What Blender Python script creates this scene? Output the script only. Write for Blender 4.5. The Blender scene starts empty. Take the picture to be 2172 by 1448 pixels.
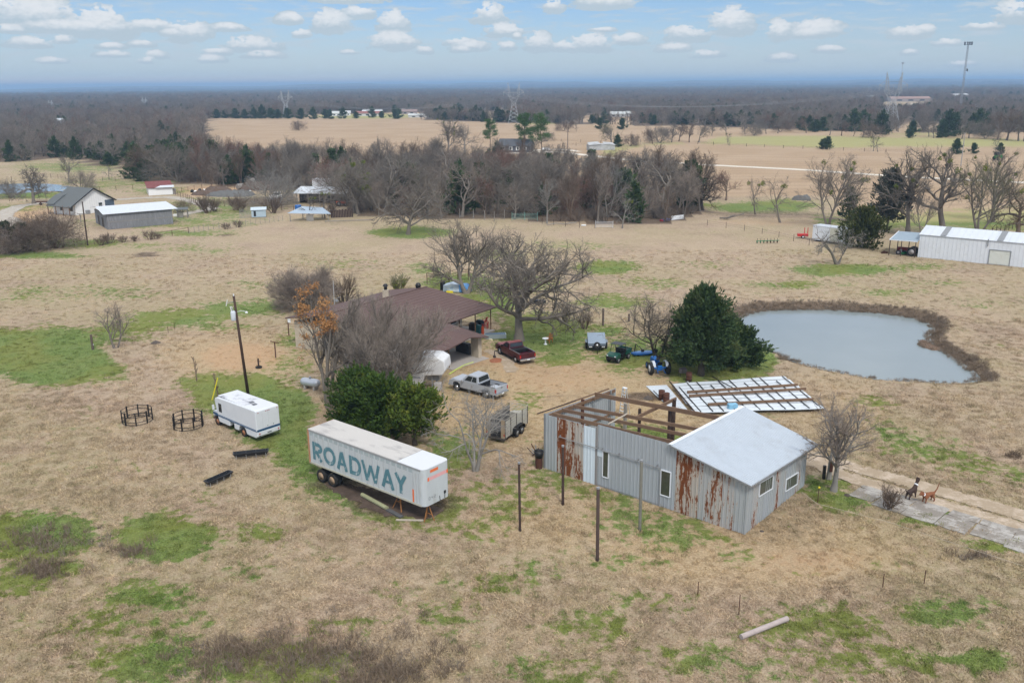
import bpy, math, random
HAZE = .00020
import numpy as np
from mathutils import Vector, Matrix
R = math.radians
rng = np.random.default_rng(7)
random.seed(7)
sc = bpy.context.scene
C = sc.collection
# ---------------------------------------------------------------- camera
CAM_H = 29.0; F_PX = 1900.0; PITCH = math.atan(545 / F_PX); ROLL = R(0.42)
_fw = np.array([0, math.cos(PITCH), -math.sin(PITCH)])
_u0 = np.array([0, math.sin(PITCH), math.cos(PITCH)]); _r0 = np.array([1., 0, 0])
_ri = _r0 * math.cos(ROLL) - _u0 * math.sin(ROLL)
_up = _u0 * math.cos(ROLL) + _r0 * math.sin(ROLL)
cam_d = bpy.data.cameras.new('camera'); cam = bpy.data.objects.new('camera', cam_d); C.objects.link(cam)
cam_d.sensor_width = 36; cam_d.lens = F_PX / 2172 * 36; cam_d.clip_start = 0.5; cam_d.clip_end = 40000
m = Matrix((( _ri[0], _up[0], -_fw[0], 0), (_ri[1], _up[1], -_fw[1], 0), (_ri[2], _up[2], -_fw[2], CAM_H), (0, 0, 0, 1)))
cam.matrix_world = m
sc.camera = cam

def gxy(u, v, z=0.):
    """world x, y of the point at height z that stands at photo position (u, v)"""
    u = np.asarray(u, float); v = np.asarray(v, float)
    d = _fw + np.multiply.outer((u - 1086) / F_PX, _ri) - np.multiply.outer((v - 724) / F_PX, _up)
    t = (z - CAM_H) / d[..., 2]
    return d[..., :2] * t[..., None]
def P(u, v, z=0.):
    x, y = gxy(u, v, z); return Vector((float(x), float(y), z))
def project(x, y, z=0.):
    w = np.stack([x, y, np.broadcast_to(z - CAM_H, np.shape(x))], -1)
    dd = w @ _fw
    return 1086 + F_PX * (w @ _ri) / dd, 724 - F_PX * (w @ _up) / dd
def heading(a, b):
    return math.atan2(b[1] - a[1], b[0] - a[0])

# ---------------------------------------------------------------- world
SUN_EL, SUN_AZ = R(50), R(165)       # azimuth clockwise from +Y (behind the camera)
wd = bpy.data.worlds.new('World'); sc.world = wd; wd.use_nodes = True
nt = wd.node_tree; nt.nodes.clear()

class N:
    """tiny node-building helper"""
    def __init__(s, tree): s.t = tree
    def new(s, typ, **kw):
        n = s.t.nodes.new(typ)
        for k, v in kw.items(): setattr(n, k, v)
        return n
    def put(s, sock, val):
        if val is None: return
        if hasattr(val, 'is_output') or isinstance(val, bpy.types.NodeSocket): s.t.links.new(val, sock)
        else:
            if isinstance(val, (tuple, list)) and len(val) == 3 and sock.type == 'RGBA': val = (*val, 1)
            sock.default_value = val
    def math(s, op, a, b=None, c=None, clamp=False):
        n = s.new('ShaderNodeMath', operation=op, use_clamp=clamp)
        s.put(n.inputs[0], a); s.put(n.inputs[1], b); s.put(n.inputs[2], c)
        return n.outputs[0]
    def vmath(s, op, a, b=None):
        n = s.new('ShaderNodeVectorMath', operation=op); s.put(n.inputs[0], a); s.put(n.inputs[1], b)
        return n.outputs[0] if op not in ('DOT_PRODUCT', 'LENGTH', 'DISTANCE') else n.outputs['Value']
    def noise(s, vec, scale, detail=4, rough=.55, out=0, dist=0.):
        n = s.new('ShaderNodeTexNoise'); s.put(n.inputs['Vector'], vec)
        n.inputs['Scale'].default_value = scale; n.inputs['Detail'].default_value = detail
        n.inputs['Roughness'].default_value = rough; n.inputs['Distortion'].default_value = dist
        return n.outputs[out]
    def step(s, v, a, b, lo=0., hi=1.):
        n = s.new('ShaderNodeMapRange', interpolation_type='SMOOTHSTEP')
        s.put(n.inputs['Value'], v); s.put(n.inputs['From Min'], a); s.put(n.inputs['From Max'], b)
        n.inputs['To Min'].default_value = lo; n.inputs['To Max'].default_value = hi
        return n.outputs[0]
    def mix(s, f, a, b, blend='MIX'):
        n = s.new('ShaderNodeMix', data_type='RGBA', blend_type=blend)
        s.put(n.inputs[0], f); s.put(n.inputs[6], a); s.put(n.inputs[7], b)
        return n.outputs[2]
    def scalev(s, vec, sx, sy, sz):
        n = s.new('ShaderNodeMapping'); s.put(n.inputs['Vector'], vec); n.inputs['Scale'].default_value = (sx, sy, sz)
        return n.outputs[0]

w = N(nt)
out = w.new('ShaderNodeOutputWorld'); bg = w.new('ShaderNodeBackground')
nt.links.new(bg.outputs[0], out.inputs[0])
sky = w.new('ShaderNodeTexSky', sky_type='NISHITA'); sky.sun_disc = False
sky.sun_elevation = SUN_EL; sky.sun_rotation = SUN_AZ; sky.altitude = 60; sky.air_density = 1.0; sky.dust_density = 0.0; sky.ozone_density = 2.5
tc = w.new('ShaderNodeTexCoord').outputs['Generated']
dirv = w.vmath('NORMALIZE', tc)
sep = w.new('ShaderNodeSeparateXYZ'); w.put(sep.inputs[0], dirv)
az = w.math('ARCTAN2', sep.outputs[0], sep.outputs[1])
el = w.math('ARCSINE', sep.outputs[2])
azd = w.math('MULTIPLY', az, 57.29578); eld = w.math('MULTIPLY', el, 57.29578)
comb = w.new('ShaderNodeCombineXYZ'); w.put(comb.inputs[0], azd); w.put(comb.inputs[1], w.math('MULTIPLY', eld, 1.7)); w.put(comb.inputs[2], 0.)
sv = comb.outputs[0]
puff = w.noise(sv, .62, 9, .6)          # lumps of the cumulus heads
puff2 = w.noise(sv, 2.4, 6, .6)
# cumulus heads of the photograph: photo x, y of the flat base centre, half width, height
CUM = [(80,48,95,38),(20,30,60,36),(215,70,60,50),(170,66,130,24),(320,62,52,22),(405,82,60,32),(530,105,62,26),(618,48,30,26),(700,62,58,44),(760,36,44,26),(835,62,52,42),
 (835,100,56,26),(640,78,22,16),(1038,44,46,30),(1068,74,44,22),(1000,105,66,22),(1175,22,22,22),(1290,14,64,26),(1142,104,40,34),(1250,104,52,36),(1330,92,46,24),(1456,82,50,40),(1548,66,50,40),
 (1650,80,44,34),(1730,76,60,28),(1925,78,40,26),(2150,40,46,28),(2082,62,34,16),(1960,70,34,20),(1200,106,46,20),(900,112,26,14),(730,4,84,20),(66,98,46,20),(130,90,30,16),(300,98,34,14),(1760,110,36,14),(2010,96,34,16),(1430,108,40,14),(560,122,40,12),(240,120,50,12)]
acc = None; shade = None
random.seed(21)
for k in range(22): CUM.append((random.uniform(-40, 2210), random.uniform(60, 150), random.uniform(14, 46), random.uniform(8, 18)))
for (u, v, hw, hh) in CUM:
    ax = math.degrees(math.atan((u - 1086) / F_PX / 1.0)) * 1.0
    dcl = _fw + _ri * ((u - 1086) / F_PX) - _up * ((v - 724) / F_PX)
    a0 = math.degrees(math.atan2(dcl[0], dcl[1])); e0 = math.degrees(math.asin(dcl[2] / np.linalg.norm(dcl)))
    wa = math.degrees(hw / F_PX) * (.8 + .55 * random.random()); ha = math.degrees(hh / F_PX) * (.85 + .5 * random.random())
    dx = w.math('DIVIDE', w.math('SUBTRACT', azd, a0), wa)
    dy = w.math('DIVIDE', w.math('SUBTRACT', eld, e0), ha)
    # the base is flat: below it the cloud ends four times as fast
    dyb = w.math('MAXIMUM', dy, w.math('MULTIPLY', dy, -3.2))
    r2 = w.math('MULTIPLY_ADD', dyb, dyb, w.math('MULTIPLY', dx, dx))
    b = w.math('MAXIMUM', w.math('SUBTRACT', 1.0, r2), 0.)
    hgt = w.math('MULTIPLY', b, w.math('MINIMUM', w.math('MAXIMUM', dy, 0.), 1.))
    acc = b if acc is None else w.math('MAXIMUM', acc, b)
    shade = hgt if shade is None else w.math('MAXIMUM', shade, hgt)
dens = w.math('ADD', w.math('MULTIPLY', acc, 1.15), w.math('MULTIPLY', w.math('SUBTRACT', puff, .5), 3.6))
dens = w.math('ADD', dens, w.math('MULTIPLY', w.math('SUBTRACT', puff2, .5), 1.5))
cum = w.math('MULTIPLY', w.step(dens, .20, .50), w.step(acc, .0, .08))
lit = w.step(w.math('ADD', shade, w.math('MULTIPLY', w.math('SUBTRACT', puff2, .5), .55)), .02, .42)
# pale veil between the heads, everywhere above the horizon
veil = w.noise(w.scalev(dirv, 1, 1, 5.), 2.2, 6, .6)
veilm = w.step(veil, .40, .78, 0., .5)
stk = w.noise(w.scalev(sv, .55, 1.9, 1), .8, 7, .62); stkm = w.math('MULTIPLY', w.step(stk, .47, .68, 0., .8), w.step(eld, .6, 2.0))
# broken deck overhead (above the frame)
div = w.new('ShaderNodeVectorMath', operation='DIVIDE'); w.put(div.inputs[0], dirv)
zz = w.math('MAXIMUM', w.math('ADD', sep.outputs[2], .12), .05)
cz = w.new('ShaderNodeCombineXYZ'); [w.put(cz.inputs[i], zz) for i in range(3)]
w.put(div.inputs[1], cz.outputs[0])
deckn = w.noise(div.outputs[0], 1.1, 7, .6)
deck = w.math('MULTIPLY', w.step(deckn, .30, .60), w.step(eld, 6., 26.))
skyc = w.mix(1.0, sky.outputs[0], (.39, .49, .67), 'MULTIPLY')
skyc = w.mix(w.step(eld, -.5, 5., .85, .05), skyc, (3.7, 4.15, 4.45))      # thicker air near the horizon
cloud_lit = (5.5, 5.6, 5.7); cloud_base = (3.35, 3.95, 4.4)
cl = w.mix(lit, cloud_base, cloud_lit)
c1 = w.mix(veilm, skyc, (3.2, 3.95, 4.5))
warm = w.math('MULTIPLY', w.step(eld, .75, .15), w.step(azd, 2., -14.)); c1b = w.mix(w.math('MULTIPLY', warm, .8), w.mix(stkm, c1, (3.7, 4.25, 4.7)), (5.6, 4.8, 4.3))
c2 = w.mix(w.math('MULTIPLY', cum, .9), c1b, cl)
# below 6 degrees the sky with its cumulus heads, above it the same sky running into the broken deck
high = w.mix(deck, c1, (9.2, 9.4, 9.7))
bg2 = w.new('ShaderNodeBackground'); mx = w.new('ShaderNodeMixShader')
nt.links.new(c2, bg.inputs[0]); bg.inputs[1].default_value = 0.10; nt.links.new(high, bg2.inputs[0]); bg2.inputs[1].default_value = 0.10
nt.links.new(w.math('GREATER_THAN', eld, 6.0), mx.inputs[0]); nt.links.new(bg.outputs[0], mx.inputs[1]); nt.links.new(bg2.outputs[0], mx.inputs[2]); nt.links.new(mx.outputs[0], out.inputs[0])
# sun
sd = bpy.data.lights.new('sun', 'SUN'); so = bpy.data.objects.new('sun', sd); C.objects.link(so)
sd.energy = 1.6; sd.angle = R(11); sd.color = (1, .955, .9)
sdir = Vector((math.sin(SUN_AZ) * math.cos(SUN_EL), math.cos(SUN_AZ) * math.cos(SUN_EL), math.sin(SUN_EL)))
so.rotation_euler = sdir.to_track_quat('Z', 'Y').to_euler(); so.location = (0, 0, 60)
sc.view_settings.view_transform = 'Standard'; sc.view_settings.look = 'None'
sc.view_settings.exposure = 0.62; sc.view_settings.gamma = 1; sc.view_settings.use_curve_mapping = False
sc.render.engine = 'CYCLES'
sc.cycles.max_bounces = 6; sc.cycles.diffuse_bounces = 2; sc.cycles.glossy_bounces = 2; sc.cycles.transmission_bounces = 3; sc.cycles.transparent_max_bounces = 6; sc.cycles.volume_bounces = 0
sc.cycles.use_denoising = True; sc.cycles.use_adaptive_sampling = True; sc.cycles.adaptive_threshold = .02

# ---------------------------------------------------------------- materials
MATS = {}
def mat(name, col, rough=.7, var=.15, scale=2., metal=0., dirt=None, dirt_amt=.0, dirt_scale=1.5, bump=0., bscale=20., stretch=(1, 1, 1), spec=.35, objvar=0.):
    if name in MATS: return MATS[name]
    ma = bpy.data.materials.new(name); ma.use_nodes = True
    b = ma.node_tree.nodes['Principled BSDF']; n = N(ma.node_tree)
    co = n.vmath('ADD', n.new('ShaderNodeTexCoord').outputs['Object'], n.vmath('MULTIPLY', n.new('ShaderNodeObjectInfo').outputs['Location'], (1.7, 1.1, .9)))
    co = n.scalev(co, *stretch)
    c = n.mix(n.noise(co, scale, 5), tuple(x * (1 - var) for x in col), tuple(min(1, x * (1 + var)) for x in col))
    if dirt: c = n.mix(n.math('MULTIPLY', n.step(n.noise(co, dirt_scale, 6, .65), .5, .75), dirt_amt), c, dirt)
    if objvar:
        oi = n.new('ShaderNodeObjectInfo').outputs['Random']
        c = n.mix(n.math('MULTIPLY', oi, objvar), c, tuple(x * .45 for x in col))
    n.put(b.inputs['Base Color'], c)
    b.inputs['Roughness'].default_value = rough; b.inputs['Metallic'].default_value = metal
    b.inputs['Specular IOR Level'].default_value = spec
    if bump:
        bp = n.new('ShaderNodeBump'); n.put(bp.inputs['Height'], n.noise(co, bscale, 4)); bp.inputs['Strength'].default_value = bump; bp.inputs['Distance'].default_value = .02
        n.put(b.inputs['Normal'], bp.outputs[0])
    MATS[name] = ma; return ma
def rusty(name, base, amt, rust=(.25, .075, .02), sx=2.2, sz=.38, seed=0., dark=(.10, .035, .015), col_amt=.0):
    """weathered sheet metal: streaks of rust that run down the sheet"""
    if name in MATS: return MATS[name]
    ma = bpy.data.materials.new(name); ma.use_nodes = True
    b = ma.node_tree.nodes['Principled BSDF']; n = N(ma.node_tree)
    co = n.vmath('ADD', n.vmath('ADD', n.new('ShaderNodeTexCoord').outputs['Object'], (seed, seed * 1.7, seed * .3)), n.vmath('MULTIPLY', n.new('ShaderNodeObjectInfo').outputs['Location'], (1.9, 1.3, .7)))
    st = n.scalev(co, sx, sx, sz)
    big = n.noise(st, 1.0, 6, .68)
    fine = n.noise(n.scalev(co, 5, 5, 2.2), 1.6, 6, .7)
    v = n.math('ADD', n.math('MULTIPLY', big, .72), n.math('MULTIPLY', fine, .28))
    th = .62 - amt * .2
    msk = n.step(v, th, th + .035); halo = n.step(v, th - .06, th + .03)
    g = n.mix(n.noise(n.scalev(co, 4, 4, .25), 1., 4), tuple(x * .86 for x in base), tuple(x * 1.1 for x in base))
    c = n.mix(n.math('MULTIPLY', halo, .45), g, (.50, .36, .24))
    rc = n.mix(n.noise(co, 6., 4), rust, dark)
    c = n.mix(msk, c, rc)
    n.put(b.inputs['Base Color'], c); n.put(b.inputs['Roughness'], n.math('MULTIPLY_ADD', msk, .35, .42))
    n.put(b.inputs['Metallic'], n.math('MULTIPLY_ADD', msk, -.15, .15))
    b.inputs['Specular IOR Level'].default_value = .3
    MATS[name] = ma; return ma
def glass(name='window_glass', col=(.03, .035, .035), rough=.08):
    if name in MATS: return MATS[name]
    ma = mat(name, col, rough, .1, 1., spec=.6); return ma

# ---------------------------------------------------------------- mesh building
def arr_mesh(name, V, Fq, smooth=False):
    """V (n,3) float, Fq (m,4) or (m,3) int"""
    me = bpy.data.meshes.new(name); V = np.asarray(V, np.float32); Fq = np.asarray(Fq, np.int32)
    k = Fq.shape[1]
    me.vertices.add(len(V)); me.vertices.foreach_set('co', V.ravel())
    me.loops.add(Fq.size); me.loops.foreach_set('vertex_index', Fq.ravel())
    me.polygons.add(len(Fq)); me.polygons.foreach_set('loop_start', np.arange(0, Fq.size, k, dtype=np.int32))
    if smooth: me.polygons.foreach_set('use_smooth', np.ones(len(Fq), bool))
    me.update(); me.validate(); return me
class MB:
    def __init__(s): s.v = []; s.f = []
    def add(s, vs, fs, M=None):
        o = len(s.v)
        for p in vs:
            p = Vector(p); s.v.append(tuple(M @ p) if M is not None else tuple(p))
        s.f += [tuple(i + o for i in f) for f in fs]; return s
    def box(s, x0, x1, y0, y1, z0, z1, M=None):
        vs = [(x, y, z) for z in (z0, z1) for y in (y0, y1) for x in (x0, x1)]
        return s.add(vs, [(0, 2, 3, 1), (4, 5, 7, 6), (0, 1, 5, 4), (2, 6, 7, 3), (0, 4, 6, 2), (1, 3, 7, 5)], M)
    def prism(s, pts, z0, z1, M=None):           # outline in x, y
        n = len(pts); vs = [(x, y, z0) for x, y in pts] + [(x, y, z1) for x, y in pts]
        return s.add(vs, [tuple(range(n))[::-1], tuple(range(n, 2 * n))] + [(i, (i + 1) % n, n + (i + 1) % n, n + i) for i in range(n)], M)
    def side(s, pts, y0, y1, M=None, y0f=None):   # outline in x, z, extruded across y
        n = len(pts); vs = [(x, y0, z) for x, z in pts] + [(x, y1, z) for x, z in pts]
        return s.add(vs, [tuple(range(n)), tuple(range(n, 2 * n))[::-1]] + [((i + 1) % n, i, n + i, n + (i + 1) % n) for i in range(n)], M)
    def quad(s, *p, M=None): return s.add(p, [tuple(range(len(p)))], M)
    def slab(s, pts3, th, M=None):               # thick polygon, thickness downwards along its normal
        pts = [Vector(p) for p in pts3]; nrm = (pts[1] - pts[0]).cross(pts[2] - pts[0]).normalized()
        if nrm.z < 0: nrm = -nrm; pts = pts[::-1]
        n = len(pts); vs = [tuple(p) for p in pts] + [tuple(p - nrm * th) for p in pts]
        return s.add(vs, [tuple(range(n)), tuple(range(n, 2 * n))[::-1]] + [((i + 1) % n, i, n + i, n + (i + 1) % n) for i in range(n)], M)
    def tube(s, a, b, r0, r1=None, n=6, M=None):
        a = Vector(a); b = Vector(b); r1 = r0 if r1 is None else r1
        d = (b - a).normalized(); e = d.orthogonal().normalized(); g = d.cross(e)
        vs = []
        for p, r in ((a, r0), (b, r1)):
            for i in range(n):
                t = 2 * math.pi * i / n; vs.append(tuple(p + e * (r * math.cos(t)) + g * (r * math.sin(t))))
        return s.add(vs, [(i, (i + 1) % n, n + (i + 1) % n, n + i) for i in range(n)] + [tuple(range(n))[::-1], tuple(range(n, 2 * n))], M)
    def beam(s, a, b, w, h, M=None):             # rectangular timber, h vertical
        a = Vector(a); b = Vector(b); d = (b - a).normalized(); sx = d.cross(Vector((0, 0, 1)))
        sx = sx.normalized() if sx.length > 1e-4 else Vector((1, 0, 0)); up = sx.cross(d)
        vs = [tuple(p + sx * (i * w / 2) + up * (j * h / 2)) for p in (a, b) for i, j in ((-1, -1), (1, -1), (1, 1), (-1, 1))]
        return s.add(vs, [(0, 1, 2, 3), (7, 6, 5, 4)] + [(i, 4 + i, 4 + (i + 1) % 4, (i + 1) % 4) for i in range(4)], M)
    def path(s, pts, r, n=6, M=None):
        for a, b in zip(pts, pts[1:]): s.tube(a, b, r, None, n, M)
        return s
    def lathe(s, prof, n=16, M=None):            # prof (r, z), around z
        vs = []; 
        for r, z in prof:
            for i in range(n):
                t = 2 * math.pi * i / n; vs.append((r * math.cos(t), r * math.sin(t), z))
        fs = [(k * n + i, k * n + (i + 1) % n, (k + 1) * n + (i + 1) % n, (k + 1) * n + i) for k in range(len(prof) - 1) for i in range(n)]
        if prof[0][0] > 1e-4: fs.append(tuple(range(n))[::-1])
        if prof[-1][0] > 1e-4: fs.append(tuple(range((len(prof) - 1) * n, len(prof) * n)))
        return s.add(vs, fs, M)
    def build(s, name, ma, parent=None, loc=None, rz=0., smooth=False, bevel=0.):
        me = bpy.data.meshes.new(name); me.from_pydata(s.v, [], s.f); me.update()
        if smooth: me.polygons.foreach_set('use_smooth', [True] * len(me.polygons))
        return link(name, me, ma, parent, loc, rz, bevel)
def link(name, me, ma, parent=None, loc=None, rz=0., bevel=0.):
    o = bpy.data.objects.new(name, me)
    if ma is not None:
        for a in (ma if isinstance(ma, (list, tuple)) else [ma]): me.materials.append(a)
    C.objects.link(o)
    if parent is not None: o.parent = parent
    if loc is not None: o.location = loc
    o.rotation_euler = (0, 0, rz)
    if bevel:
        b = o.modifiers.new('bevel', 'BEVEL'); b.width = bevel; b.segments = 2; b.limit_method = 'ANGLE'; b.angle_limit = R(35)
    return o
def tag(o, label, cat, group=None, kind=None):
    if label: o['label'] = label
    if cat: o['category'] = cat
    if group: o['group'] = group
    if kind: o['kind'] = kind
    return o
def thing(name, label, cat, loc=(0, 0, 0), rz=0., group=None, rx=0., ry=0.):
    o = bpy.data.objects.new(name, None); C.objects.link(o); o.empty_display_size = .3
    o.location = loc; o.rotation_euler = (rx, ry, rz); return tag(o, label, cat, group)
def struct(o): o['kind'] = 'structure'; return o
def dup(o, parent=None, loc=None, rz=None, label=None, scale=None, mats=None):
    c = o.copy(); C.objects.link(c)
    if parent is not None: c.parent = parent
    if loc is not None: c.location = loc
    if rz is not None: c.rotation_euler[2] = rz
    if scale is not None: c.scale = scale
    if label: c['label'] = label
    for ch in [x for x in CH.get(o.name, o.children)]: dup(ch, c)
    return c
CH = {}
def RotZ(a, loc=(0, 0, 0)): return Matrix.Translation(loc) @ Matrix.Rotation(a, 4, 'Z')
def RX(a, loc=(0, 0, 0)): return Matrix.Translation(loc) @ Matrix.Rotation(a, 4, 'X')
wd.cycles.sampling_method = 'MANUAL'; wd.cycles.sample_map_resolution = 256
# ================================================================ terrain
def in_poly(poly, u, v):
    p = np.asarray(poly, float); u = np.asarray(u, float); v = np.asarray(v, float); r = np.zeros(u.shape, bool); j = len(p) - 1
    for i in range(len(p)):
        xi, yi = p[i]; xj, yj = p[j]
        c = ((yi > v) != (yj > v)) & (u < (xj - xi) * (v - yi) / ((yj - yi) if yj != yi else 1e-9) + xi)
        r ^= c; j = i
    return r
def seg_dist(poly, x, y, closed=True):
    p = np.asarray(poly, float); q = np.roll(p, -1, 0) if closed else p[1:]; p = p if closed else p[:-1]
    d = np.full(np.shape(x), 1e9)
    for a, b in zip(p, q):
        ab = b - a; t = np.clip(((x - a[0]) * ab[0] + (y - a[1]) * ab[1]) / max(ab @ ab, 1e-9), 0, 1)
        d = np.minimum(d, np.hypot(x - a[0] - t * ab[0], y - a[1] - t * ab[1]))
    return d
def sstep(x, a, b):
    t = np.clip((x - a) / (b - a), 0, 1); return t * t * (3 - 2 * t)
def smooth_loop(p, n=2):
    p = np.asarray(p, float)
    for _ in range(n):
        q = np.roll(p, -1, 0); p = np.stack([p * .75 + q * .25, p * .25 + q * .75], 1).reshape(-1, 2)
    return p
POND_Z = -0.45
POND = smooth_loop(gxy(*np.array([(1560,674),(1600,660),(1660,656),(1740,656),(1820,660),(1900,668),(1946,675),(1978,690),(1984,702),(1968,714),(1981,730),(2003,746),(2030,763),(2060,783),(2079,800),(2074,808),(2040,813),(1990,812),(1930,808),(1870,806),(1830,800),(1760,787),(1710,775),(1650,755),(1620,746),(1585,735),(1556,722),(1545,697)]).T, POND_Z))
POND2 = smooth_loop(gxy(*np.array([(-60,396),(0,391),(60,389),(112,390),(160,397),(175,403),(150,407),(110,405),(60,409),(0,413),(-60,415)]).T, POND_Z))

# forest in photo coordinates: everything but the open ground
OPEN = [[(430,252),(760,251),(1090,261),(1480,268),(1800,279),(2400,283),(2400,520),(430,520)],
 [(-900,356),(0,347),(60,340),(130,333),(200,345),(262,362),(430,372),(430,1600),(-900,1600)],
 [(400,470),(2600,470),(2600,1700),(400,1700)],
 [(118,268),(200,266),(238,274),(200,281),(130,280)], [(40,221),(170,219),(175,223),(40,224)],
 [(1835,226),(1895,213),(1990,214),(2010,222),(1950,238),(1885,243)], [(2015,208),(2300,204),(2300,213),(2010,214)],
 [(655,243),(900,239),(905,254),(650,254)], [(960,238),(1080,236),(1085,258),(960,252)], [(1900,262),(2000,258),(2010,272),(1905,280)], [(1230,247),(1345,246),(1340,262),(1235,262)]]
BELT = [(250,360),(300,384),(400,388),(500,396),(560,400),(640,404),(720,430),(760,456),(860,461),(1000,463),(1110,466),(1200,470),(1330,478),(1440,470),(1495,445),(1480,415),(1400,400),(1330,392),(1240,386),(1170,376),(1000,374),(850,368),(700,364),(560,362),(440,352),(360,340),(250,340)]
def is_forest(u, v):
    f = np.ones(np.shape(u), bool)
    for p in OPEN: f &= ~in_poly(p, u, v)
    return f | in_poly(BELT, u, v)
GREEN = [  # polygons or (u, v, ru, rv) ellipses in photo coordinates, strength
 ([(-60,702),(190,698),(205,735),(268,790),(230,803),(90,820),(-60,775)], .95), ([(200,690),(330,658),(520,636),(625,648),(560,668),(430,684),(270,718),(200,738)], .68),
 ([(380,808),(450,795),(560,798),(640,826),(668,870),(655,960),(700,1030),(830,1092),(900,1100),(870,1108),(760,1096),(630,1010),(560,950),(490,905),(430,862)], .88),
 ((960,960,60,50),.6), ((940,1075,50,24),.8), ((350,1142,100,46),.98), ((70,1140,135,52),.82), ((40,1230,70,40),.55), ((330,1265,90,40),.6), ((300,1330,170,50),.42), ((560,1130,60,25),.55), ((330,1400,150,50),.6), ((560,1410,230,60),.55), ((120,1200,60,25),.6),
 ((1720,1322,160,45),.52), ((2000,1295,110,35),.5), ((2085,1400,60,26),.7), ((1850,1400,210,45),.45), ((1260,1330,100,45),.45), ((1150,1430,160,40),.45), ((1480,1390,90,40),.42), ((1050,1240,120,30),.35),((700,1330,80,30),.3),
 ([(1170,1000),(1290,1040),(1450,1100),(1590,1150),(1500,1150),(1340,1090),(1180,1030)], .62), ((1080,1050,80,60),.4), ((1420,1130,120,40),.42),
 ((1745,1035,60,28),.65), ((1790,1060,70,22),.62), ([(1840,900),(1960,930),(2100,972),(2260,1020),(2260,1045),(2000,985),(1880,952)], .62), ((1980,1100,80,16),.55), ((2120,1150,80,22),.5),
 ([(1385,762),(1470,745),(1660,745),(1625,800),(1450,818)], .95), ((1150,705,110,42),.75), ((1040,640,80,34),.6), ((980,600,90,24),.62), ((1210,730,80,30),.5), ((1190,760,50,16),.7), ((1290,700,40,16),.55), ((1350,750,110,40),.55),
 ((870,493,84,12),.98), ((1285,566,70,15),.72), ((1300,640,80,18),.52), ((1050,540,60,20),.35), ((900,570,50,14),.4), ((1120,600,80,20),.45),
 ([(1470,436),(1560,432),(1660,424),(1740,432),(1690,448),(1560,450)], .95), ([(1720,455),(1900,450),(2172,440),(2300,470),(2172,492),(1900,488),(1740,478)], .6),
 ((1790,572,120,14),.68), ((1680,604,110,9),.5), ((1950,566,90,8),.45), ((1890,620,90,10),.3), ((160,516,110,9),.75), ((60,541,120,8),.75), ((400,495,120,8),.5),
 ((80,412,130,8),.9), ((30,440,80,8),.6), ((350,470,200,14),.45), ((460,440,130,24),.45), ((250,388,140,14),.4), ((340,405,60,8),.6), ((380,378,60,6),.7), ((640,395,60,12),.5), ((420,530,100,8),.4),((150,355,140,14),.45),
 ((1385,930,70,26),.75), ((1300,905,60,20),.4), ([(1488,303),(1530,292),(1700,289),(2260,299),(2260,309),(1900,309),(1750,312),(1600,306)], .95), ([(1275,325),(1300,312),(1400,302),(1450,303),(1360,309),(1318,318),(1300,330)], .8), ((1150,262,60,3),.5), ((150,273,60,5),.95), ((1960,285,80,5),.5),((780,247,110,5),.9),((1000,246,60,5),.6),
 ((1300,1100,90,30),.4),((560,860,50,60),.8),((640,720,60,30),.4),((700,690,50,26),.5),((1850,850,60,14),.35),((1990,770,50,10),.2), ((520,1215,70,20),.3), ((450,1060,50,20),.3), ((1000,1130,80,40),.38), ((1150,1200,90,30),.3), ((1330,1200,90,30),.28), ((1560,1180,60,20),.3), ((1640,1420,160,30),.4), ((960,1300,90,40),.36), ((1380,1280,90,40),.34), ((820,1250,60,20),.3), ((1880,1190,60,20),.25), ((230,620,160,16),.3), ((560,600,80,14),.25), ((300,520,200,8),.3), ((1380,600,90,14),.35), ((1200,520,120,10),.28), ((1500,560,70,10),.3), ((720,560,120,14),.25), ((860,640,60,20),.3), ((480,690,90,14),.35), ((620,780,60,30),.35), ((1120,850,40,24),.35), ((1600,900,60,20),.3), ((1850,780,90,12),.2), ((2080,640,90,14),.22), ((1980,600,90,8),.3),((1150,1000,60,30),.3),((60,620,60,20),.35)]
DIRT = [((515,757,95,34),.85), ((1180,800,160,40),.55), ((1720,1190,190,40),.5), ((1300,850,80,26),.5), ((1100,860,70,26),.4), ((570,800,60,24),.4), ((1010,760,50,22),.7), ((1080,775,60,20),.6), ((60,455,60,34),.8), ((450,405,100,14),.8), ((1450,845,50,12),.7),((1640,470,160,12),.5),((1760,500,80,16),.5),((850,1070,110,26),.75)]
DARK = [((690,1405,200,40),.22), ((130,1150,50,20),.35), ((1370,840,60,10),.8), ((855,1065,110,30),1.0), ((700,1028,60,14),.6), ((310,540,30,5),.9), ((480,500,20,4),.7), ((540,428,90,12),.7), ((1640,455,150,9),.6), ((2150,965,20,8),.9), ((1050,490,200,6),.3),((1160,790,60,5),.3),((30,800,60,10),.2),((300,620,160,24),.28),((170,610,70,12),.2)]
def ell(lst, u, v):
    r = np.zeros(np.shape(u))
    for s, k in lst:
        if isinstance(s, tuple):
            d = np.sqrt(((u - s[0]) / s[2]) ** 2 + ((v - s[1]) / s[3]) ** 2); val = k * (1 - sstep(d, .35, 1.6))
        else:
            ins = in_poly(s, u, v); d = seg_dist(s, u, v) / (6 + .05 * np.clip(v - 240, 0, 900)); val = k * np.where(ins, sstep(d, -.9, .9), 1 - sstep(d, -.9, .9)) 
        r = np.maximum(r, val)
    return r
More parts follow.
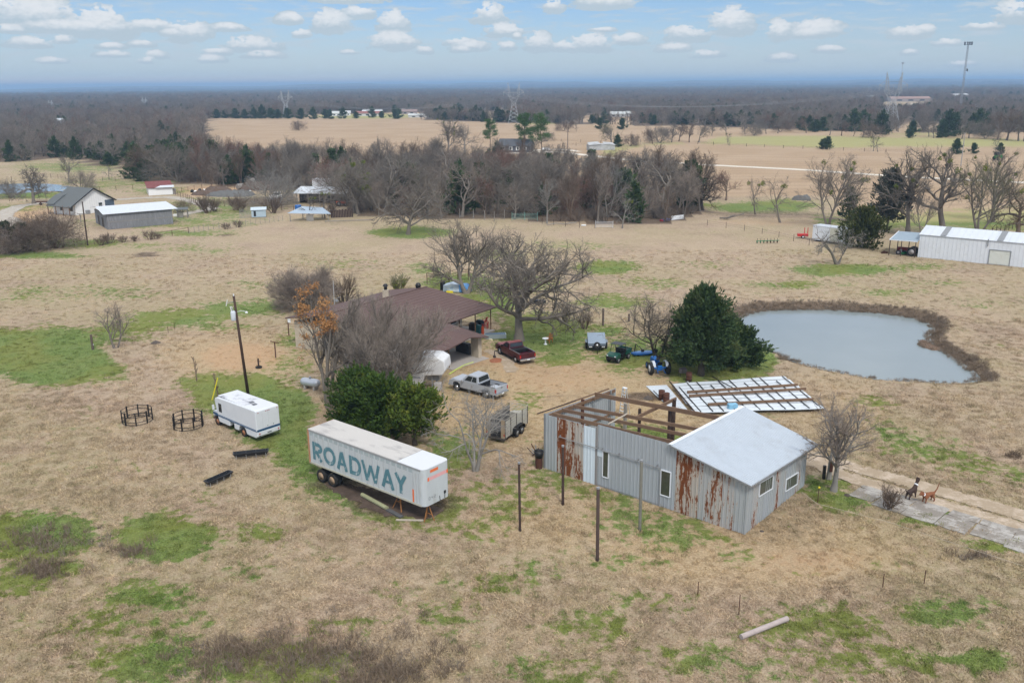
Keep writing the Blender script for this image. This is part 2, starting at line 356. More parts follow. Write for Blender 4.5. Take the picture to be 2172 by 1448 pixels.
def gz(x, y):
    """height of the terrain"""
    x = np.asarray(x, float); y = np.asarray(y, float); z = np.zeros(np.broadcast(x, y).shape)
    for poly in (POND, POND2):
        c = poly.mean(0); near = np.hypot(x - c[0], y - c[1]) < 60
        if near.any():
            xn, yn = x[near], y[near]; ins = in_poly(poly, xn, yn); d = seg_dist(poly, xn, yn)
            zn = np.where(ins, POND_Z - .25 - .5 * sstep(d, 0, 3), POND_Z - .12 + (.12 - POND_Z) * sstep(d, 0, 1.7))
            zn = zn + np.where(ins, 0, .45 * sstep(d, .3, 1.8) * (1 - sstep(d, 2.5, 6.)) * ((yn > c[1] + .35 * (xn - c[0]) - 2))) * (poly is POND)
            z[near] += zn
    r = np.hypot(x, y); azi = np.degrees(np.arctan2(x, np.maximum(y, 1)))
    dip = np.interp(azi, [-40, -29.7, -26.2, -23, -16, -11, 0, 40], [14, 11.5, 6.6, 5.6, 5.4, 2.3, .0, 1.5])
    z = z - np.clip(r - 3500, 0, 1e9) * dip / F_PX
    z = z + (52 + 7 * np.sin(azi * .55 + 1) + 4 * np.sin(azi * 1.9)) * sstep(r, 5500, 10500)
    z = z + 1.2 * np.sin(x / 330. + 1.) * np.sin(y / 410.) * sstep(r, 500, 1500)
    return z
def axis(lo, hi, st, far_lo, far_hi, g=1.09):
    a = list(np.arange(lo, hi + .01, st)); s = st
    while a[-1] < far_hi: s *= g; a.append(a[-1] + s)
    s = st
    while a[0] > far_lo: s *= g; a.insert(0, a[0] - s)
    return np.array(a)
xs = axis(-48, 56, .5, -13000, 13000, 1.075); ys = axis(34, 122, .5, -400, 15000, 1.06)
GX, GY = np.meshgrid(xs, ys); nx, ny = len(xs), len(ys)
gxf, gyf = GX.ravel(), GY.ravel(); GZ = gz(gxf, gyf)
bump = .035 * (np.sin(gxf * 2.1 + np.sin(gyf * 1.3) * 2) * np.sin(gyf * 1.7 + 1.3 * np.sin(gxf * .9)))
GZ = GZ + bump * (np.hypot(gxf, gyf) < 130) - .02
ii = np.arange((nx - 1) * (ny - 1)); a_ = (ii // (nx - 1)) * nx + ii % (nx - 1)
me = arr_mesh('ground', np.stack([gxf, gyf, GZ], 1), np.stack([a_, a_ + 1, a_ + nx + 1, a_ + nx], 1), True)
front = gyf > 25
U, V_ = project(gxf, np.where(front, gyf, 25.)); inz = front & (V_ > 150)
def masks(x, y):
    u, v = project(x, y)
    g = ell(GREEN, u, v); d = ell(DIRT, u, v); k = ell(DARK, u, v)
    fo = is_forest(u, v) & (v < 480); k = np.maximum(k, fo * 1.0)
    dp = seg_dist(POND, x, y); ip = in_poly(POND, x, y)
    c = POND.mean(0); bankside = (y > c[1] + .35 * (x - c[0]) - 3) | (x > c[0] + 7)
    bank = np.where(ip, 1, np.where(bankside, 1 - sstep(dp, .7, 2.4), 1 - sstep(dp, .2, .8)))
    k = np.maximum(k, bank * .95); g = g * (1 - bank)
    dp2 = seg_dist(POND2, x, y); k = np.maximum(k, (1 - sstep(dp2, .5, 1.6)) * (y > POND2[:, 1].mean()))
    yd = ell([((1150,850,430,120),.9), ((1600,1170,380,90),.8), ((500,760,160,70),.8), ((1250,1100,300,90),.6), ((1050,700,120,40),.5), ((1750,860,150,80),.5)], u, v)
    # ploughed / mown far fields
    f = np.where(((v < 470) & (v > 225) & ~fo & (u > 1150) & ~((v > 415) & (u < 1780))) | ((v < 335) & (u > 430) & ~fo & (v > 225)), 1., 0.)
    return g, d, k, f, yd
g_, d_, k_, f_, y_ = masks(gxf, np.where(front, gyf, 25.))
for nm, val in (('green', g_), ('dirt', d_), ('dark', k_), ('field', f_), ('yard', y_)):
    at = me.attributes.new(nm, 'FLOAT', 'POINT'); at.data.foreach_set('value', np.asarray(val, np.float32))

def grass_color(n, kind):
    """colour of the pasture at a world point, shared by the soil sheet and the grass on it"""
    g = n.t
    pos = n.new('ShaderNodeNewGeometry').outputs['Position']
    def at(nm):
        a = n.new('ShaderNodeAttribute', attribute_type=kind); a.attribute_name = nm; return a.outputs['Fac']
    n1 = n.noise(pos, .035, 4, .5); n2 = n.noise(pos, .22, 5, .6); n3 = n.noise(pos, 1.3, 5, .65); n4 = n.noise(pos, 6.5, 3, .6); n5 = n.noise(n.vmath('ADD', pos, (31., 7., 3.)), .11, 4, .6)
    fld = at('field')
    n6 = n.noise(pos, 17., 3, .65)
    tan = n.mix(n.step(n2, .35, .65), (.345, .268, .178), (.42, .325, .22))
    tan = n.mix(n.step(n5, .42, .66), tan, (.40, .295, .215))
    tan = n.mix(n.step(n3, .47, .72, 0, .7), tan, (.27, .21, .14))
    tan = n.mix(n.step(n4, .40, .62, 0, .55), tan, (.56, .45, .33))
    tan = n.mix(n.step(n6, .50, .66, 0, .5), tan, (.17, .13, .075))
    n7 = n.noise(n.vmath('ADD', pos, (3., 17., 5.)), .045, 5, .6)
    tan = n.mix(n.math('MULTIPLY', n.step(n7, .42, .62), n.step(n3, .32, .62, .05, .42)), tan, (.29, .265, .125))
    tan = n.mix(n.step(at('yard'), .1, .9, 0, .6), tan, n.mix(n.step(n4, .35, .65), (.37, .27, .14), (.54, .40, .235)))
    tan = n.mix(n.math('MULTIPLY', n.step(n3, .36, .62), n.step(n5, .52, .68, 0, .45)), tan, (.19, .15, .105))
    fcol = n.mix(n.step(n1, .35, .65), (.40, .285, .18), (.45, .33, .22))
    # mowing / plough lines of the far fields
    wv = n.new('ShaderNodeTexWave', wave_type='BANDS', bands_direction='Y'); n.put(wv.inputs['Vector'], pos)
    wv.inputs['Scale'].default_value = .035; wv.inputs['Distortion'].default_value = 2.5; wv.inputs['Detail'].default_value = 3
    fcol = n.mix(n.math('MULTIPLY', wv.outputs['Fac'], .35), fcol, (.31, .225, .15))
    fcol = n.mix(n.step(n3, .4, .7, 0, .3), fcol, (.25, .19, .12))
    c = n.mix(fld, tan, fcol)
    dcol = n.mix(n3, (.50, .335, .195), (.44, .29, .175))
    dm = n.step(n.math('ADD', at('dirt'), n.math('MULTIPLY', n.math('SUBTRACT', n3, .5), 1.1)), .30, .75, 0, .8)
    c = n.mix(dm, c, dcol)
    gv = n.math('ADD', n.math('MULTIPLY', at('green'), 1.02), n.math('MULTIPLY', n.math('SUBTRACT', n2, .5), 1.25))
    gv = n.math('ADD', gv, n.math('MULTIPLY', n.math('SUBTRACT', n3, .5), 1.7))
    gv = n.math('ADD', gv, n.math('MULTIPLY', n.math('SUBTRACT', n4, .5), .55))
    gv = n.math('ADD', gv, .05); gm = n.step(gv, .28, .56)
    gcol = n.mix(n.step(n4, .35, .65), (.050, .125, .014), (.135, .245, .035)); gcol = n.mix(n.step(n5, .42, .6), gcol, n.mix(n3, (.10, .15, .014), (.19, .245, .035))); gcol = n.mix(n.step(n6, .52, .68, 0, .55), gcol, (.035, .07, .015))
    gcol = n.mix(n.step(n2, .45, .75, 0, .25), gcol, (.20, .23, .07)); gf = n.mix(fld, gcol, (.33, .33, .13))
    c = n.mix(n.math('MULTIPLY', gm, n.step(n6, .30, .62, .96, .70)), c, gf)
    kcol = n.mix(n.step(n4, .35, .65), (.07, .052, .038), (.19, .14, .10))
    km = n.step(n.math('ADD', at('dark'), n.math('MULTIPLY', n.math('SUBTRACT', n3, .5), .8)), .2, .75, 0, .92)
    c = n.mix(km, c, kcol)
    return c, n3, n4, pos
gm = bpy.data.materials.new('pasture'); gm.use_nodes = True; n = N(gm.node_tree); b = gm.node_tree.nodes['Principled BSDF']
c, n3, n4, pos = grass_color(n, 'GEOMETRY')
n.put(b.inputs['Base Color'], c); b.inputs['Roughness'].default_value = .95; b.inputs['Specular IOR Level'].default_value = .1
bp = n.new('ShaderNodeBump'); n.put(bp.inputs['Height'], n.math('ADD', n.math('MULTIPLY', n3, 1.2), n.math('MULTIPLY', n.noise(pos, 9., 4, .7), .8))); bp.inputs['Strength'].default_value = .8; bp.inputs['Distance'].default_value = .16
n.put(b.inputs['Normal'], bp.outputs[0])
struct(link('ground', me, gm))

# ---------------------------------------------------------------- water
wm = bpy.data.materials.new('pond_water'); wm.use_nodes = True; n = N(wm.node_tree); b = wm.node_tree.nodes['Principled BSDF']
pos = n.new('ShaderNodeNewGeometry').outputs['Position']
n.put(b.inputs['Base Color'], n.mix(n.noise(pos, .15, 3), (.20, .24, .245), (.24, .28, .285))); b.inputs['Roughness'].default_value = .05; b.inputs['IOR'].default_value = 1.4
bp = n.new('ShaderNodeBump'); n.put(bp.inputs['Height'], n.noise(n.scalev(pos, 1, 1.6, 1), 3.2, 5, .6)); bp.inputs['Strength'].default_value = .12; bp.inputs['Distance'].default_value = .05
n.put(b.inputs['Normal'], bp.outputs[0])
for poly in (POND, POND2):
    q = poly + (poly - poly.mean(0)) * .012
    mb = MB(); mb.add([(x, y, POND_Z) for x, y in q], [tuple(range(len(q)))])
    struct(mb.build('pond_water', wm))
# muddy islet with weeds near the right shore
def blob(name, pts, ma, z, h, seed=0):
    p = smooth_loop(pts, 2); c = p.mean(0); r = np.random.default_rng(seed); mb = MB(); n_ = len(p)
    vs = []; 
    for k, (s, zz) in enumerate(((1, -.05), (.8, h * .6), (.45, h), )):
        for x, y in p: vs.append((c[0] + (x - c[0]) * s, c[1] + (y - c[1]) * s, z + zz + r.normal() * h * .12 * (k > 0)))
    vs.append((c[0], c[1], z + h)); fs = []
    for k in range(2): fs += [(k * n_ + i, k * n_ + (i + 1) % n_, (k + 1) * n_ + (i + 1) % n_, (k + 1) * n_ + i) for i in range(n_)]
    fs += [(2 * n_ + i, 2 * n_ + (i + 1) % n_, 3 * n_) for i in range(n_)]
    mb.add(vs, fs); return mb.build(name, ma, smooth=True)
mud = mat('mud', (.16, .105, .07), .9, .35, 2., bump=.6, bscale=4)
struct(blob('mud_islet', gxy(*np.array([(1946,722),(1958,718),(1972,728),(1990,735),(2002,742),(1985,745),(1965,740),(1950,733)]).T, POND_Z), mud, POND_Z, .16, 3))

# ---------------------------------------------------------------- tracks, roads, slabs: sheets with ragged edges
def strip(name, pts_uv, wid, ma, z=.012, jag=.12, st=.35, fade=None):
    p = gxy(*np.array(pts_uv, float).T); L = np.r_[0, np.cumsum(np.hypot(*np.diff(p, axis=0).T))]
    n_ = max(4, int(L[-1] / st)); t = np.linspace(0, L[-1], n_)
    # smooth centre line
    cx, cy = np.interp(t, L, p[:, 0]), np.interp(t, L, p[:, 1]); k = max(3, n_ // 18) | 1; ker = np.ones(k) / k
    cx = np.convolve(np.pad(cx, k // 2, 'edge'), ker, 'valid'); cy = np.convolve(np.pad(cy, k // 2, 'edge'), ker, 'valid')
    dx, dy = np.gradient(cx), np.gradient(cy); l = np.hypot(dx, dy) + 1e-9; nxn, nyn = -dy / l, dx / l
    w = np.interp(t, L, np.broadcast_to(wid, len(p)) if np.ndim(wid) else np.full(len(p), wid)) / 2
    wl = w + rng.normal(0, jag, n_); wr = w + rng.normal(0, jag, n_)
    V = np.concatenate([np.stack([cx + nxn * wl, cy + nyn * wl, np.full(n_, z)], 1), np.stack([cx, cy, np.full(n_, z + .004)], 1), np.stack([cx - nxn * wr, cy - nyn * wr, np.full(n_, z)], 1)])
    i = np.arange(n_ - 1); Fq = np.concatenate([np.stack([i + 1, i, n_ + i, n_ + i + 1], 1), np.stack([n_ + i + 1, n_ + i, 2 * n_ + i, 2 * n_ + i + 1], 1)])[:, ::-1]
    return struct(link(name, arr_mesh(name, V, Fq), ma))
def soil(name, c1, c2, c3=None, amt=.5):
    if name in MATS: return MATS[name]
    ma = bpy.data.materials.new(name); ma.use_nodes = True; n = N(ma.node_tree); b = ma.node_tree.nodes['Principled BSDF']
    pos = n.new('ShaderNodeNewGeometry').outputs['Position']
    c = n.mix(n.step(n.noise(pos, 1.1, 6, .65), .35, .65), c1, c2); c = n.mix(n.step(n.noise(pos, 7., 4, .6), .4, .7, 0, .45), c, tuple(x * .72 for x in c1))
    if c3: c = n.mix(n.step(n.noise(n.vmath('ADD', pos, (9., 4., 0.)), .8, 6, .7), .55 - .2 * amt, .66 - .15 * amt), c, c3)
    n.put(b.inputs['Base Color'], c); b.inputs['Roughness'].default_value = .93; b.inputs['Specular IOR Level'].default_value = .15
    bp = n.new('ShaderNodeBump'); n.put(bp.inputs['Height'], n.noise(pos, 8., 5, .7)); bp.inputs['Strength'].default_value = .6; bp.inputs['Distance'].default_value = .08; n.put(b.inputs['Normal'], bp.outputs[0])
    MATS[name] = ma; return ma
track_m = soil('track_soil', (.44, .355, .265), (.53, .435, .34), (.36, .285, .20), .7)
gravel_m = soil('gravel', (.42, .39, .34), (.50, .46, .41), (.38, .33, .26), .5)
chalk_m = soil('pale_gravel', (.66, .60, .50), (.74, .69, .60))
strip('dirt_track', [(1640,952),(1715,964),(1790,985),(1880,1010),(1980,1038),(2080,1066),(2200,1102),(2300,1132)], [1.,1.5,1.7,1.8,1.8,1.8,1.8,1.8], track_m, .03, .08, .2)
strip('dirt_track', [(1660,985),(1722,980),(1770,1000),(1830,1022),(1930,1050),(2040,1082),(2172,1120),(2290,1155)], [.9,1.3,1.6,1.7,1.7,1.6,1.6,1.6], track_m, .036, .08, .2)
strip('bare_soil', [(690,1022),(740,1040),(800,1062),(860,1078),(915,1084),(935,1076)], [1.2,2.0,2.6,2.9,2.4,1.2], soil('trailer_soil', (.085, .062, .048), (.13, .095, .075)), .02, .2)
strip('dirt_path', [(1030,742),(1060,752),(1075,765),(1085,790)], [1.2,1.5,1.6,1.2], track_m, .02, .15)
strip('gravel_drive', [(-60,520),(0,478),(4,455),(40,437),(100,428),(175,424)], [6,6,4.5,4.,3.6,3.2], gravel_m, .02, .25)
strip('gravel_drive', [(-40,470),(20,462),(50,480),(70,500)], [3,3,3,2.], gravel_m, .03, .25)
strip('gravel_drive', [(240,424),(300,420),(360,418),(400,425),(430,433),(450,443),(400,452),(372,458)], [3.,3.4,3.4,3.4,3.6,3.6,3.4,3.2], gravel_m, .024, .25)
strip('farm_road', [(1020,330),(1100,324),(1180,322),(1260,331),(1340,340),(1500,350),(1700,360),(1900,374),(2100,384),(2400,398)], [7,9,6,4.6,4.6,4.6,4.2,4.2,4.2,4.2], chalk_m, .03, .2, 2.)
strip('farm_road', [(1100,322),(1150,318),(1190,317),(1230,322)], [5,5,5,3], chalk_m, .05, .3, 2.)
strip('dirt_lane', [(1480,448),(1560,454),(1660,458),(1760,462),(1860,474)], 2.4, soil('brown_soil', (.25, .185, .13), (.31, .24, .17)), .02, .3, .8)
# cracked concrete: slabs with grass in the joints
conc = soil('old_concrete', (.35, .33, .30), (.46, .435, .40), (.25, .225, .195), .6)
root = thing('concrete_path', None, None); root['kind'] = 'structure'
o0 = gxy(1818, 1036); o1 = gxy(2300, 1186); axv = (o1 - o0) / np.hypot(*(o1 - o0)); ayv = np.array([-axv[1], axv[0]]); LL = np.hypot(*(o1 - o0))
s = 0.; k = 0
while s < LL:
    ln = rng.uniform(1.6, 2.6); w0, w1 = -1.75 + rng.normal(0, .12), 1.45 + rng.normal(0, .1)
    if s < 1.5: w0 *= .8; w1 *= .6
    cut = rng.uniform(-.4, .5); skew = rng.normal(0, .22)
    halves = [(w0, cut - .03), (cut + .03, w1)] if k % 4 != 2 else [(w0, w1)]
    for (a, b2) in halves:
        pts = []
        for (ss, tt) in ((s + .04, a), (s + ln * .5, a - .04), (s + ln - .04, a), (s + ln - .04 + skew * .3, b2), (s + ln * .45, b2 + rng.normal(0, .05)), (s + .04 + skew * .3, b2)):
            q = o0 + axv * (ss + rng.normal(0, .05)) + ayv * (tt + rng.normal(0, .04)); pts.append((q[0], q[1]))
        MB().prism(pts, -.05, .035 + rng.uniform(0, .03)).build('slab', conc, root)
    s += ln; k += 1
# ================================================================ plants
def nrm(a): return a / np.maximum(np.linalg.norm(a, axis=-1, keepdims=True), 1e-9)
def perp(d, r):
    """random unit vectors at right angles to d"""
    v = r.normal(size=d.shape); v -= (v * d).sum(-1, keepdims=True) * d; return nrm(v)
def grow(seed, starts, levels):
    """starts: list of (pos, dir, length, radius). Each level: dict(seg, gn, up, n, ang, len, r, t0, tip). Returns per level (points, radii)"""
    r = np.random.default_rng(seed)
    P0 = np.array([s[0] for s in starts], float); D = nrm(np.array([s[1] for s in starts], float)); Ln = np.array([s[2] for s in starts], float); Rd = np.array([s[3] for s in starts], float)
    out = []
    for li, lv in enumerate(levels):
        S = lv['seg']; n_ = len(P0); pts = np.zeros((n_, S + 1, 3)); dirs = np.zeros((n_, S, 3)); pts[:, 0] = P0; d = D.copy()
        for k in range(S):
            d = nrm(d + r.normal(0, lv['gn'], (n_, 3)) + np.array([0, 0, lv.get('up', 0.)]) )
            dirs[:, k] = d; pts[:, k + 1] = pts[:, k] + d * (Ln / S)[:, None]
        t = np.linspace(0, 1, S + 1); rad = Rd[:, None] * (1 - (1 - lv.get('tip', .35)) * t[None])
        if lv.get('flare') : rad[:, 0] *= lv['flare']
        out.append((pts, rad))
        if li + 1 == len(levels): break
        nc = levels[li + 1]['n']; nl = levels[li + 1]
        idx = np.repeat(np.arange(n_), nc); j = np.tile(np.arange(nc), n_)
        tt = nl.get('t0', .3) + (1 - nl.get('t0', .3)) * (j + r.random(len(j)) * .9) / nc; tt = np.clip(tt, 0, .999)
        f = tt * S; k = f.astype(int); fr = (f - k)[:, None]
        P0 = pts[idx, k] * (1 - fr) + pts[idx, k + 1] * fr; pd = dirs[idx, k]
        a = np.radians(nl['ang'] * (1 - .35 * tt) + r.normal(0, 9, len(j))); pr = perp(pd, r)
        if nl.get('flat'): pr = nrm(pr * np.array([1, 1, nl['flat']]))
        D = nrm(pd * np.cos(a)[:, None] + pr * np.sin(a)[:, None])
        Ln = Ln[idx] * nl['len'] * (1.15 - .5 * tt) * r.uniform(.7, 1.25, len(j)); Rd = np.minimum(rad[idx, k] * .8, Rd[idx] * nl['r'] * r.uniform(.75, 1.1, len(j)))
    return out
def tubes(levels, sides, rmin=.008):
    Vs, Fs, o = [], [], 0
    for (pts, rad), k in zip(levels, sides):
        n_, S1, _ = pts.shape; d = np.zeros_like(pts); d[:, :-1] = pts[:, 1:] - pts[:, :-1]; d[:, -1] = d[:, -2]; d[:, 1:-1] += d[:, :-2]; d = nrm(d)
        ref = np.where(np.abs(d[..., 2:3]) > .9, np.array([1., 0, 0]), np.array([0, 0, 1.])); e = nrm(np.cross(d, ref)); g = np.cross(d, e)
        th = 2 * np.pi * np.arange(k) / k; rr = np.maximum(rad, rmin)
        V = pts[:, :, None] + rr[:, :, None, None] * (np.cos(th)[None, None, :, None] * e[:, :, None] + np.sin(th)[None, None, :, None] * g[:, :, None])
        Vs.append(V.reshape(-1, 3)); i, s, q = np.meshgrid(np.arange(n_), np.arange(S1 - 1), np.arange(k), indexing='ij'); b = o + (i * S1 + s) * k; q2 = (q + 1) % k
        Fs.append(np.stack([b + q, b + q2, b + k + q2, b + k + q], -1).reshape(-1, 4)); o += n_ * S1 * k
    return np.concatenate(Vs), np.concatenate(Fs)
def leaves(c, a, ln, wd, r, fold=.0):
    """lozenge leaves/sprays: centre, axis, length, width"""
    n_ = len(c); b = perp(a, r); L = (ln / 2)[:, None]; W = (wd / 2)[:, None]
    V = np.stack([c - a * L, c + b * W, c + a * L, c - b * W], 1).reshape(-1, 3)
    return V, np.arange(4 * n_).reshape(-1, 4)
def join(*parts):
    V, Fq, o = [], [], 0
    for v, f in parts: V.append(v); Fq.append(f + o); o += len(v)
    return np.concatenate(V), np.concatenate(Fq)
def bark(name, col, var=.3, objvar=.35):
    return mat(name, col, .9, var, 1.3, objvar=objvar, spec=.15, dirt=tuple(x * 1.5 for x in col), dirt_amt=.5, dirt_scale=2.5)
B_GREY = bark('bark_grey', (.205, .18, .152)); B_DARK = bark('bark_dark', (.105, .088, .072)); B_PALE = bark('bark_pale', (.27, .255, .23)); B_BROWN = bark('bark_brown', (.175, .132, .10)); B_RED = bark('bark_reddish', (.225, .13, .10)); B_OLIVE = bark('bark_olive', (.17, .165, .10)); B_PINK = bark('twig_tan', (.29, .24, .20))
def leafmat(name, c1, c2, c3=None, scale=1.2, objvar=.25):
    if name in MATS: return MATS[name]
    ma = bpy.data.materials.new(name); ma.use_nodes = True; n = N(ma.node_tree); b = ma.node_tree.nodes['Principled BSDF']
    co = n.new('ShaderNodeTexCoord').outputs['Object']; c = n.mix(n.step(n.noise(co, scale, 5, .7), .35, .65), c1, c2)
    if c3: c = n.mix(n.step(n.noise(n.vmath('ADD', co, (5., 2., 8.)), scale * .45, 4, .6), .5, .68, 0, .8), c, c3)
    c = n.mix(n.math('MULTIPLY', n.new('ShaderNodeObjectInfo').outputs['Random'], objvar), c, tuple(x * .6 for x in c1))
    n.put(b.inputs['Base Color'], c); b.inputs['Roughness'].default_value = .75; b.inputs['Specular IOR Level'].default_value = .2
    MATS[name] = ma; return ma
CEDAR = leafmat('cedar_green', (.026, .056, .010), (.065, .115, .018), (.12, .15, .022), 2.)
CEDAR_DK = leafmat('cedar_dark', (.032, .062, .026), (.070, .115, .038), (.115, .135, .045), 1.6)
PINE = leafmat('pine_green', (.045, .10, .025), (.08, .15, .035))
ORANGE = leafmat('orange_leaf', (.38, .18, .06), (.46, .25, .10), (.30, .15, .07))
MIST = leafmat('mistletoe', (.10, .14, .02), (.20, .22, .03))
DEADLEAF = leafmat('rusty_leaf', (.16, .09, .05), (.24, .14, .08))

def bare(seed, h, spread=1., twigs=(8, 7, 6, 6), trunk=.35, r0=.28, stems=1, up=.10, gn=.16, ang=(48, 46, 42, 40), lens=(.62, .58, .55, .55), lean=(0, 0), clear=.35, flat=.8, stemspread=.35, sides=(8, 6, 4, 3, 3), segs=(5, 5, 4, 3, 2), dens=1.):
    """a leafless tree about h metres high: returns (trunk+limbs, twigs) mesh arrays"""
    r = np.random.default_rng(seed); st = []
    H0 = h * trunk / .5
    for i in range(stems):
        a = 2 * math.pi * i / stems + r.random() * 1.2; s = stemspread if stems > 1 else 0.
        st.append(((.12 * (stems > 1) * math.cos(a), .12 * (stems > 1) * math.sin(a), -.15), (math.cos(a) * s * spread + lean[0], math.sin(a) * s * spread + lean[1], 1), h * .62 * r.uniform(.88, 1.05), r0 * (1 if stems == 1 else r.uniform(.6, .9))))
    lv = [dict(seg=segs[0], gn=gn * .45, up=.05, tip=.35, flare=1.35)]
    for i in range(4):
        lv.append(dict(seg=segs[i + 1], gn=gn * (1 + .25 * i), up=up * (1 if i < 2 else .5), n=max(2, int(round(twigs[i] * dens))), ang=ang[i] * (spread ** .5), len=lens[i] * (spread if i == 0 else 1.), r=.52, t0=clear if i == 0 else .22, tip=.3, flat=flat if i == 0 else None))
    lev = grow(seed, st, lv)
    return tubes(lev[:3], sides[:3], .012), tubes(lev[3:], sides[3:], .0072), lev
def fit_h(parts, h):
    """scale so that the top is at h"""
    top = max(p[0][:, 2].max() for p in parts); return [(p[0] * (h / top), p[1]) for p in parts]
def make_tree(name, label, loc, parts, mats, group=None, rz=0., names=('trunk', 'crown')):
    t = thing(name, label, 'tree', loc, rz, group)
    for (V, Fq), nm, ma in zip(parts, names, mats): link(nm, arr_mesh(nm, V, Fq, nm == 'trunk'), ma, t)
    return t
def cedar(seed, h, w, n_b=150, per=110, ln=.36, base=.06, pw=.75, trunk_r=.2, irregular=.25, droop=.0, plumes=7, pls=.75):
    """evergreen made of drooping boughs carrying many small sprays; h high, w the crown's radius"""
    r = np.random.default_rng(seed)
    tr = grow(seed, [((0, 0, -.1), (0, 0, 1), h * .93, trunk_r)], [dict(seg=6, gn=.05, up=.1, tip=.15, flare=1.3)])
    zt = r.random(n_b) ** .8; z0 = h * (base + (1 - base) * zt * .93); az_ = r.random(n_b) * 2 * np.pi
    prof = (1 - zt) ** pw * (1 - .35 * np.exp(-zt * 9)); lob = 1 + irregular * np.sin(az_ * 3 + seed) + irregular * .8 * np.sin(az_ * 5 + zt * 9 + seed * 2) + r.normal(0, .12, n_b)
    L = np.maximum(w * prof * lob, .35); el_ = np.radians(10 + 45 * zt + r.normal(0, 8, n_b) - droop * 25)
    D = np.stack([np.cos(az_) * np.cos(el_), np.sin(az_) * np.cos(el_), np.sin(el_)], 1); B0 = np.stack([0 * z0, 0 * z0, z0 - .15 * L], 1)
    pts = np.stack([B0, B0 + D * (L * .5)[:, None] + [0, 0, .0], B0 + D * L[:, None] + np.stack([0 * L, 0 * L, .08 * L], 1)], 1); rad = np.stack([L * 0 + .035, L * 0 + .022, L * 0 + .01], 1)
    wood = tubes(tr + [(pts, rad)], (7, 3))
    # plumes: teardrop sprays set along each bough, pointing out and up
    npl = np.maximum((plumes * (L / L.mean()) ** .9).astype(int), 3); pb_ = np.repeat(np.arange(n_b), npl); t = 1 - r.random(len(pb_)) ** 1.6 * .78
    pc = B0[pb_] + D[pb_] * (L[pb_] * t)[:, None] + r.normal(size=(len(pb_), 3)) * (.09 + .13 * np.sqrt(L[pb_]) * (1.25 - t))[:, None] * 1.5
    pa = nrm(D[pb_] * 1.0 + r.normal(0, .38, pc.shape) + [0, 0, .38 - droop]); pl = pls * r.uniform(.6, 1.35, len(pb_)) * (.75 + .25 * L[pb_] / L.mean())
    k_ = max(8, int(per / plumes)); m_ = np.repeat(np.arange(len(pb_)), k_); s_ = r.random(len(m_)); side = perp(pa[m_], r)
    cen = pc[m_] + pa[m_] * (pl[m_] * (s_ - .35))[:, None] + side * (pl[m_] * .30 * (1 - s_) ** .7 * r.random(len(m_)) ** .5)[:, None]
    cen[:, 2] = np.maximum(cen[:, 2], h * base * .6); ax = nrm(pa[m_] * .8 + side * .75 * (1.1 - s_)[:, None] + r.normal(0, .2, cen.shape)); l_ = ln * r.uniform(.55, 1.2, len(m_))
    return wood, leaves(cen, ax, l_, l_ * r.uniform(.26, .42, len(m_)), r)
def clumps(lev, n, rad, r, ln=.14, per=60, zmin=.0):
    pts = lev[0][:, -1]; pts = pts[pts[:, 2] > zmin]; c = pts[r.integers(0, len(pts), n)]; m_ = np.repeat(np.arange(n), per); rr = rad * r.uniform(.6, 1.2, n)
    cen = c[m_] + nrm(r.normal(size=(len(m_), 3))) * (rr[m_] * r.random(len(m_)) ** .4)[:, None]; l_ = ln * r.uniform(.6, 1.4, len(m_))
    return leaves(cen, nrm(r.normal(size=cen.shape)), l_, l_ * .55, r)
def pine(seed, h, w, clear=.35):
    r = np.random.default_rng(seed); lev = grow(seed, [((0, 0, -.1), (.02, 0, 1), h * .95, h * .018)], [dict(seg=7, gn=.04, up=.1, tip=.3, flare=1.2), dict(seg=4, gn=.15, up=.10, n=34, ang=80, len=w / h * 1.0, r=.35, t0=clear, tip=.3)])
    pts = lev[1][0]; tips = np.concatenate([pts[:, -1], pts[:, -2], pts[:, -2] * .5 + pts[:, -1] * .5]); m_ = np.repeat(np.arange(len(tips)), 75)
    cen = tips[m_] + r.normal(size=(len(m_), 3)) * np.array([.62, .62, .36]) * (w / 4.6); ax = nrm(r.normal(size=cen.shape) + [0, 0, .6]); l_ = .46 * r.uniform(.6, 1.3, len(m_))
    return tubes(lev, (7, 4)), leaves(cen, ax, l_, l_ * .4, r)
def bush(seed, h, w, n=26, dens=1., gn=.22):
    """many thin stems from the ground"""
    r = np.random.default_rng(seed); a = r.random(n) * 2 * np.pi; e = r.uniform(.2, 1., n)
    st = [((.15 * w * math.cos(x), .15 * w * math.sin(x), -.05), (math.cos(x) * y * w / h, math.sin(x) * y * w / h, 1), h * r.uniform(.55, .85), .03 * h ** .5) for x, y in zip(a, e)]
    lev = grow(seed, st, [dict(seg=4, gn=gn, up=.05, tip=.4), dict(seg=3, gn=gn, up=.08, n=int(7 * dens), ang=34, len=.55, r=.6, t0=.25, tip=.3), dict(seg=2, gn=gn, up=.05, n=int(6 * dens), ang=38, len=.5, r=.6, t0=.2, tip=.3)])
    return tubes(lev[:1], (4,), .012), tubes(lev[1:], (3, 3), .008), lev

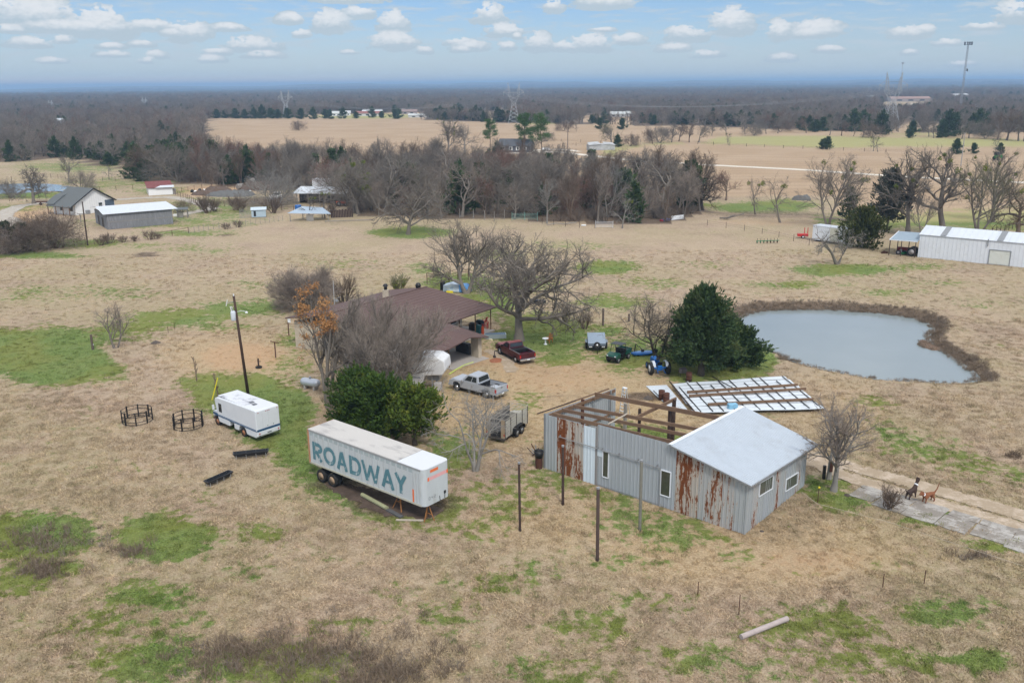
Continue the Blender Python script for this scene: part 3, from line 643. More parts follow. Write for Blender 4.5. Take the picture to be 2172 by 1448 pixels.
# ---------------------------------------------------------------- hero trees in the yard
T = make_tree
k1, k2, lev = bare(11, 13.2, spread=1.7, twigs=(12, 9, 8, 7), r0=.62, up=.07, gn=.20, clear=.34, ang=(62, 50, 48, 46), lens=(.82, .56, .50, .5), flat=.6, segs=(6, 7, 5, 4, 2))
k1, k2 = fit_h([k1, k2], 13.0); T('oak_tree', 'huge spreading leafless oak with thick trunk just behind the dark red pickup', P(1101, 722), (k1, k2), (B_GREY, B_GREY))
k1, k2, lev = bare(12, 9.5, spread=1.35, twigs=(10, 8, 7, 6), r0=.45, stems=2, up=.08, gn=.16, clear=.25, ang=(50, 45, 42, 40), lens=(.8, .56, .52, .5)); k1, k2 = fit_h([k1, k2], 11.5)
T('oak_tree', 'leafless grey tree beside the blue tarped pile, left of the huge oak', P(990, 622), (k1, k2), (B_GREY, B_GREY))
k1, k2, lev = bare(13, 13., spread=1.6, twigs=(11, 9, 7, 6), r0=.6, up=.06, gn=.2, clear=.28, ang=(64, 50, 46, 44), lens=(.82, .56, .52, .5), flat=.6); k1, k2 = fit_h([k1, k2], 12.6)
T('oak_tree', 'wide leafless oak standing alone in a green grass patch at the far pasture edge', P(866, 497), (k1, k2), (B_GREY, B_GREY))
k1, k2, lev = bare(14, 9.6, spread=1.12, twigs=(10, 8, 6, 4), r0=.2, stems=11, up=.10, gn=.10, clear=.12, ang=(32, 32, 34, 36), lens=(.70, .62, .55, .5), stemspread=.78); k1, k2 = fit_h([k1, k2], 10.6)
T('bare_tree', 'large many stemmed leafless tree hiding the white camper before the brown roof', P(818, 844), (k1, k2), (B_GREY, bark('twig_light', (.30, .255, .215))))
k1, k2, lev = bare(15, 11.6, spread=.8, twigs=(7, 6, 5, 4), r0=.24, stems=3, up=.08, gn=.13, clear=.3, ang=(40, 42, 42, 40), lens=(.5, .5, .5, .5), stemspread=.3); k1, k2 = fit_h([k1, k2], 11.4)
r_ = np.random.default_rng(5); tp = lev[3][0][:, -1]; tp = tp * (11.4 / max(lev[3][0][..., 2].max(), 1)); tp = tp[((tp[:, 2] > 7.6) & (tp[:, 0] > -2.5) & (tp[:, 0] < 1.2)) | ((tp[:, 2] > 3.6) & (tp[:, 2] < 7) & (tp[:, 0] < -1.6))]; tp = tp[r_.permutation(len(tp))[:150]]
m_ = np.repeat(np.arange(len(tp)), 26); cen = tp[m_] + r_.normal(size=(len(m_), 3)) * .16; l_ = .15 * r_.uniform(.6, 1.4, len(m_)); lf = leaves(cen, nrm(r_.normal(size=cen.shape)), l_, l_ * .6, r_)
T('orange_leaf_tree', 'slender tree with orange leaf clusters left of the brown roof', P(697, 866), (k1, k2, lf), (B_GREY, B_GREY, ORANGE), names=('trunk', 'crown', 'leaf_clusters'))
k1, k2, lev = bare(16, 7.6, spread=1.2, twigs=(5, 5, 4, 4), r0=.17, stems=4, up=-.02, gn=.2, clear=.35, ang=(48, 46, 44, 42), lens=(.62, .6, .55, .5), stemspread=.28); k1, k2 = fit_h([k1, k2], 7.8)
T('bare_tree', 'pale twisted leafless tree between the long trailer and the cattle trailer', P(1008, 997), (k1, k2), (B_PALE, B_PALE))
k1, k2, lev = bare(17, 7.6, spread=1.2, twigs=(9, 8, 7, 5), r0=.22, stems=1, up=.06, gn=.15, clear=.34, ang=(50, 40, 38, 38), lens=(.72, .6, .55, .5)); k1, k2 = fit_h([k1, k2], 7.8)
T('bare_tree', 'pale bushy leafless tree at the right end of the metal shed', P(1768, 1040), (k1, k2), (B_PALE, B_PINK))
k1, k2, lev = bare(18, 7.8, spread=1.5, twigs=(8, 8, 7, 6), r0=.26, stems=2, up=.04, gn=.2, clear=.2, ang=(55, 50, 45, 42), lens=(.75, .58, .55, .5), stemspread=.4); k1, k2 = fit_h([k1, k2], 8.0)
T('bare_tree', 'grey leafless tree leaning over the blue tractor beside the big cedar', P(1397, 758), (k1, k2), (B_DARK, B_GREY))
k1, k2, lev = bare(19, 6.5, spread=1.4, twigs=(10, 9, 7, 5), r0=.14, stems=12, up=.04, gn=.14, clear=.1, ang=(36, 34, 36, 38), lens=(.7, .6, .55, .5), stemspread=.85); k1, k2 = fit_h([k1, k2], 6.6)
T('bare_shrub_tree', 'broad rounded leafless shrub tree in the pasture behind the orange leaf tree', P(648, 652), (k1, k2), (B_GREY, B_PINK))
k1, k2, lev = bush(20, 4.2, 3.0, 20, 1.2); k1, k2 = fit_h([k1, k2], 4.6)
T('bare_bush', 'dark upright leafless bush right of the rounded shrub tree', P(728, 640), (k1, k2), (B_DARK, B_BROWN))
k1, k2, lev = bare(21, 5.2, spread=1.15, twigs=(6, 6, 5, 4), r0=.14, stems=2, up=.10, gn=.14, clear=.25, lens=(.6, .6, .55, .5)); k1, k2 = fit_h([k1, k2], 5.6)
T('bare_tree', 'small leafless tree by the wooden post beside the bright green grass', P(246, 738), (k1, k2), (B_GREY, B_PINK))
k1, k2, lev = bare(22, 6.4, spread=1.25, twigs=(6, 5, 4, 4), r0=.22, stems=2, up=.02, gn=.24, clear=.35, ang=(58, 50, 46, 44), stemspread=.45); k1, k2 = fit_h([k1, k2], 6.6)
T('dead_tree', 'small gnarled dead tree in the pasture before the white container', P(1776, 560), (k1, k2), (B_GREY, B_PALE))
for (u, v, h, lb) in ((417, 806, 2.6, 'thin leafless sapling on the tan grass left of the power pole'), (463, 842, 2.4, 'thin leafless sapling just behind the step van by the yellow guy marker')):
    k1, k2, lev = bare(int(u), h, spread=.6, twigs=(7, 4, 2, 2), r0=.04, clear=.3, lens=(.35, .5, .5, .5), gn=.08); k1, k2 = fit_h([k1, k2], h)
    T('sapling', lb, P(u, v), (k1, k2), (B_BROWN, B_BROWN))
# cedars
def cedar_thing(seed, loc, h, w, label, ma=CEDAR, name='cedar_tree', group=None, **kw):
    wd_, lf_ = cedar(seed, h, w, **kw); return T(name, label, loc, (wd_, lf_), (B_DARK, ma), group)
cedar_thing(31, P(808, 936), 5.2, 3.2, 'dark green cedar behind the middle of the long white trailer', n_b=150, per=170, base=.16, pw=.42, plumes=10)
cedar_thing(32, P(762, 913), 5.1, 3.1, 'dark green cedar behind the left half of the long white trailer', n_b=120, per=170, base=.12, pw=.45, plumes=10)
cedar_thing(33, P(880, 943), 4.9, 2.5, 'yellowish green cedar whose bare dark trunk shows behind the trailer', ma=leafmat('cedar_yellow', (.065, .11, .018), (.13, .18, .026), (.21, .21, .03), 2.), n_b=120, per=160, base=.34, pw=.45, plumes=10)
cedar_thing(34, P(1486, 795), 9.2, 4.2, 'large dark cedar standing between the blue tractor and the pond', ma=CEDAR_DK, n_b=210, per=210, ln=.40, base=.20, pw=.62, trunk_r=.34, irregular=.16, plumes=13, pls=1.05)
cedar_thing(35, P(1556, 775), 4.7, 3.1, 'lower dark cedar reaching right toward the pond edge', ma=CEDAR_DK, n_b=130, per=210, ln=.40, base=.14, pw=.8, irregular=.2, plumes=12, pls=1.)
cedar_thing(36, P(1829, 525), 7.2, 4.2, 'round olive green cedar beside the white container and carport', ma=leafmat('cedar_olive', (.05, .065, .015), (.085, .10, .02), (.12, .12, .03)), n_b=220, per=90, ln=.5, base=.06, pw=.5)
k1, k2, lev = bush(37, 2.0, 1.4, 16, 1.); T('bare_bush', 'small leafless bush growing beside the concrete path', P(1884, 1078), fit_h([k1, k2], 2.0), (B_BROWN, B_BROWN))
k1, k2, lev = bush(38, 2.2, 1.3, 12, .9); T('bare_bush', 'small leafless shrub nearest the tall wooden post right of the oak', P(1240, 697), fit_h([k1, k2], 2.9), (B_BROWN, B_BROWN))
k1, k2, lev = bush(39, 1.8, 1.3, 12, .9); T('bare_bush', 'small leafless shrub halfway between the oak and the grey cargo trailer', P(1200, 682), fit_h([k1, k2], 2.2), (B_BROWN, B_BROWN))
k1, k2, lev = bush(40, 2.6, 1.5, 14, 1.); T('evergreen_bush', 'thin greenish bush behind the ridge of the brown roof', P(845, 622), [*fit_h([k1, k2], 3.4), clumps(lev[2], 60, .3, np.random.default_rng(3), .16, 16)], (B_BROWN, B_OLIVE, MIST), names=('trunk', 'crown', 'leaves'))
k1, k2, lev = bush(41, 3, 2., 14, 1.); T('evergreen_bush', 'low green bush between the bare tree and the big cedar', P(1438, 765), [*fit_h([k1, k2], 3.2), clumps(lev[2], 150, .35, np.random.default_rng(3), .16, 16)], (B_BROWN, B_OLIVE, CEDAR_DK), names=('trunk', 'crown', 'leaves'))

# ---------------------------------------------------------------- tree row on the right and other single trees
VAR = {}
def variant(key, parts): VAR[key] = [arr_mesh('trunk' if i == 0 else 'crown', V, Fq, i == 0) for i, (V, Fq) in enumerate(parts)]
def vb(key, seed, h, n_mist=0, **kw):
    k1, k2, lev = bare(seed, h, **kw); sc_ = h / max(k1[0][:, 2].max(), k2[0][:, 2].max()); ps = [(k1[0] * sc_, k1[1]), (k2[0] * sc_, k2[1])]
    if n_mist: cl = clumps(lev[2], n_mist, .5, np.random.default_rng(seed), .22, 70, h * .3); ps.append((cl[0] * sc_, cl[1]))
    variant(key, ps)
vb('round1', 101, 12, spread=1.25, twigs=(9, 7, 6, 5), r0=.28, up=.08, clear=.25)
vb('round2', 102, 11, spread=1.45, twigs=(9, 8, 6, 5), r0=.3, up=.04, clear=.25, gn=.2)
vb('round3', 103, 9, spread=1.5, twigs=(10, 8, 6, 4), r0=.2, stems=4, up=.06, clear=.15, stemspread=.5)
vb('tall1', 104, 14, spread=.85, twigs=(9, 7, 6, 4), r0=.24, up=.14, clear=.35, ang=(38, 40, 40, 40))
vb('tall2', 105, 13, spread=.95, twigs=(8, 7, 6, 5), r0=.26, stems=2, up=.12, clear=.3, ang=(42, 40, 40, 40), stemspread=.2)
vb('row1', 106, 17, n_mist=9, spread=1.0, twigs=(9, 8, 6, 5), r0=.42, up=.12, clear=.32, gn=.17, ang=(44, 44, 42, 40))
vb('row2', 107, 16, n_mist=7, spread=1.15, twigs=(9, 8, 6, 5), r0=.5, up=.08, clear=.38, gn=.2, ang=(56, 46, 44, 42))
vb('row3', 108, 14, n_mist=6, spread=1.0, twigs=(8, 7, 6, 4), r0=.3, stems=3, up=.10, clear=.3, gn=.18, stemspread=.3)
vb('gnarl', 109, 9, n_mist=3, spread=1.3, twigs=(6, 6, 5, 4), r0=.2, stems=1, up=.04, clear=.35, gn=.24, lean=(.25, 0), ang=(55, 50, 46, 44))
vb('oakw', 110, 11.5, spread=1.6, twigs=(10, 8, 7, 5), r0=.5, up=.05, clear=.28, gn=.24, ang=(70, 50, 46, 44), flat=.5)
vb('mist', 111, 11, n_mist=26, spread=1.2, twigs=(9, 7, 6, 4), r0=.28, up=.06, clear=.25, gn=.18)
for k, (h, w_) in {'cedar1': (8., 3.), 'cedar2': (6., 2.6), 'cedar3': (9.5, 2.8)}.items(): variant(k, cedar(int(k[-1]) + 120, h, w_, n_b=80, per=60, ln=.62, base=.03, pw=.6, plumes=5, pls=1.1))
variant('pine1', pine(130, 15, 5.2)); variant('pine2', pine(131, 16, 5.6, .28)); variant('bush1', bush(132, 2.6, 2.2, 18, 1.)[:2]); variant('bush2', bush(133, 3.6, 2.2, 16, 1.1)[:2])
BASEH = dict(round1=12, round2=11, round3=9, tall1=14, tall2=13, row1=17, row2=16, row3=14, gnarl=9, oakw=11.5, mist=11, cedar1=8, cedar2=6, cedar3=9.5, pine1=15, pine2=16, bush1=2.6, bush2=3.6)
NAMES = {'cedar': 'cedar_tree', 'pine': 'pine_tree', 'bush': 'bare_bush'}
def place(key, u, v, h, label, mats=None, group=None, rz=None, loc=None, wide=1.):
    name = NAMES.get(key.rstrip('123'), 'bare_tree'); x = P(u, v) if loc is None else Vector(loc)
    x.z = float(gz(np.array([x.x]), np.array([x.y]))[0]); t = thing(name, label, 'bush' if key[:4] == 'bush' else 'tree', x, random.uniform(0, 6.28) if rz is None else rz, group)
    s = h / BASEH[key]; t.scale = (s * wide, s * wide, s)
    if mats is None: mats = (B_DARK, CEDAR_DK) if key[:5] == 'cedar' else ((B_BROWN, PINE) if key[:4] == 'pine' else (B_GREY, B_GREY, MIST))
    for i, me_ in enumerate(VAR[key]):
        nm = ('trunk', 'crown', 'mistletoe')[i]; o = bpy.data.objects.new(nm, me_); C.objects.link(o); o.parent = t
        if i == 2: o['kind'] = 'stuff'
        if not me_.materials: me_.materials.append(mats[i] if i < len(mats) else MIST)
        o.material_slots[0].link = 'OBJECT'; o.material_slots[0].material = mats[i] if i < len(mats) else MIST
    return t
MG = (B_GREY, B_GREY); MR = (B_BROWN, B_RED); MB_ = (B_BROWN, B_BROWN); MP = (B_PALE, B_PALE); MO = (B_GREY, B_OLIVE); MT = (B_GREY, B_PINK)
for key, u, v, h, lb, ms in [
 ('row3', 1757, 482, 15.5, 'tall leafless tree right behind the white container', MG), ('gnarl', 1818, 470, 12.5, 'crooked leafless tree left of the dark evergreen behind the container', MG),
 ('row1', 1925, 498, 17., 'tall leafless tree with mistletoe behind the carport roof', MG), ('row2', 2000, 500, 18., 'thickest dark trunked leafless tree behind the white barn', (B_GREY, B_GREY)),
 ('row3', 2075, 502, 15.5, 'leaning multi trunk leafless tree with mistletoe behind the white barn roof', MO), ('oakw', 2158, 500, 11.5, 'spreading leafless tree by the pipe fence at the right edge', MB_),
 ('row1', 2105, 470, 16., 'leafless tree furthest back of the row behind the white barn', MT), ('tall2', 1955, 505, 9.5, 'slim leafless tree between two tall ones behind the carport', MG),
 ('gnarl', 1655, 472, 11., 'thin leaning leafless tree left of the tall ones at the lane', MG), ('gnarl', 1603, 455, 9.5, 'small twisted leafless tree with mistletoe beside the green strip', MG),
 ('oakw', 1487, 446, 13., 'dark spreading leafless tree at the right end of the wood', (B_DARK, B_BROWN)), ('round2', 1540, 425, 8., 'low reddish leafless tree behind the end of the wood', MR),
 ('oakw', 72, 432, 11., 'spreading leafless oak beside the left pond', (B_GREY, B_GREY)), ('round1', 146, 384, 9.5, 'leafless tree behind the left pond beyond the white house', MG), ('round3', 172, 404, 7., 'pale leafless tree between the left pond and the white house', MT), ('gnarl', 232, 381, 6., 'thin crooked leafless tree alone on the far left pasture', MG),
 ('round3', 24, 420, 6., 'leafless tree at the left border beside the gravel drive', MG), ('round3', 588, 440, 10.5, 'pale fan shaped leafless tree beside the hay bale row', MP), ('gnarl', 690, 462, 7.5, 'leafless tree beside the blue grey tin roof', MG), ('gnarl', 655, 466, 6.5, 'leaning leafless tree before the blue grey tin roof', (B_DARK, B_GREY)),
 ('mist', 752, 452, 12.5, 'tree thick with green mistletoe above the lean to shed', MO), ('tall2', 1290, 460, 13., 'slim pale leafless tree at the front edge of the wood', MP), ('gnarl', 1320, 484, 7.5, 'fallen looking pale leafless tree at the wood edge behind the gate', MP), ('tall1', 1160, 474, 10., 'broken pale trunk tree by the green gate', MP),
 ('round3', 388, 450, 3.6, 'little leafless tree at the right end of the grey barn', MB_),
 ('pine1', 1112, 323, 15., 'left one of two tall green pines by the far house', None), ('pine2', 1150, 328, 15.5, 'right one of two tall green pines by the far house', None), ('pine1', 1040, 315, 12., 'green pine left of the far house roof', None),
 ('row1', 950, 330, 17., 'tall leafless tree with green patches above the wood line', MG), ('round2', 985, 328, 14., 'leafless tree left of the single pine above the wood', MG),
 ('round2', 1296, 312, 12., 'leafless tree over the ruined tin shed in the far field', MO), ('cedar2', 1310, 312, 5.5, 'round dark evergreen beside the ruined tin shed', None), ('cedar2', 1273, 274, 7., 'dark evergreen left of the lone field tree top', None), ('cedar2', 1320, 275, 7., 'dark evergreen right of the lone field tree top', None), ('round3', 1337, 310, 7., 'small leafless tree right of the ruined tin shed', MB_),
 ('cedar2', 1755, 317, 5.5, 'dark green bush tree on the field boundary, right one of a pair', None), ('cedar2', 1743, 316, 4.2, 'dark green bush tree on the field boundary, left one of a pair', None), ('gnarl', 1852, 321, 7.5, 'leaning bare snag on the field boundary', MG), ('gnarl', 1862, 322, 8., 'tall bare snag beside the leaning one on the boundary', MG),
 ('cedar2', 2028, 327, 6., 'dark evergreen beside the far field pole', None), ('cedar2', 2064, 326, 4.2, 'small round evergreen right of the far field pole', None), ('cedar2', 2120, 328, 4.5, 'small evergreen behind the green farm machine', None), ('cedar2', 1930, 293, 5.5, 'round evergreen alone behind the green field', None), ('gnarl', 2108, 328, 8., 'bare snag behind the green farm machine', MG)]:
    place(key, u, v, h, lb, ms)
t = cedar_thing(42, P(1880, 492), 12.5, 4.4, 'tall grey green evergreen behind the olive cedar', ma=leafmat('grey_green', (.06, .07, .05), (.11, .12, .085)), n_b=240, per=70, ln=.6, base=.2, pw=.5)
cedar_thing(43, P(1800, 470), 7.5, 2.2, 'small pointed evergreen left of the tall grey green one', ma=CEDAR_DK, n_b=80, per=60, ln=.5, base=.1, pw=.5)
for u, v, h, lb, k in ((18, 535, 5.5, 'dense dark evergreen thicket bush at the left border', 'cedar2'), (52, 532, 5., 'tangled bush with dark leaves left of the metal gate', 'cedar2')):
    place(k, u, v, h, lb, (B_BROWN, leafmat('bush_green', (.03, .05, .02), (.08, .08, .04), (.14, .07, .04))), wide=1.1)
for i, (u, v, h, k) in enumerate([(35, 534, 6.5, 'round3'), (66, 530, 7.5, 'round3'), (84, 528, 6.5, 'tall2'), (105, 526, 8.5, 'round3'), (122, 526, 7., 'round3'), (134, 525, 6., 'tall2'), (2, 538, 5., 'round3')]):
    place(k, u, v, h, 'leafless brown thicket tree crowded at the left field corner', (B_BROWN, B_BROWN if i % 2 else B_PINK), 'thicket trees at the left field corner')
for i, (u, v, h) in enumerate([(440, 452, 5.), (455, 448, 4.), (500, 446, 4.5), (512, 450, 3.6), (430, 446, 4.), (580, 452, 5.), (700, 458, 4.)]):
    place('bush2', u, v, h, 'brown leafless brush growing among the sheds of the left farm', MB_, 'brush among the farm sheds')
for i, (u, v, h) in enumerate([(215, 520, 2.2), (232, 516, 2.4), (262, 514, 1.6), (287, 512, 1.4), (318, 508, 2.2), (335, 506, 1.4), (480, 486, 1.6), (505, 482, 1.8)]):
    place('bush1', u, v, h, 'scrubby brown bush along the left pasture fence', MB_, 'scrub along the left fence')
# scattered field trees far right
for u, v, h, k in [(1384,305,8,'round2'),(1400,303,10,'round3'),(1425,302,11,'round1'),(1440,300,10,'round2'),(1462,302,11,'round1'),(1482,302,10,'round2'),(1510,288,8,'round1'),(1545,308,7,'gnarl'),(1540,286,9,'round2'),(1580,285,8,'round1'),(1600,288,9,'round3'),(1625,284,8,'round2'),(1650,283,11,'round1'),(1655,280,9,'round3'),(1710,282,10,'round2'),(1760,287,11,'round1'),(1785,288,9,'round2'),(1810,289,7,'gnarl'),(1830,291,11,'round1'),(1850,292,9,'round3'),(1885,286,9,'round2'),(1905,280,12,'round1'),(1980,293,10,'round1'),(1970,290,9,'round2'),(2040,295,12,'round1'),(2055,293,10,'round2'),(2090,294,10,'round3'),(2115,297,15,'round1'),(2135,298,16,'round2'),(2160,299,17,'round1'),(2172,300,15,'round2'),(2095,290,12,'round1'),(1195,278,7,'round3'),(1205,280,8,'round2'),(1222,279,6,'gnarl'),(635,277,8,'round3'),(1370,274,6,'gnarl'),(1412,290,6,'round3'),(1160,300,6,'round3')]:
    place(k, u, v, h, 'leafless grey brown tree dotted along the far field boundaries', (B_BROWN, B_BROWN) if (u + v) % 3 == 0 else MG, 'trees along the far field boundaries')
for u, v, h in [(1715,278,9),(1745,278,8),(1810,279,13),(1830,277,12),(1870,285,13),(1790,276,9),(1935,284,7),(2010,290,14),(2025,288,12),(1998,292,9),(2075,280,13),(2060,284,11),(2095,288,9),(1700,276,8),(1730,280,7),(1640,272,9),(1560,268,8),(1570,266,10),(1540,268,9),(1500,262,7),(1510,264,8),(1440,264,7),(1455,262,8),(1430,263,7),(1265,262,7),(1280,263,8),(1290,260,6),(1380,262,5),(1182,262,6),(1255,262,6)]:
    place('cedar1' if h > 8 else 'cedar2', u, v, h, 'dark evergreen standing along the far field edge on the right', None, 'evergreens along the far right field edge', wide=1.15)
for u, v, h in [(540,252,10),(556,252,12),(575,252,9),(590,252,8),(520,252,8),(640,253,9),(665,253,10),(690,252,8),(728,252,10),(755,252,6),(790,250,10),(810,251,6),(838,253,9),(845,250,8),(925,254,9),(935,253,11),(965,254,12),(975,255,10),(1000,256,9),(1010,257,12),(1020,256,10),(1055,259,11),(1065,259,9),(1078,258,8),(700,253,7),(610,252,9),(500,252,9),(480,251,8),(460,251,8)]:
    place('cedar1' if h > 9 else 'cedar2', u, v, h, 'dark evergreen along the far edge of the big tan field', None, 'evergreens along the tan field edge', wide=1.2)

# ---------------------------------------------------------------- the wood: nearest trees as individuals
r_ = np.random.default_rng(77)
cand = []
bx0, by0 = gxy(200, 480); 
tries = r_.uniform(size=(6000, 2)); uu = 240 + tries[:, 0] * 1270; 
px_ = r_.uniform(-130, 75, 9000); py_ = r_.uniform(165, 345, 9000); uu, vv = project(px_, py_)
ok = in_poly(BELT, uu, vv); px_, py_, uu, vv = px_[ok], py_[ok], uu[ok], vv[ok]
keep = []
for i in range(len(px_)):
    mind = 4.6 if seg_dist([(300,384),(560,400),(760,456),(1000,463),(1330,478),(1440,470)], uu[i], vv[i], False) < 18 else 6.2
    if all((px_[i] - px_[j]) ** 2 + (py_[i] - py_[j]) ** 2 > mind ** 2 for j in keep): keep.append(i)
keep = keep[:225]
for i in keep:
    u, v = uu[i], vv[i]; q = r_.random(); front = v > np.interp(u, [250, 560, 760, 1000, 1330, 1490], [355, 388, 440, 450, 462, 440])
    ev = .36 if u < 560 else (.16 if u < 1000 else .18)
    if q < ev: k, h, ms, lb, gp = ('cedar1', 'cedar3', 'cedar2')[r_.integers(3)], r_.uniform(6.5, 11), None, 'dark evergreen growing among the bare trees of the wood', 'evergreens in the wood'
    else:
        k = ('round1', 'round2', 'tall1', 'tall2', 'round3')[r_.integers(5)]; h = r_.uniform(9.5, 14.5) * (.8 if front and r_.random() < .4 else 1)
        z = r_.random()
        if 0.0 < z < (.30 if 420 < u < 640 or 1180 < u < 1300 else .06): ms, lb, gp = MR, 'leafless tree with reddish twigs in the wood behind the pasture', 'reddish bare trees in the wood'
        elif z > .80: ms, lb, gp = MT, 'leafless tree with pale tan twigs in the wood behind the pasture', 'pale bare trees in the wood'
        elif z > .6: ms, lb, gp = MB_, 'leafless tree with brown twigs in the wood behind the pasture', 'brown bare trees in the wood'
        else: ms, lb, gp = MG, 'leafless grey tree in the dense wood behind the pasture', 'grey bare trees in the wood'
    place(k, u, v, h, lb, ms, gp, loc=(px_[i], py_[i], 0))

# ---------------------------------------------------------------- stuff: far woods, brush, grass (geometry nodes on points)
def proto(name, meshes, mats):
    """joined prototype mesh, not linked to the scene"""
    V, Fq, mi, o = [], [], [], 0
    for k, me_ in enumerate(meshes):
        n_ = len(me_.vertices); co = np.empty(n_ * 3, np.float32); me_.vertices.foreach_get('co', co); lo = np.empty(len(me_.loops), np.int32); me_.loops.foreach_get('vertex_index', lo)
        V.append(co.reshape(-1, 3)); Fq.append(lo.reshape(-1, 4) + o); mi.append(np.full(len(me_.polygons), k)); o += n_
    me2 = arr_mesh(name, np.concatenate(V), np.concatenate(Fq)); 
    for a in mats: me2.materials.append(a)
    me2.polygons.foreach_set('material_index', np.concatenate(mi).astype(np.int32)); return bpy.data.objects.new(name, me2)
def scatter(name, pts, scale, rot, idx, protos, label=None, cat=None, attrs=None, tilt=None):
    me_ = bpy.data.meshes.new(name); n_ = len(pts); me_.vertices.add(n_); me_.vertices.foreach_set('co', np.asarray(pts, np.float32).ravel())
    def at(nm, typ, val, fld='value'):
        a = me_.attributes.new(nm, typ, 'POINT'); a.data.foreach_set(fld, np.asarray(val).ravel())
    at('sc', 'FLOAT_VECTOR', np.asarray(scale, np.float32), 'vector'); at('rt', 'FLOAT_VECTOR', np.stack([np.zeros(n_), np.zeros(n_), rot], 1).astype(np.float32) if tilt is None else tilt.astype(np.float32), 'vector'); at('ix', 'INT', idx.astype(np.int32))
    for k, v in (attrs or {}).items(): at(k, 'FLOAT', v.astype(np.float32))
    o = bpy.data.objects.new(name, me_); C.objects.link(o)
    g = bpy.data.node_groups.new(name, 'GeometryNodeTree'); g.interface.new_socket('Geometry', in_out='INPUT', socket_type='NodeSocketGeometry'); g.interface.new_socket('Geometry', in_out='OUTPUT', socket_type='NodeSocketGeometry')
    nd = g.nodes; gi = nd.new('NodeGroupInput'); go = nd.new('NodeGroupOutput'); ip = nd.new('GeometryNodeInstanceOnPoints'); jg = nd.new('GeometryNodeJoinGeometry')
    for p in reversed(protos):
        oi = nd.new('GeometryNodeObjectInfo'); oi.inputs['Object'].default_value = p; oi.inputs['As Instance'].default_value = True; g.links.new(oi.outputs['Geometry'], jg.inputs[0])
    def na(nm, t):
        a = nd.new('GeometryNodeInputNamedAttribute'); a.data_type = t; a.inputs[0].default_value = nm; return a.outputs[0]
    g.links.new(gi.outputs[0], ip.inputs['Points']); g.links.new(jg.outputs[0], ip.inputs['Instance']); ip.inputs['Pick Instance'].default_value = True
    g.links.new(na('ix', 'INT'), ip.inputs['Instance Index']); er = nd.new('FunctionNodeEulerToRotation'); g.links.new(na('rt', 'FLOAT_VECTOR'), er.inputs[0]); g.links.new(er.outputs[0], ip.inputs['Rotation']); g.links.new(na('sc', 'FLOAT_VECTOR'), ip.inputs['Scale']); g.links.new(ip.outputs[0], go.inputs[0])
    md = o.modifiers.new('scatter', 'NODES'); md.node_group = g; o['kind'] = 'stuff'; tag(o, label, cat); return o
def fv(key, seed, h, **kw):
    k1, k2, lev = bare(seed, h, twigs=(8, 6, 5, 4), sides=(5, 4, 3, 3, 3), segs=(4, 4, 3, 2, 1), **kw); s = h / max(k1[0][:, 2].max(), k2[0][:, 2].max()); return [arr_mesh('a', k1[0] * s, k1[1]), arr_mesh('b', k2[0] * s * 1.0, k2[1])]
FP = []
for sd_, h, ms, kw in ((201, 11, MG, dict(spread=1.35, clear=.2)), (202, 12, MT, dict(spread=1.25, clear=.25)), (203, 11, MB_, dict(spread=1.4, clear=.2)), (204, 12, MR, dict(spread=1.2, clear=.25)), (205, 10, MG, dict(spread=1.6, clear=.15, stems=3))):
    FP.append(proto('far_bare', fv('x', sd_, h, r0=.3, gn=.18, **kw), ms))
for k in ('cedar1', 'cedar2'): FP.append(proto('far_evergreen', VAR[k][:2], (B_DARK, CEDAR_DK)))
def far_points(r0, r1, spacing, seed):
    r = np.random.default_rng(seed); a = R(62) ; area = .5 * a * (r1 ** 2 - r0 ** 2); n_ = int(area / spacing ** 2)
    rr = np.sqrt(r.uniform(r0 ** 2, r1 ** 2, n_)); th = r.uniform(-a / 2, a / 2, n_); x, y = rr * np.sin(th), rr * np.cos(th); u, v = project(x, y)
    ok = is_forest(u, v) & ~in_poly(BELT, u, v) & (u > -260) & (u < 2430); return x[ok], y[ok], u[ok], v[ok]
X, Y, S_ = [], [], []
for r0, r1, sp, s0 in ((225, 520, 6.6, 1.0), (520, 1000, 8.6, 1.08), (1000, 1900, 13, 1.5), (1900, 3600, 24, 2.3), (3600, 7500, 48, 3.6)):
    x, y, u, v = far_points(r0, r1, sp, int(r0)); X.append(x); Y.append(y); S_.append(np.full(len(x), s0))
X = np.concatenate(X); Y = np.concatenate(Y); S_ = np.concatenate(S_); r = np.random.default_rng(5)
lowf = np.sin(X / 61. + 2 * np.sin(Y / 83.)) * np.sin(Y / 57. + 1.7 * np.sin(X / 91.)); q = r.random(len(X))
idx = np.select([q < .30 + .12 * lowf, q < .52, q < .72, q < .80 + .06 * lowf, q < .93 - .03 * lowf, q < .97], [0, 1, 2, 3, 4, 5], 6)
idx = np.where((lowf < -.55) & (r.random(len(X)) < .45), 5, idx)
sh = S_ ** .25 * r.uniform(.72, 1.15, len(X)); sw = S_ * r.uniform(.9, 1.2, len(X)); ev = idx >= 5; sw = np.where(ev, S_ ** .5 * r.uniform(.9, 1.3, len(X)), sw)
print('far trees', len(X))
scatter('far_woodland', np.stack([X, Y, gz(X, Y) - .2], 1), np.stack([sw, sw, sh], 1), r.random(len(X)) * 6.28, idx, FP, 'grey brown leafless woodland stretching to the horizon', 'woodland')
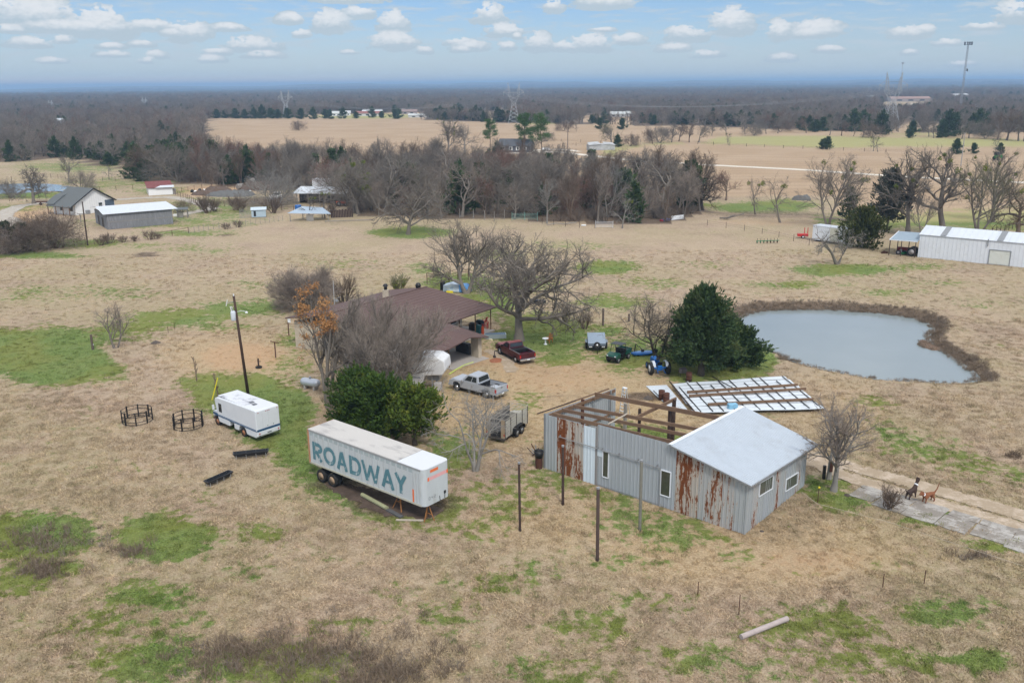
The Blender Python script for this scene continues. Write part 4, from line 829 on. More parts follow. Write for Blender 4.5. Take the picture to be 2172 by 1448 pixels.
# undergrowth inside the belt and its front edge
ub = proto('under', [arr_mesh('a', *bush(301, 3., 2.4, 14, .9)[0]), arr_mesh('b', *bush(301, 3., 2.4, 14, .9)[1])], (B_BROWN, B_BROWN)); ub2 = proto('under2', [arr_mesh('a', *bush(302, 3.4, 2.6, 12, .9)[0]), arr_mesh('b', *bush(302, 3.4, 2.6, 12, .9)[1])], (B_DARK, B_GREY))
bx = r.uniform(-130, 75, 2600); by = r.uniform(165, 345, 2600); u, v = project(bx, by); ok = in_poly(BELT, u, v) & (r.random(len(bx)) < .34); bx, by = bx[ok], by[ok]
scatter('wood_undergrowth', np.stack([bx, by, bx * 0], 1), np.repeat(r.uniform(.6, 1.3, (len(bx), 1)), 3, 1), r.random(len(bx)) * 6.28, r.integers(0, 2, len(bx)), [ub, ub2], 'tangled brown undergrowth between the trunks of the wood', 'undergrowth')
# ---------------------------------------------------------------- grass
ga = bpy.data.materials.new('grass_blades'); ga.use_nodes = True; n = N(ga.node_tree); b = ga.node_tree.nodes['Principled BSDF']
c, n3, n4, pos = grass_color(n, 'INSTANCER')
rn = n.new('ShaderNodeObjectInfo').outputs['Random']
c = n.mix(n.step(rn, .45, 1., 0, .8), c, n.mix(1., c, (1.5, 1.45, 1.35), 'MULTIPLY')); c = n.mix(n.step(rn, .35, .0, 0, .45), c, n.mix(1., c, (.42, .42, .38), 'MULTIPLY'))
n.put(b.inputs['Base Color'], c); b.inputs['Roughness'].default_value = .9; b.inputs['Specular IOR Level'].default_value = .1
def tuft(seed, n_, rad, h, wd, lean=.7):
    r = np.random.default_rng(seed); a = r.random(n_) * 6.28; q = rad * np.sqrt(r.random(n_)); base = np.stack([np.cos(a) * q, np.sin(a) * q, np.full(n_, -.02)], 1)
    d = nrm(np.stack([r.normal(0, lean, n_), r.normal(0, lean, n_), np.ones(n_)], 1)); s = perp(d, r) * (wd * r.uniform(.6, 1.3, n_))[:, None]; hh = (h * r.uniform(.5, 1.3, n_))[:, None]
    mid = base + d * hh * .55; tip = mid + nrm(d + np.stack([r.normal(0, .5, n_), r.normal(0, .5, n_), -.35 + 0 * a], 1)) * hh * .55
    V = np.stack([base - s, base + s, mid + s * .8, mid - s * .8, mid - s * .8, mid + s * .8, tip + s * .15, tip - s * .15], 1).reshape(-1, 3)
    return arr_mesh('tuft', V, np.arange(8 * n_).reshape(-1, 4))
def pobj(me_, ma): me_.materials.append(ma); return bpy.data.objects.new('blade_clump', me_)
TU = [pobj(tuft(1, 26, .34, .13, .016), ga), pobj(tuft(2, 22, .30, .19, .017, .9), ga), pobj(tuft(3, 30, .38, .10, .018, .5), ga), pobj(tuft(4, 16, .22, .28, .015, .8), ga)]
r = np.random.default_rng(9)
def field_pts(y0, y1, dens):
    xh = y1 * .64 + 4; n_ = int(2 * xh * (y1 - y0) * dens); x = r.uniform(-xh, xh, n_); y = r.uniform(y0, y1, n_); u, v = project(x, y); ok = (u > -60) & (u < 2232) & (v < 1500); return x[ok], y[ok]
L = [field_pts(a, b, d) for a, b, d in ((36, 48, 13), (48, 62, 10), (62, 82, 7), (82, 110, 3.6), (110, 160, 1.2))]
x = np.concatenate([l[0] for l in L]); y = np.concatenate([l[1] for l in L])
no = np.zeros(len(x), bool)
no |= in_poly(POND + (POND - POND.mean(0)) * .01, x, y)
tracks = [o for o in C.objects if o.name.startswith(('dirt_track', 'dirt_path', 'bare_soil'))]
for o in tracks:
    n_ = len(o.data.vertices); co = np.empty(n_ * 3, np.float32); o.data.vertices.foreach_get('co', co); co = co.reshape(3, -1, 3)
    no |= in_poly(np.concatenate([co[0, :, :2], co[2, ::-1, :2]]), x, y) & (r.random(len(x)) < .97)
u, v = project(x, y)
no |= in_poly([(1812,1040),(1850,1022),(2300,1160),(2300,1212),(2172,1150),(2000,1100)], u, v) & (r.random(len(x)) < .93)
x, y = x[~no], y[~no]; u, v = u[~no], v[~no]
g_, d_, k_, f_, y_ = masks(x, y)
hs = r.uniform(.65, 1.25, len(x)) * (1 - .45 * np.clip(d_ * 1.2, 0, 1)) * (1 - .35 * y_) * (1 - .25 * g_)
longn = np.sin(x * .31 + np.sin(y * .23) * 2) * np.sin(y * .37 + 1.1 * np.sin(x * .19)); ix = np.where(r.random(len(x)) < .10 + .16 * (longn > .3), r.integers(1, 4, len(x)), r.integers(0, 3, len(x)))
print('tufts', len(x))
tz = gz(x, y) - .01
scatter('pasture_grass', np.stack([x, y, tz], 1), np.stack([hs * 1.1, hs * 1.1, hs * (1 + .35 * (longn > .25))], 1), r.random(len(x)) * 6.28, ix, TU, 'short winter pasture grass, tan with green patches', 'grass', dict(green=g_, dirt=d_, dark=k_, field=f_, yard=y_))
# dead weeds on the pond bank and in the foreground corner
weed_m = leafmat('weed_stalks', (.17, .125, .09), (.28, .22, .155), (.14, .10, .075), 3.); weed_g = leafmat('weed_grey', (.20, .165, .13), (.30, .25, .20))
def stalks(seed, n_, rad, h, wd, ma):
    return pobj(tuft(seed, n_, rad, h, wd, .38), ma)
WD = [stalks(11, 46, .45, .55, .016, weed_m), stalks(12, 36, .5, .75, .014, weed_m), stalks(13, 40, .42, .4, .018, weed_g)]
n_ = 26000; c = POND.mean(0); x = c[0] + r.uniform(-24, 30, n_); y = c[1] + r.uniform(-22, 24, n_); dp = seg_dist(POND, x, y); ip = in_poly(POND, x, y)
far = (y > c[1] + .35 * (x - c[0]) - 3) | (x > c[0] + 7)
pr = np.where(far, np.where(ip, .9 * (dp < .5), (dp < 1.9) * (1 - dp / 2.3)), (dp < .55) * np.where(ip, .5, .8)) ; ok = r.random(n_) < pr
x, y, dp, ip, far = x[ok], y[ok], dp[ok], ip[ok], far[ok]
z = np.where(ip, POND_Z - .03, gz(x, y) - .03)
xi = c[0] + 0 * x[:400]; isl = smooth_loop(gxy(*np.array([(1946,722),(1958,718),(1972,728),(1990,735),(2002,742),(1985,745),(1965,740),(1950,733)]).T, POND_Z)); ci = isl.mean(0); xx = ci[0] + r.normal(0, 1.1, 160); yy = ci[1] + r.normal(0, .9, 160); oki = in_poly(ci + (isl - ci) * 1.1, xx, yy)
x = np.r_[x, xx[oki]]; y = np.r_[y, yy[oki]]; z = np.r_[z, np.full(oki.sum(), POND_Z)]; far = np.r_[far, np.zeros(oki.sum(), bool)]
scatter('bank_weeds', np.stack([x, y, z], 1), np.repeat(np.where(far, r.uniform(.3, .85, len(x)), r.uniform(.25, .6, len(x)))[:, None], 3, 1), r.random(len(x)) * 6.28, r.integers(0, 3, len(x)), WD, 'dark brown dead weeds along the pond bank', 'weeds')
cx_, cy_ = gxy(690, 1400); x = []; y = []
for (u0, v0, ru, rv, k) in ((680,1400,280,66,150),(520,1385,120,36,90),(110,1150,90,36,60),(90,1210,70,24,40),(280,1170,50,16,22),(850,1430,140,30,60),(2060,1180,60,10,12)):
    uu_ = u0 + ru * r.normal(0, .5, k); vv_ = v0 + rv * r.normal(0, .5, k); q = gxy(uu_, np.minimum(vv_, 1500)); x.append(q[:, 0]); y.append(q[:, 1])
x = np.concatenate(x); y = np.concatenate(y)
scatter('dead_weeds', np.stack([x, y, 0 * x - .03], 1), np.repeat(r.uniform(.45, 1.1, len(x))[:, None], 3, 1), r.random(len(x)) * 6.28, r.integers(0, 3, len(x)), WD, 'grey brown dead weed stalks in the foreground grass', 'weeds')
# ================================================================ objects of the yard
W_ = mat
GALV = rusty('sheet_galvanised', (.40, .435, .46), -.9, seed=2.); GALV2 = rusty('sheet_galvanised_old', (.40, .43, .44), -.05, seed=4., sx=2.6)
RUSTY = rusty('sheet_rusty', (.47, .44, .40), .66, seed=7., sx=2.0, sz=.3); RUSTL = rusty('sheet_lightly_rusted', (.43, .44, .44), .42, seed=11., sx=3.)
SHWHITE = W_('sheet_white', (.60, .68, .73), .5, .06, 2.); TRIM = W_('white_trim', (.72, .75, .78), .5, .06); ROOFW = W_('white_roof_metal', (.50, .55, .60), .38, .08, 1.4, metal=.15, dirt=(.38, .40, .42), dirt_amt=.5, dirt_scale=.6)
TIMBER = W_('brown_timber', (.17, .105, .065), .85, .3, 3., stretch=(1, 1, 4), dirt=(.26, .18, .12), dirt_amt=.6); DKWOOD = W_('dark_wood', (.055, .035, .028), .85, .3, 3., dirt=(.10, .07, .055), dirt_amt=.6)
GRWOOD = W_('grey_wood', (.26, .245, .22), .9, .25, 4.); PALEWOOD = W_('pale_wood', (.48, .42, .34), .85, .2, 4.); BLACK = W_('black_paint', (.012, .012, .013), .45, .2); RUBBER = W_('rubber', (.022, .022, .022), .85, .25, 6.)
STEEL = W_('grey_steel', (.30, .31, .32), .5, .15, metal=.4); ALU = W_('aluminium', (.62, .64, .66), .4, .08, metal=.5); BROWNRUST = W_('brown_rust', (.085, .036, .024), .9, .4, 5.); CHROME = W_('chrome', (.55, .56, .58), .25, .05, metal=.8)
GLS = glass(); LAMP_R = W_('red_lens', (.40, .02, .02), .3, .1); LAMP_W = W_('clear_lens', (.7, .72, .72), .2, .05); ORNG = W_('orange_marking', (.75, .17, .05), .6, .15); BLUE = W_('tractor_blue', (.015, .13, .42), .4, .15); BLK_TANK = W_('black_plastic', (.018, .02, .024), .5, .2)

# ---------------------------------------------------------------- metal shed
SO = Vector((2.49, 64.99, 0)); SA = R(-40.4); MS = RotZ(SA, SO); MSI = MS.inverted()
shed = thing('metal_shed', 'L shaped sheet metal shed with rust streaks and half its roof missing', 'shed', SO, SA)
def SL(u, v, z): p = MSI @ P(u, v, z); return Vector((p.x, p.y, z))
def sheet_mesh(L, z0, za, zb, rib=.3, rw=.075, d=.04, off=.0):
    """ribbed sheet standing in the x-z plane, ribs towards -y; top runs from za to zb"""
    xs_ = [0.]; prof = [(0., 0.)]; x = off + rib / 2
    while x < L - rw:
        prof += [(x - rw / 2, 0.), (x - rw / 3.2, -d), (x + rw / 3.2, -d), (x + rw / 2, 0.)]; x += rib
    prof.append((L, 0.)); vs, fs = [], []
    for (px, py) in prof:
        zt = za + (zb - za) * px / L; vs += [(px, py, z0), (px, py, zt), (px, py + .012, z0), (px, py + .012, zt)]
    for i in range(len(prof) - 1):
        a, b_ = 4 * i, 4 * i + 4; fs += [(a, b_, b_ + 1, a + 1), (b_ + 2, a + 2, a + 3, b_ + 3), (a + 1, b_ + 1, b_ + 3, a + 3), (b_, a, a + 2, b_ + 2)]
    me_ = bpy.data.meshes.new('sheet'); me_.from_pydata(vs, [], fs); me_.update(); return me_
def sheets(root, x0, x1, ztop, matf, wd=.92, y=0., M=None, name='wall_sheet', z0=.0, rib=.3):
    n_ = max(1, round((x1 - x0) / wd)); w = (x1 - x0) / n_
    for i in range(n_):
        a = x0 + i * w; me_ = sheet_mesh(w + .01, z0 + random.uniform(-.05, .02), ztop(a), ztop(a + w), rib)
        o = link(name, me_, matf(i, a), root); o.matrix_local = (M or Matrix()) @ Matrix.Translation((a, y - (.006 if i % 2 else 0), 0))
rng2 = random.Random(3)
zt = lambda x: 4.52 if x < 4.9 else (4.88 + .015 * (x - 5) if x < 11.6 else 4.86 - (x - 11.6) * .205)
sheets(shed, 0, 1.2, zt, lambda i, a: GALV2); sheets(shed, 1.2, 3.72, zt, lambda i, a: RUSTY if i else rusty('sheet_rusty2', (.45, .43, .40), .9, seed=23., sx=1.8, sz=.3), .85)
sheets(shed, 3.72, 4.78, zt, lambda i, a: SHWHITE, 1.2, y=-.02); sheets(shed, 4.79, 5.02, zt, lambda i, a: W_('grey_brown_sheet', (.27, .26, .25), .7, .15), .3)
sheets(shed, 5.02, 11.62, zt, lambda i, a: GALV, .94); sheets(shed, 11.62, 17.0, zt, lambda i, a: (RUSTY, RUSTY, RUSTL, rusty('sheet_rusty3', (.46, .45, .43), .5, seed=31., sx=2.2, sz=.35), RUSTL, GALV2)[i % 6], .9)
# end walls: x = 17 (right) and x = 0 (left, seen from inside too)
MR_ = Matrix.Translation((17.0, 0, 0)) @ Matrix.Rotation(R(90), 4, 'Z'); sheets(shed, .0, 9.8, lambda x: 3.74 - .07 * x, lambda i, a: (GALV2, RUSTL, GALV2, GALV)[i % 4], .89, M=MR_)
ML_ = Matrix.Translation((0, 9.8, 0)) @ Matrix.Rotation(R(-90), 4, 'Z'); sheets(shed, .0, 9.78, lambda x: 4.02 + .05 * x, lambda i, a: GALV, .89, M=ML_)
MBk = Matrix.Translation((17.0, 9.8, 0)) @ Matrix.Rotation(R(180), 4, 'Z'); sheets(shed, .0, 5.3, lambda x: 3.0 + .2 * x, lambda i, a: GALV2, .89, M=MBk)
tr_ = MB().box(-.05, .05, -.06, .05, 0, 4.56).build('corner_trim', STEEL, shed); MB().box(16.96, 17.06, -.06, .04, 0, 3.76).build('corner_trim', GALV2, shed)
# roof over the right half
zc = [(11.28, -.35, 5.02), (17.42, -.35, 3.76), (17.42, 10.75, 3.1), (11.28, 10.75, 4.66)]
A_, B_, C_, D_ = (Vector(q) for q in zc); nS = 12
for i in range(nS):
    t0, t1 = i / nS, (i + 1) / nS + .002; p0, p1, q0, q1 = A_.lerp(D_, t0), A_.lerp(D_, t1), B_.lerp(C_, t0), B_.lerp(C_, t1)
    vs, fs = [], []; prof = [0.]; prof_z = [0.]
    for k in range(4):
        c_ = (k + .5) / 4; prof += [c_ - .07, c_ - .03, c_ + .03, c_ + .07]; prof_z += [0, .085, .085, 0]
    prof.append(1.); prof_z.append(0.)
    for s, z in zip(prof, prof_z):
        a, b_ = p0.lerp(p1, s), q0.lerp(q1, s); dz = Vector((0, 0, z + .004 * (i % 2))); vs += [a + dz, b_ + dz, a + dz - Vector((0, 0, .03)), b_ + dz - Vector((0, 0, .03))]
    for k in range(len(prof) - 1):
        a = 4 * k; fs += [(a, a + 1, a + 5, a + 4), (a + 2, a + 6, a + 7, a + 3), (a, a + 2, a + 3, a + 1) if k == 0 else (a + 1, a + 3, a + 7, a + 5), (a, a + 4, a + 6, a + 2)]
    me_ = bpy.data.meshes.new('roof_sheet'); me_.from_pydata([tuple(v) for v in vs], [], fs); me_.update(); link('roof_sheet', me_, ROOFW, shed)
MB().beam(A_ + Vector((0, 0, .05)), D_ + Vector((0, 0, .05)), .26, .05).build('ridge_flashing', TRIM, shed)
for a, b_ in ((A_, B_), (B_, C_)): MB().beam(a - Vector((0, 0, .06)), b_ - Vector((0, 0, .06)), .04, .12).build('eave_trim', STEEL, shed)
# windows
def win(M, x0, x1, z0, z1, root=shed, pane=GLS, shear=0., fr=TRIM, t=.07):
    f = MB(); sh = lambda x: shear * (x - x0)
    for (a, b_) in (((x0, z0), (x1, z0 + sh(x1))), ((x0, z1), (x1, z1 + sh(x1))), ((x0, z0), (x0, z1)), ((x1, z0 + sh(x1)), (x1, z1 + sh(x1)))): f.beam((a[0], -.05, a[1]), (b_[0], -.05, b_[1]), t, t)
    o = f.build('window', fr, root); o.matrix_local = M
    g = MB().quad((x0, -.045, z0), (x1, -.045, z0 + sh(x1)), (x1, -.045, z1 + sh(x1)), (x0, -.045, z1)).build('pane', pane, o); return o
GREENGL = W_('mossy_glass', (.06, .065, .045), .15, .5, 2.5, spec=.6)
win(Matrix(), 5.52, 6.04, .9, 2.96, pane=GREENGL); win(Matrix(), 10.48, 11.27, .95, 2.85, pane=GREENGL)
win(MR_, 1.75, 3.85, 2.12, 3.12, shear=-.08, pane=W_('sky_glass', (.10, .105, .09), .1, .3)); win(MR_, 6.2, 8.3, .85, 1.78, shear=-.08, pane=MATS['sky_glass'])
MB().box(5.02, 5.5, -.045, -.03, 2.42, 2.95).build('patch_panel', SHWHITE, shed)
rl = MB().tube((1.55, -.14, 3.07), (10.46, -.14, 2.98), .032); rl.tube((10.46, -.14, 3.0), (10.46, -.1, .12), .028)
for x in (1.6, 5.1, 5.5, 7.0, 8.6, 10.2): rl.box(x - .03, x + .03, -.16, -.02, 3.0, 3.2)
rl.build('door_track', STEEL, shed)
MB().box(5.06, 10.4, -.060, -.048, .1, .14).build('door_bottom_rail', STEEL, shed)
# open frame: beams and posts
def beam(a, b_, w=.10, h=.26, ma=TIMBER, n='roof_beam'): return MB().beam(a, b_, w, h).build(n, ma, shed)
for (a, b_, w, h) in ((SL(1172, 878, 4.62), SL(1438, 940, 4.7), .1, .28), (SL(1192, 869, 4.62), SL(1462, 924, 4.7), .1, .26), (SL(1216, 861, 4.66), SL(1484, 911, 4.7), .1, .26), (SL(1262, 836, 4.7), SL(1524, 886, 4.7), .12, .34)):
    beam(a, b_, w, h)
beam(Vector((.18, .3, 4.32)), Vector((.18, 9.4, 3.92)), .1, .26); beam(Vector((.12, .3, 2.1)), Vector((.12, 9.6, 1.9)), .08, .14); beam(SL(1348, 886, 4.45), SL(1434, 845, 4.45), .12, .26)
beam(SL(1290, 899, 4.8), SL(1331, 877, 4.8), .08, .08, PALEWOOD, 'loose_board'); beam(SL(1140, 877, 4.35), SL(1222, 849, 4.35), .06, .08, DKWOOD, 'loose_board')
MB().beam(Vector((-.4, 3, 4.35)), Vector((-.3, 9.2, 4.05)), .08, .1).build('outer_board', TIMBER, shed)
for (u, v, z, ma, r_p) in ((1357, 869, 4.4, DKWOOD, .09), (1421, 869, 4.5, DKWOOD, .10), (1236, 849, 4.3, BROWNRUST, .1), (1296, 830, 4.1, STEEL, .05), (1327, 858, 2.3, GRWOOD, .12), (1430, 850, 4.4, DKWOOD, .12)):
    p = SL(u, v, z); MB().box(p.x - r_p, p.x + r_p, p.y - r_p, p.y + r_p, 0, z + .1).build('post', ma, shed)
for x in (12.2, 16.8): MB().box(x - .1, x + .1, 9.5, 9.7, 0, 3.2).build('post', DKWOOD, shed)
MB().box(12., 16.9, 2.2, 4.2, .0, .75).build('work_bench', GRWOOD, shed)
# things in and around the shed
lp = P(1318, 886); t = thing('step_ladder', 'white aluminium step ladder leaning inside the roofless shed corner', 'ladder', lp, SA)
for s in (-1, 1):
    MB().beam((s * .28, 0, 0), (s * .18, .35, 2.75), .07, .05).build('side_rail', ALU, t); MB().beam((s * .30, .95, 0), (s * .18, .45, 2.7), .06, .04).build('rear_leg', ALU, t)
for k in range(8): z = .3 + k * .3; MB().box(-.27 + .01 * k, .27 - .01 * k, .035 * k, .035 * k + .12, z, z + .04).build('step', ALU, t)
MB().box(-.2, .2, .28, .55, 2.72, 2.78).build('top_cap', TRIM, t)
for (u, v, z, sx, sy, sz, c_, nm, lb, ct) in ((1250, 890, .9, .8, .5, .45, (.45, .62, .06), 'storage_box', 'lime green box on the shelf inside the shed', 'box'), (1272, 878, .9, 1.1, .55, .5, (.62, .62, .62), 'storage_box', 'pale box with red side inside the shed corner', 'box'), (1258, 905, .0, 2.0, .8, .9, (.22, .2, .18), 'junk_shelf', 'low cluttered wooden shelf along the inside wall of the shed', 'shelf'), (1385, 893, .0, .9, .12, .08, (.75, .75, .73), 'white_board', 'white board lying on the ground inside the shed', 'board')):
    p = P(u, v, z); ob = MB().box(-sx / 2, sx / 2, -sy / 2, sy / 2, 0, sz).build(nm, W_(nm + lb[:4], c_, .6, .15), None, (p.x, p.y, z), SA, bevel=.03); tag(ob, lb, ct)
    if 'red side' in lb: MB().box(-.2, .15, -sy / 2 - .01, -sy / 2, .05, sz - .05).build('red_label', W_('red_paint', (.6, .04, .05), .5), ob)
tp_ = P(1386, 905, 1.3); 

def barrel(u, v, lb, ma=BROWNRUST, h=.9, rad=.3, tilt=0., name='rusty_barrel', loc=None, grp=None):
    t = thing(name, lb, 'barrel', loc or P(u, v), random.random() * 6, grp); t.rotation_euler[0] = tilt
    MB().lathe([(rad, 0), (rad, .28 * h), (rad + .015, .3 * h), (rad, .32 * h), (rad, .64 * h), (rad + .015, .66 * h), (rad, .68 * h), (rad, h), (rad - .03, h), (rad - .03, h - .06), (.0, h - .06)], 18).build('drum', ma, t, smooth=True); MB().lathe([(rad + .012, h - .02), (rad + .012, h + .015), (rad - .03, h + .015)], 18).build('rim', ma, t); return t
barrel(1403, 847, 'rusty barrel by the fallen roof, left one of the touching pair'); barrel(1413, 853, 'rusty barrel by the fallen roof, right one of the touching pair'); barrel(1461, 808, 'dark red rusty barrel standing before the big cedar trunk')
# bucket on a stand and clutter at the left end of the shed
p = P(1143, 992); t = thing('black_tub', 'black round tub on a barrel at the left end of the shed', 'tub', p); MB().lathe([(.30, .9), (.38, 1.45), (.35, 1.45), (.28, .95), (0, .95)], 18).build('tub', BLACK, t, smooth=True); MB().lathe([(.27, 0), (.29, .9), (0, .9)], 16).build('stand', BROWNRUST, t)
p = P(1136, 966); t = thing('pipe_fittings', 'heap of grey pipes beside the black tub', 'pipes', p)
for k in range(7): a = random.uniform(0, 6); MB().tube((random.uniform(-.3, .3), random.uniform(-.3, .3), .05), (math.cos(a) * .7, math.sin(a) * .5, random.uniform(.3, .9)), .035).build('pipe', STEEL if k % 2 else BROWNRUST, t)

# standing posts before the shed
for (u, v, h, lb, ma, rr) in ((1103, 1125, 5.0, 'dark steel post, leftmost of the four tall ones before the shed', DKWOOD, .085), (1194, 1069, 4.55, 'dark post closest to the rusty end of the shed wall', DKWOOD, .10), (1267, 1188, 5.05, 'dark brown post nearest the camera, in front of the shed', W_('post_brown', (.075, .05, .042), .8, .3, 3.), .11), (1357, 1125, 5.15, 'grey weathered post standing before the sliding door', W_('grey_post', (.17, .165, .135), .85, .3, 5.), .11)):
    t = thing('tall_post', lb, 'post', P(u, v), 0, 'tall posts before the shed'); bd = MB().lathe([(rr * 1.1, -.1), (rr, .3), (rr * .95, h - .03), (rr * .8, h), (0, h)], 10).build('pole', ma, t, smooth=True); t.rotation_euler[1] = R(-.5)
    MB().lathe([(rr * 1.02, h - .1), (rr * 1.02, h + .01), (0, h + .02)], 10).build('cap', STEEL, t)

# ---------------------------------------------------------------- fallen roof frame
q = [P(1425, 814, .3), P(1665, 797, .35), P(1748, 867, .35), P(1474, 876, .25)]
def bil(s, t, z=0.): p = q[0].lerp(q[1], s).lerp(q[3].lerp(q[2], s), t); return Vector((p.x, p.y, p.z + z))
fr = thing('fallen_roof', 'white metal roof lying on the grass with its brown rafters on top', 'roof panel', (0, 0, 0))
nS = 10
for i in range(nS):
    t0, t1 = i / nS, (i + 1) / nS - .004; vs, fs = [], []; n_s = 9; dz = random.uniform(-.02, .03); ex = random.uniform(-.01, .012)
    for k in range(n_s):
        s = -ex + (1 + 2 * ex) * k / (n_s - 1); wob = .03 * math.sin(k * 1.3 + i); 
        for tt, zz in ((t0, 0), (t0 + .3 / nS, 0), (t0 + .36 / nS, .035), (t0 + .44 / nS, .035), (t0 + .5 / nS, 0), (t1, 0)): vs.append(bil(s, tt, zz + dz + wob))
    for k in range(n_s - 1):
        for j in range(5): a = k * 6 + j; fs.append((a, a + 6, a + 7, a + 1))
    me_ = bpy.data.meshes.new('roof_sheet'); me_.from_pydata([tuple(v) for v in vs], [], fs); me_.update(); o = link('roof_sheet', me_, W_('fallen_sheet', (.60, .65, .69), .42, .07, .8, metal=.1, dirt=(.33, .34, .35), dirt_amt=.5, dirt_scale=.9), fr); sol = o.modifiers.new('t', 'SOLIDIFY'); sol.thickness = .012
for k in range(11):
    s = .03 + k * .093; j = random.uniform(-.01, .01); gaps = (0.02, .98)
    MB().beam(bil(s + j, gaps[0] if k % 3 else .15, .07), bil(s + j + .015, gaps[1], .07), .09, .05).build('purlin', BLACK, fr)
for tt, s0, s1 in ((.37, .06, 1.0), (.50, .05, 1.03), (.80, .14, .99)):
    MB().beam(bil(s0, tt, .17), bil(s1, tt - .03, .17), .12, .24).build('rafter', TIMBER, fr)
MB().beam(bil(-.01, -.06, .12), bil(.0, 1.02, .12), .1, .09).build('edge_beam', DKWOOD, fr); MB().beam(bil(.37, -.09, .2), bil(.47, .42, .2), .08, .06).build('purlin', BLACK, fr)
e = [P(1370, 818, .08), P(1414, 816, .1), P(1458, 868, .1), P(1424, 868, .06)]
ls = thing('loose_roof_sheet', 'white corrugated sheet lying flat left of the fallen roof frame', 'metal sheet', (0, 0, 0)); MB().slab(e, .03).build('sheet', MATS['fallen_sheet'], ls)
for k in range(8): t0 = (k + .5) / 8; MB().beam(e[0].lerp(e[3], t0) + Vector((0, 0, .018)), e[1].lerp(e[2], t0) + Vector((0, 0, .018)), .06, .03).build('rib', MATS['fallen_sheet'], ls)
MB().beam(P(1386, 828, .14), P(1399, 841, .14), .06, .05).build('loose_bar', BLACK, ls)
bt = P(1553, 872); tag(MB().box(-.42, .42, -.25, .25, 0, .75).build('blue_sheet_box', W_('blue_sheet', (.22, .45, .62), .5, .1), None, bt, R(10), bevel=.02), 'light blue panel box behind the shed roof edge', 'panel')

# ---------------------------------------------------------------- long white trailer
TS = Vector((-6.02, 55.48, 0)); TA = R(140.4); tl = thing('semi_trailer', 'long weathered white freight trailer lettered ROADWAY in faded teal', 'trailer', TS, TA)
TW = W_('trailer_white', (.50, .54, .55), .5, .10, 1.6, dirt=(.38, .39, .37), dirt_amt=.8, dirt_scale=1.3, stretch=(1, 1, .3)); TWF = W_('trailer_front', (.54, .58, .62), .45, .05, 1.2, dirt=(.5, .5, .5), dirt_amt=.35)
def rr_out(x0, x1, y0, y1, rad, n_=5):
    o = [(x1, y0), (x1, y1)]
    for k in range(n_ + 1): a = math.pi / 2 + k / n_ * math.pi / 2; o.append((x0 + rad + rad * math.cos(a), y1 - rad + rad * math.sin(a)))
    for k in range(n_ + 1): a = math.pi + k / n_ * math.pi / 2; o.append((x0 + rad + rad * math.cos(a), y0 + rad + rad * math.sin(a)))
    return o
ol = rr_out(0, 12.3, -2.55, 0, .38); MB().prism(ol, 1.36, 4.06).build('box_body', TW, tl)
rf = rr_out(2.6, 12.34, -2.53, -.02, .01, 1); MB().prism([(2.62, -2.54), (12.32, -2.54), (12.32, -.01), (2.62, -.01)], 4.062, 4.10).build('roof_panel', W_('roof_cream', (.50, .48, .45), .6, .06, .8, dirt=(.22, .21, .21), dirt_amt=.85, dirt_scale=.6, stretch=(.6, 1.6, 1)), tl)
MB().prism(rr_out(0.01, 2.6, -2.54, -.01, .38), 4.062, 4.085).build('roof_panel', W_('roof_white', (.60, .62, .64), .5, .04), tl)
RB = W_('rib_grey', (.44, .47, .48), .5, .12); 
for i in range(20): x = .95 + i * .6 if i > 2 else .45 + i * .28; MB().box(x - .035, x + .035, .0, .022, 1.46, 3.78).build('side_post', RB, tl)
for i in range(20): x = 1.25 + i * .56; MB().box(x - .2, x + .2, .0, .012, 3.66, 3.92).build('rail_panel', W_('teal_grey', (.36, .42, .43), .5, .12), tl)
MB().box(.3, 12.3, .0, .03, 3.95, 4.07).build('top_rail', W_('rail_grey', (.30, .31, .31), .55, .15), tl); MB().box(.3, 12.3, .0, .03, 1.34, 1.47).build('bottom_rail', W_('rail_yellow', (.47, .46, .38), .6, .12), tl)
MB().box(12.3, 12.37, -2.55, .03, 1.3, 4.1).build('rear_frame', W_('rear_rust', (.38, .22, .13), .8, .3, 3.), tl); MB().box(12.2, 12.32, -.0, .035, 1.4, 4.05).build('rear_edge_strip', W_('rear_orange_rust', (.45, .22, .11), .8, .4, 3.), tl)
# lettering: worn teal paint
def worn(name, col, base, amt):
    ma = bpy.data.materials.new(name); ma.use_nodes = True; n = N(ma.node_tree); b = ma.node_tree.nodes['Principled BSDF']; co = n.new('ShaderNodeTexCoord').outputs['Object']
    c = n.mix(n.noise(co, 3., 4), col, tuple(x * 1.5 for x in col)); c = n.mix(n.step(n.noise(n.scalev(co, 1, 1, .8), 2.2, 6, .72), amt, amt + .10), c, base); n.put(b.inputs['Base Color'], c); b.inputs['Roughness'].default_value = .6; return ma
TEAL = worn('teal_paint', (.065, .16, .19), (.45, .51, .52), .55)
def seg(mb, p, q_, w, y): 
    p, q_ = Vector((p[0], 0, p[1])), Vector((q_[0], 0, q_[1])); d = (q_ - p).normalized(); s = Vector((d.z, 0, -d.x)) * w / 2; mb.quad(*[(v.x, y, v.z) for v in (p - s, q_ - s, q_ + s, p + s)])
def arc(mb, cx, cz, rx, rz_, a0, a1, w, y, n_=14):
    for k in range(n_):
        t0, t1 = R(a0 + (a1 - a0) * k / n_), R(a0 + (a1 - a0) * (k + 1) / n_)
        pt = lambda t, o: (cx + (rx + o) * math.cos(t), y, cz + (rz_ + o) * math.sin(t)); mb.quad(pt(t0, -w / 2), pt(t1, -w / 2), pt(t1, w / 2), pt(t0, w / 2))
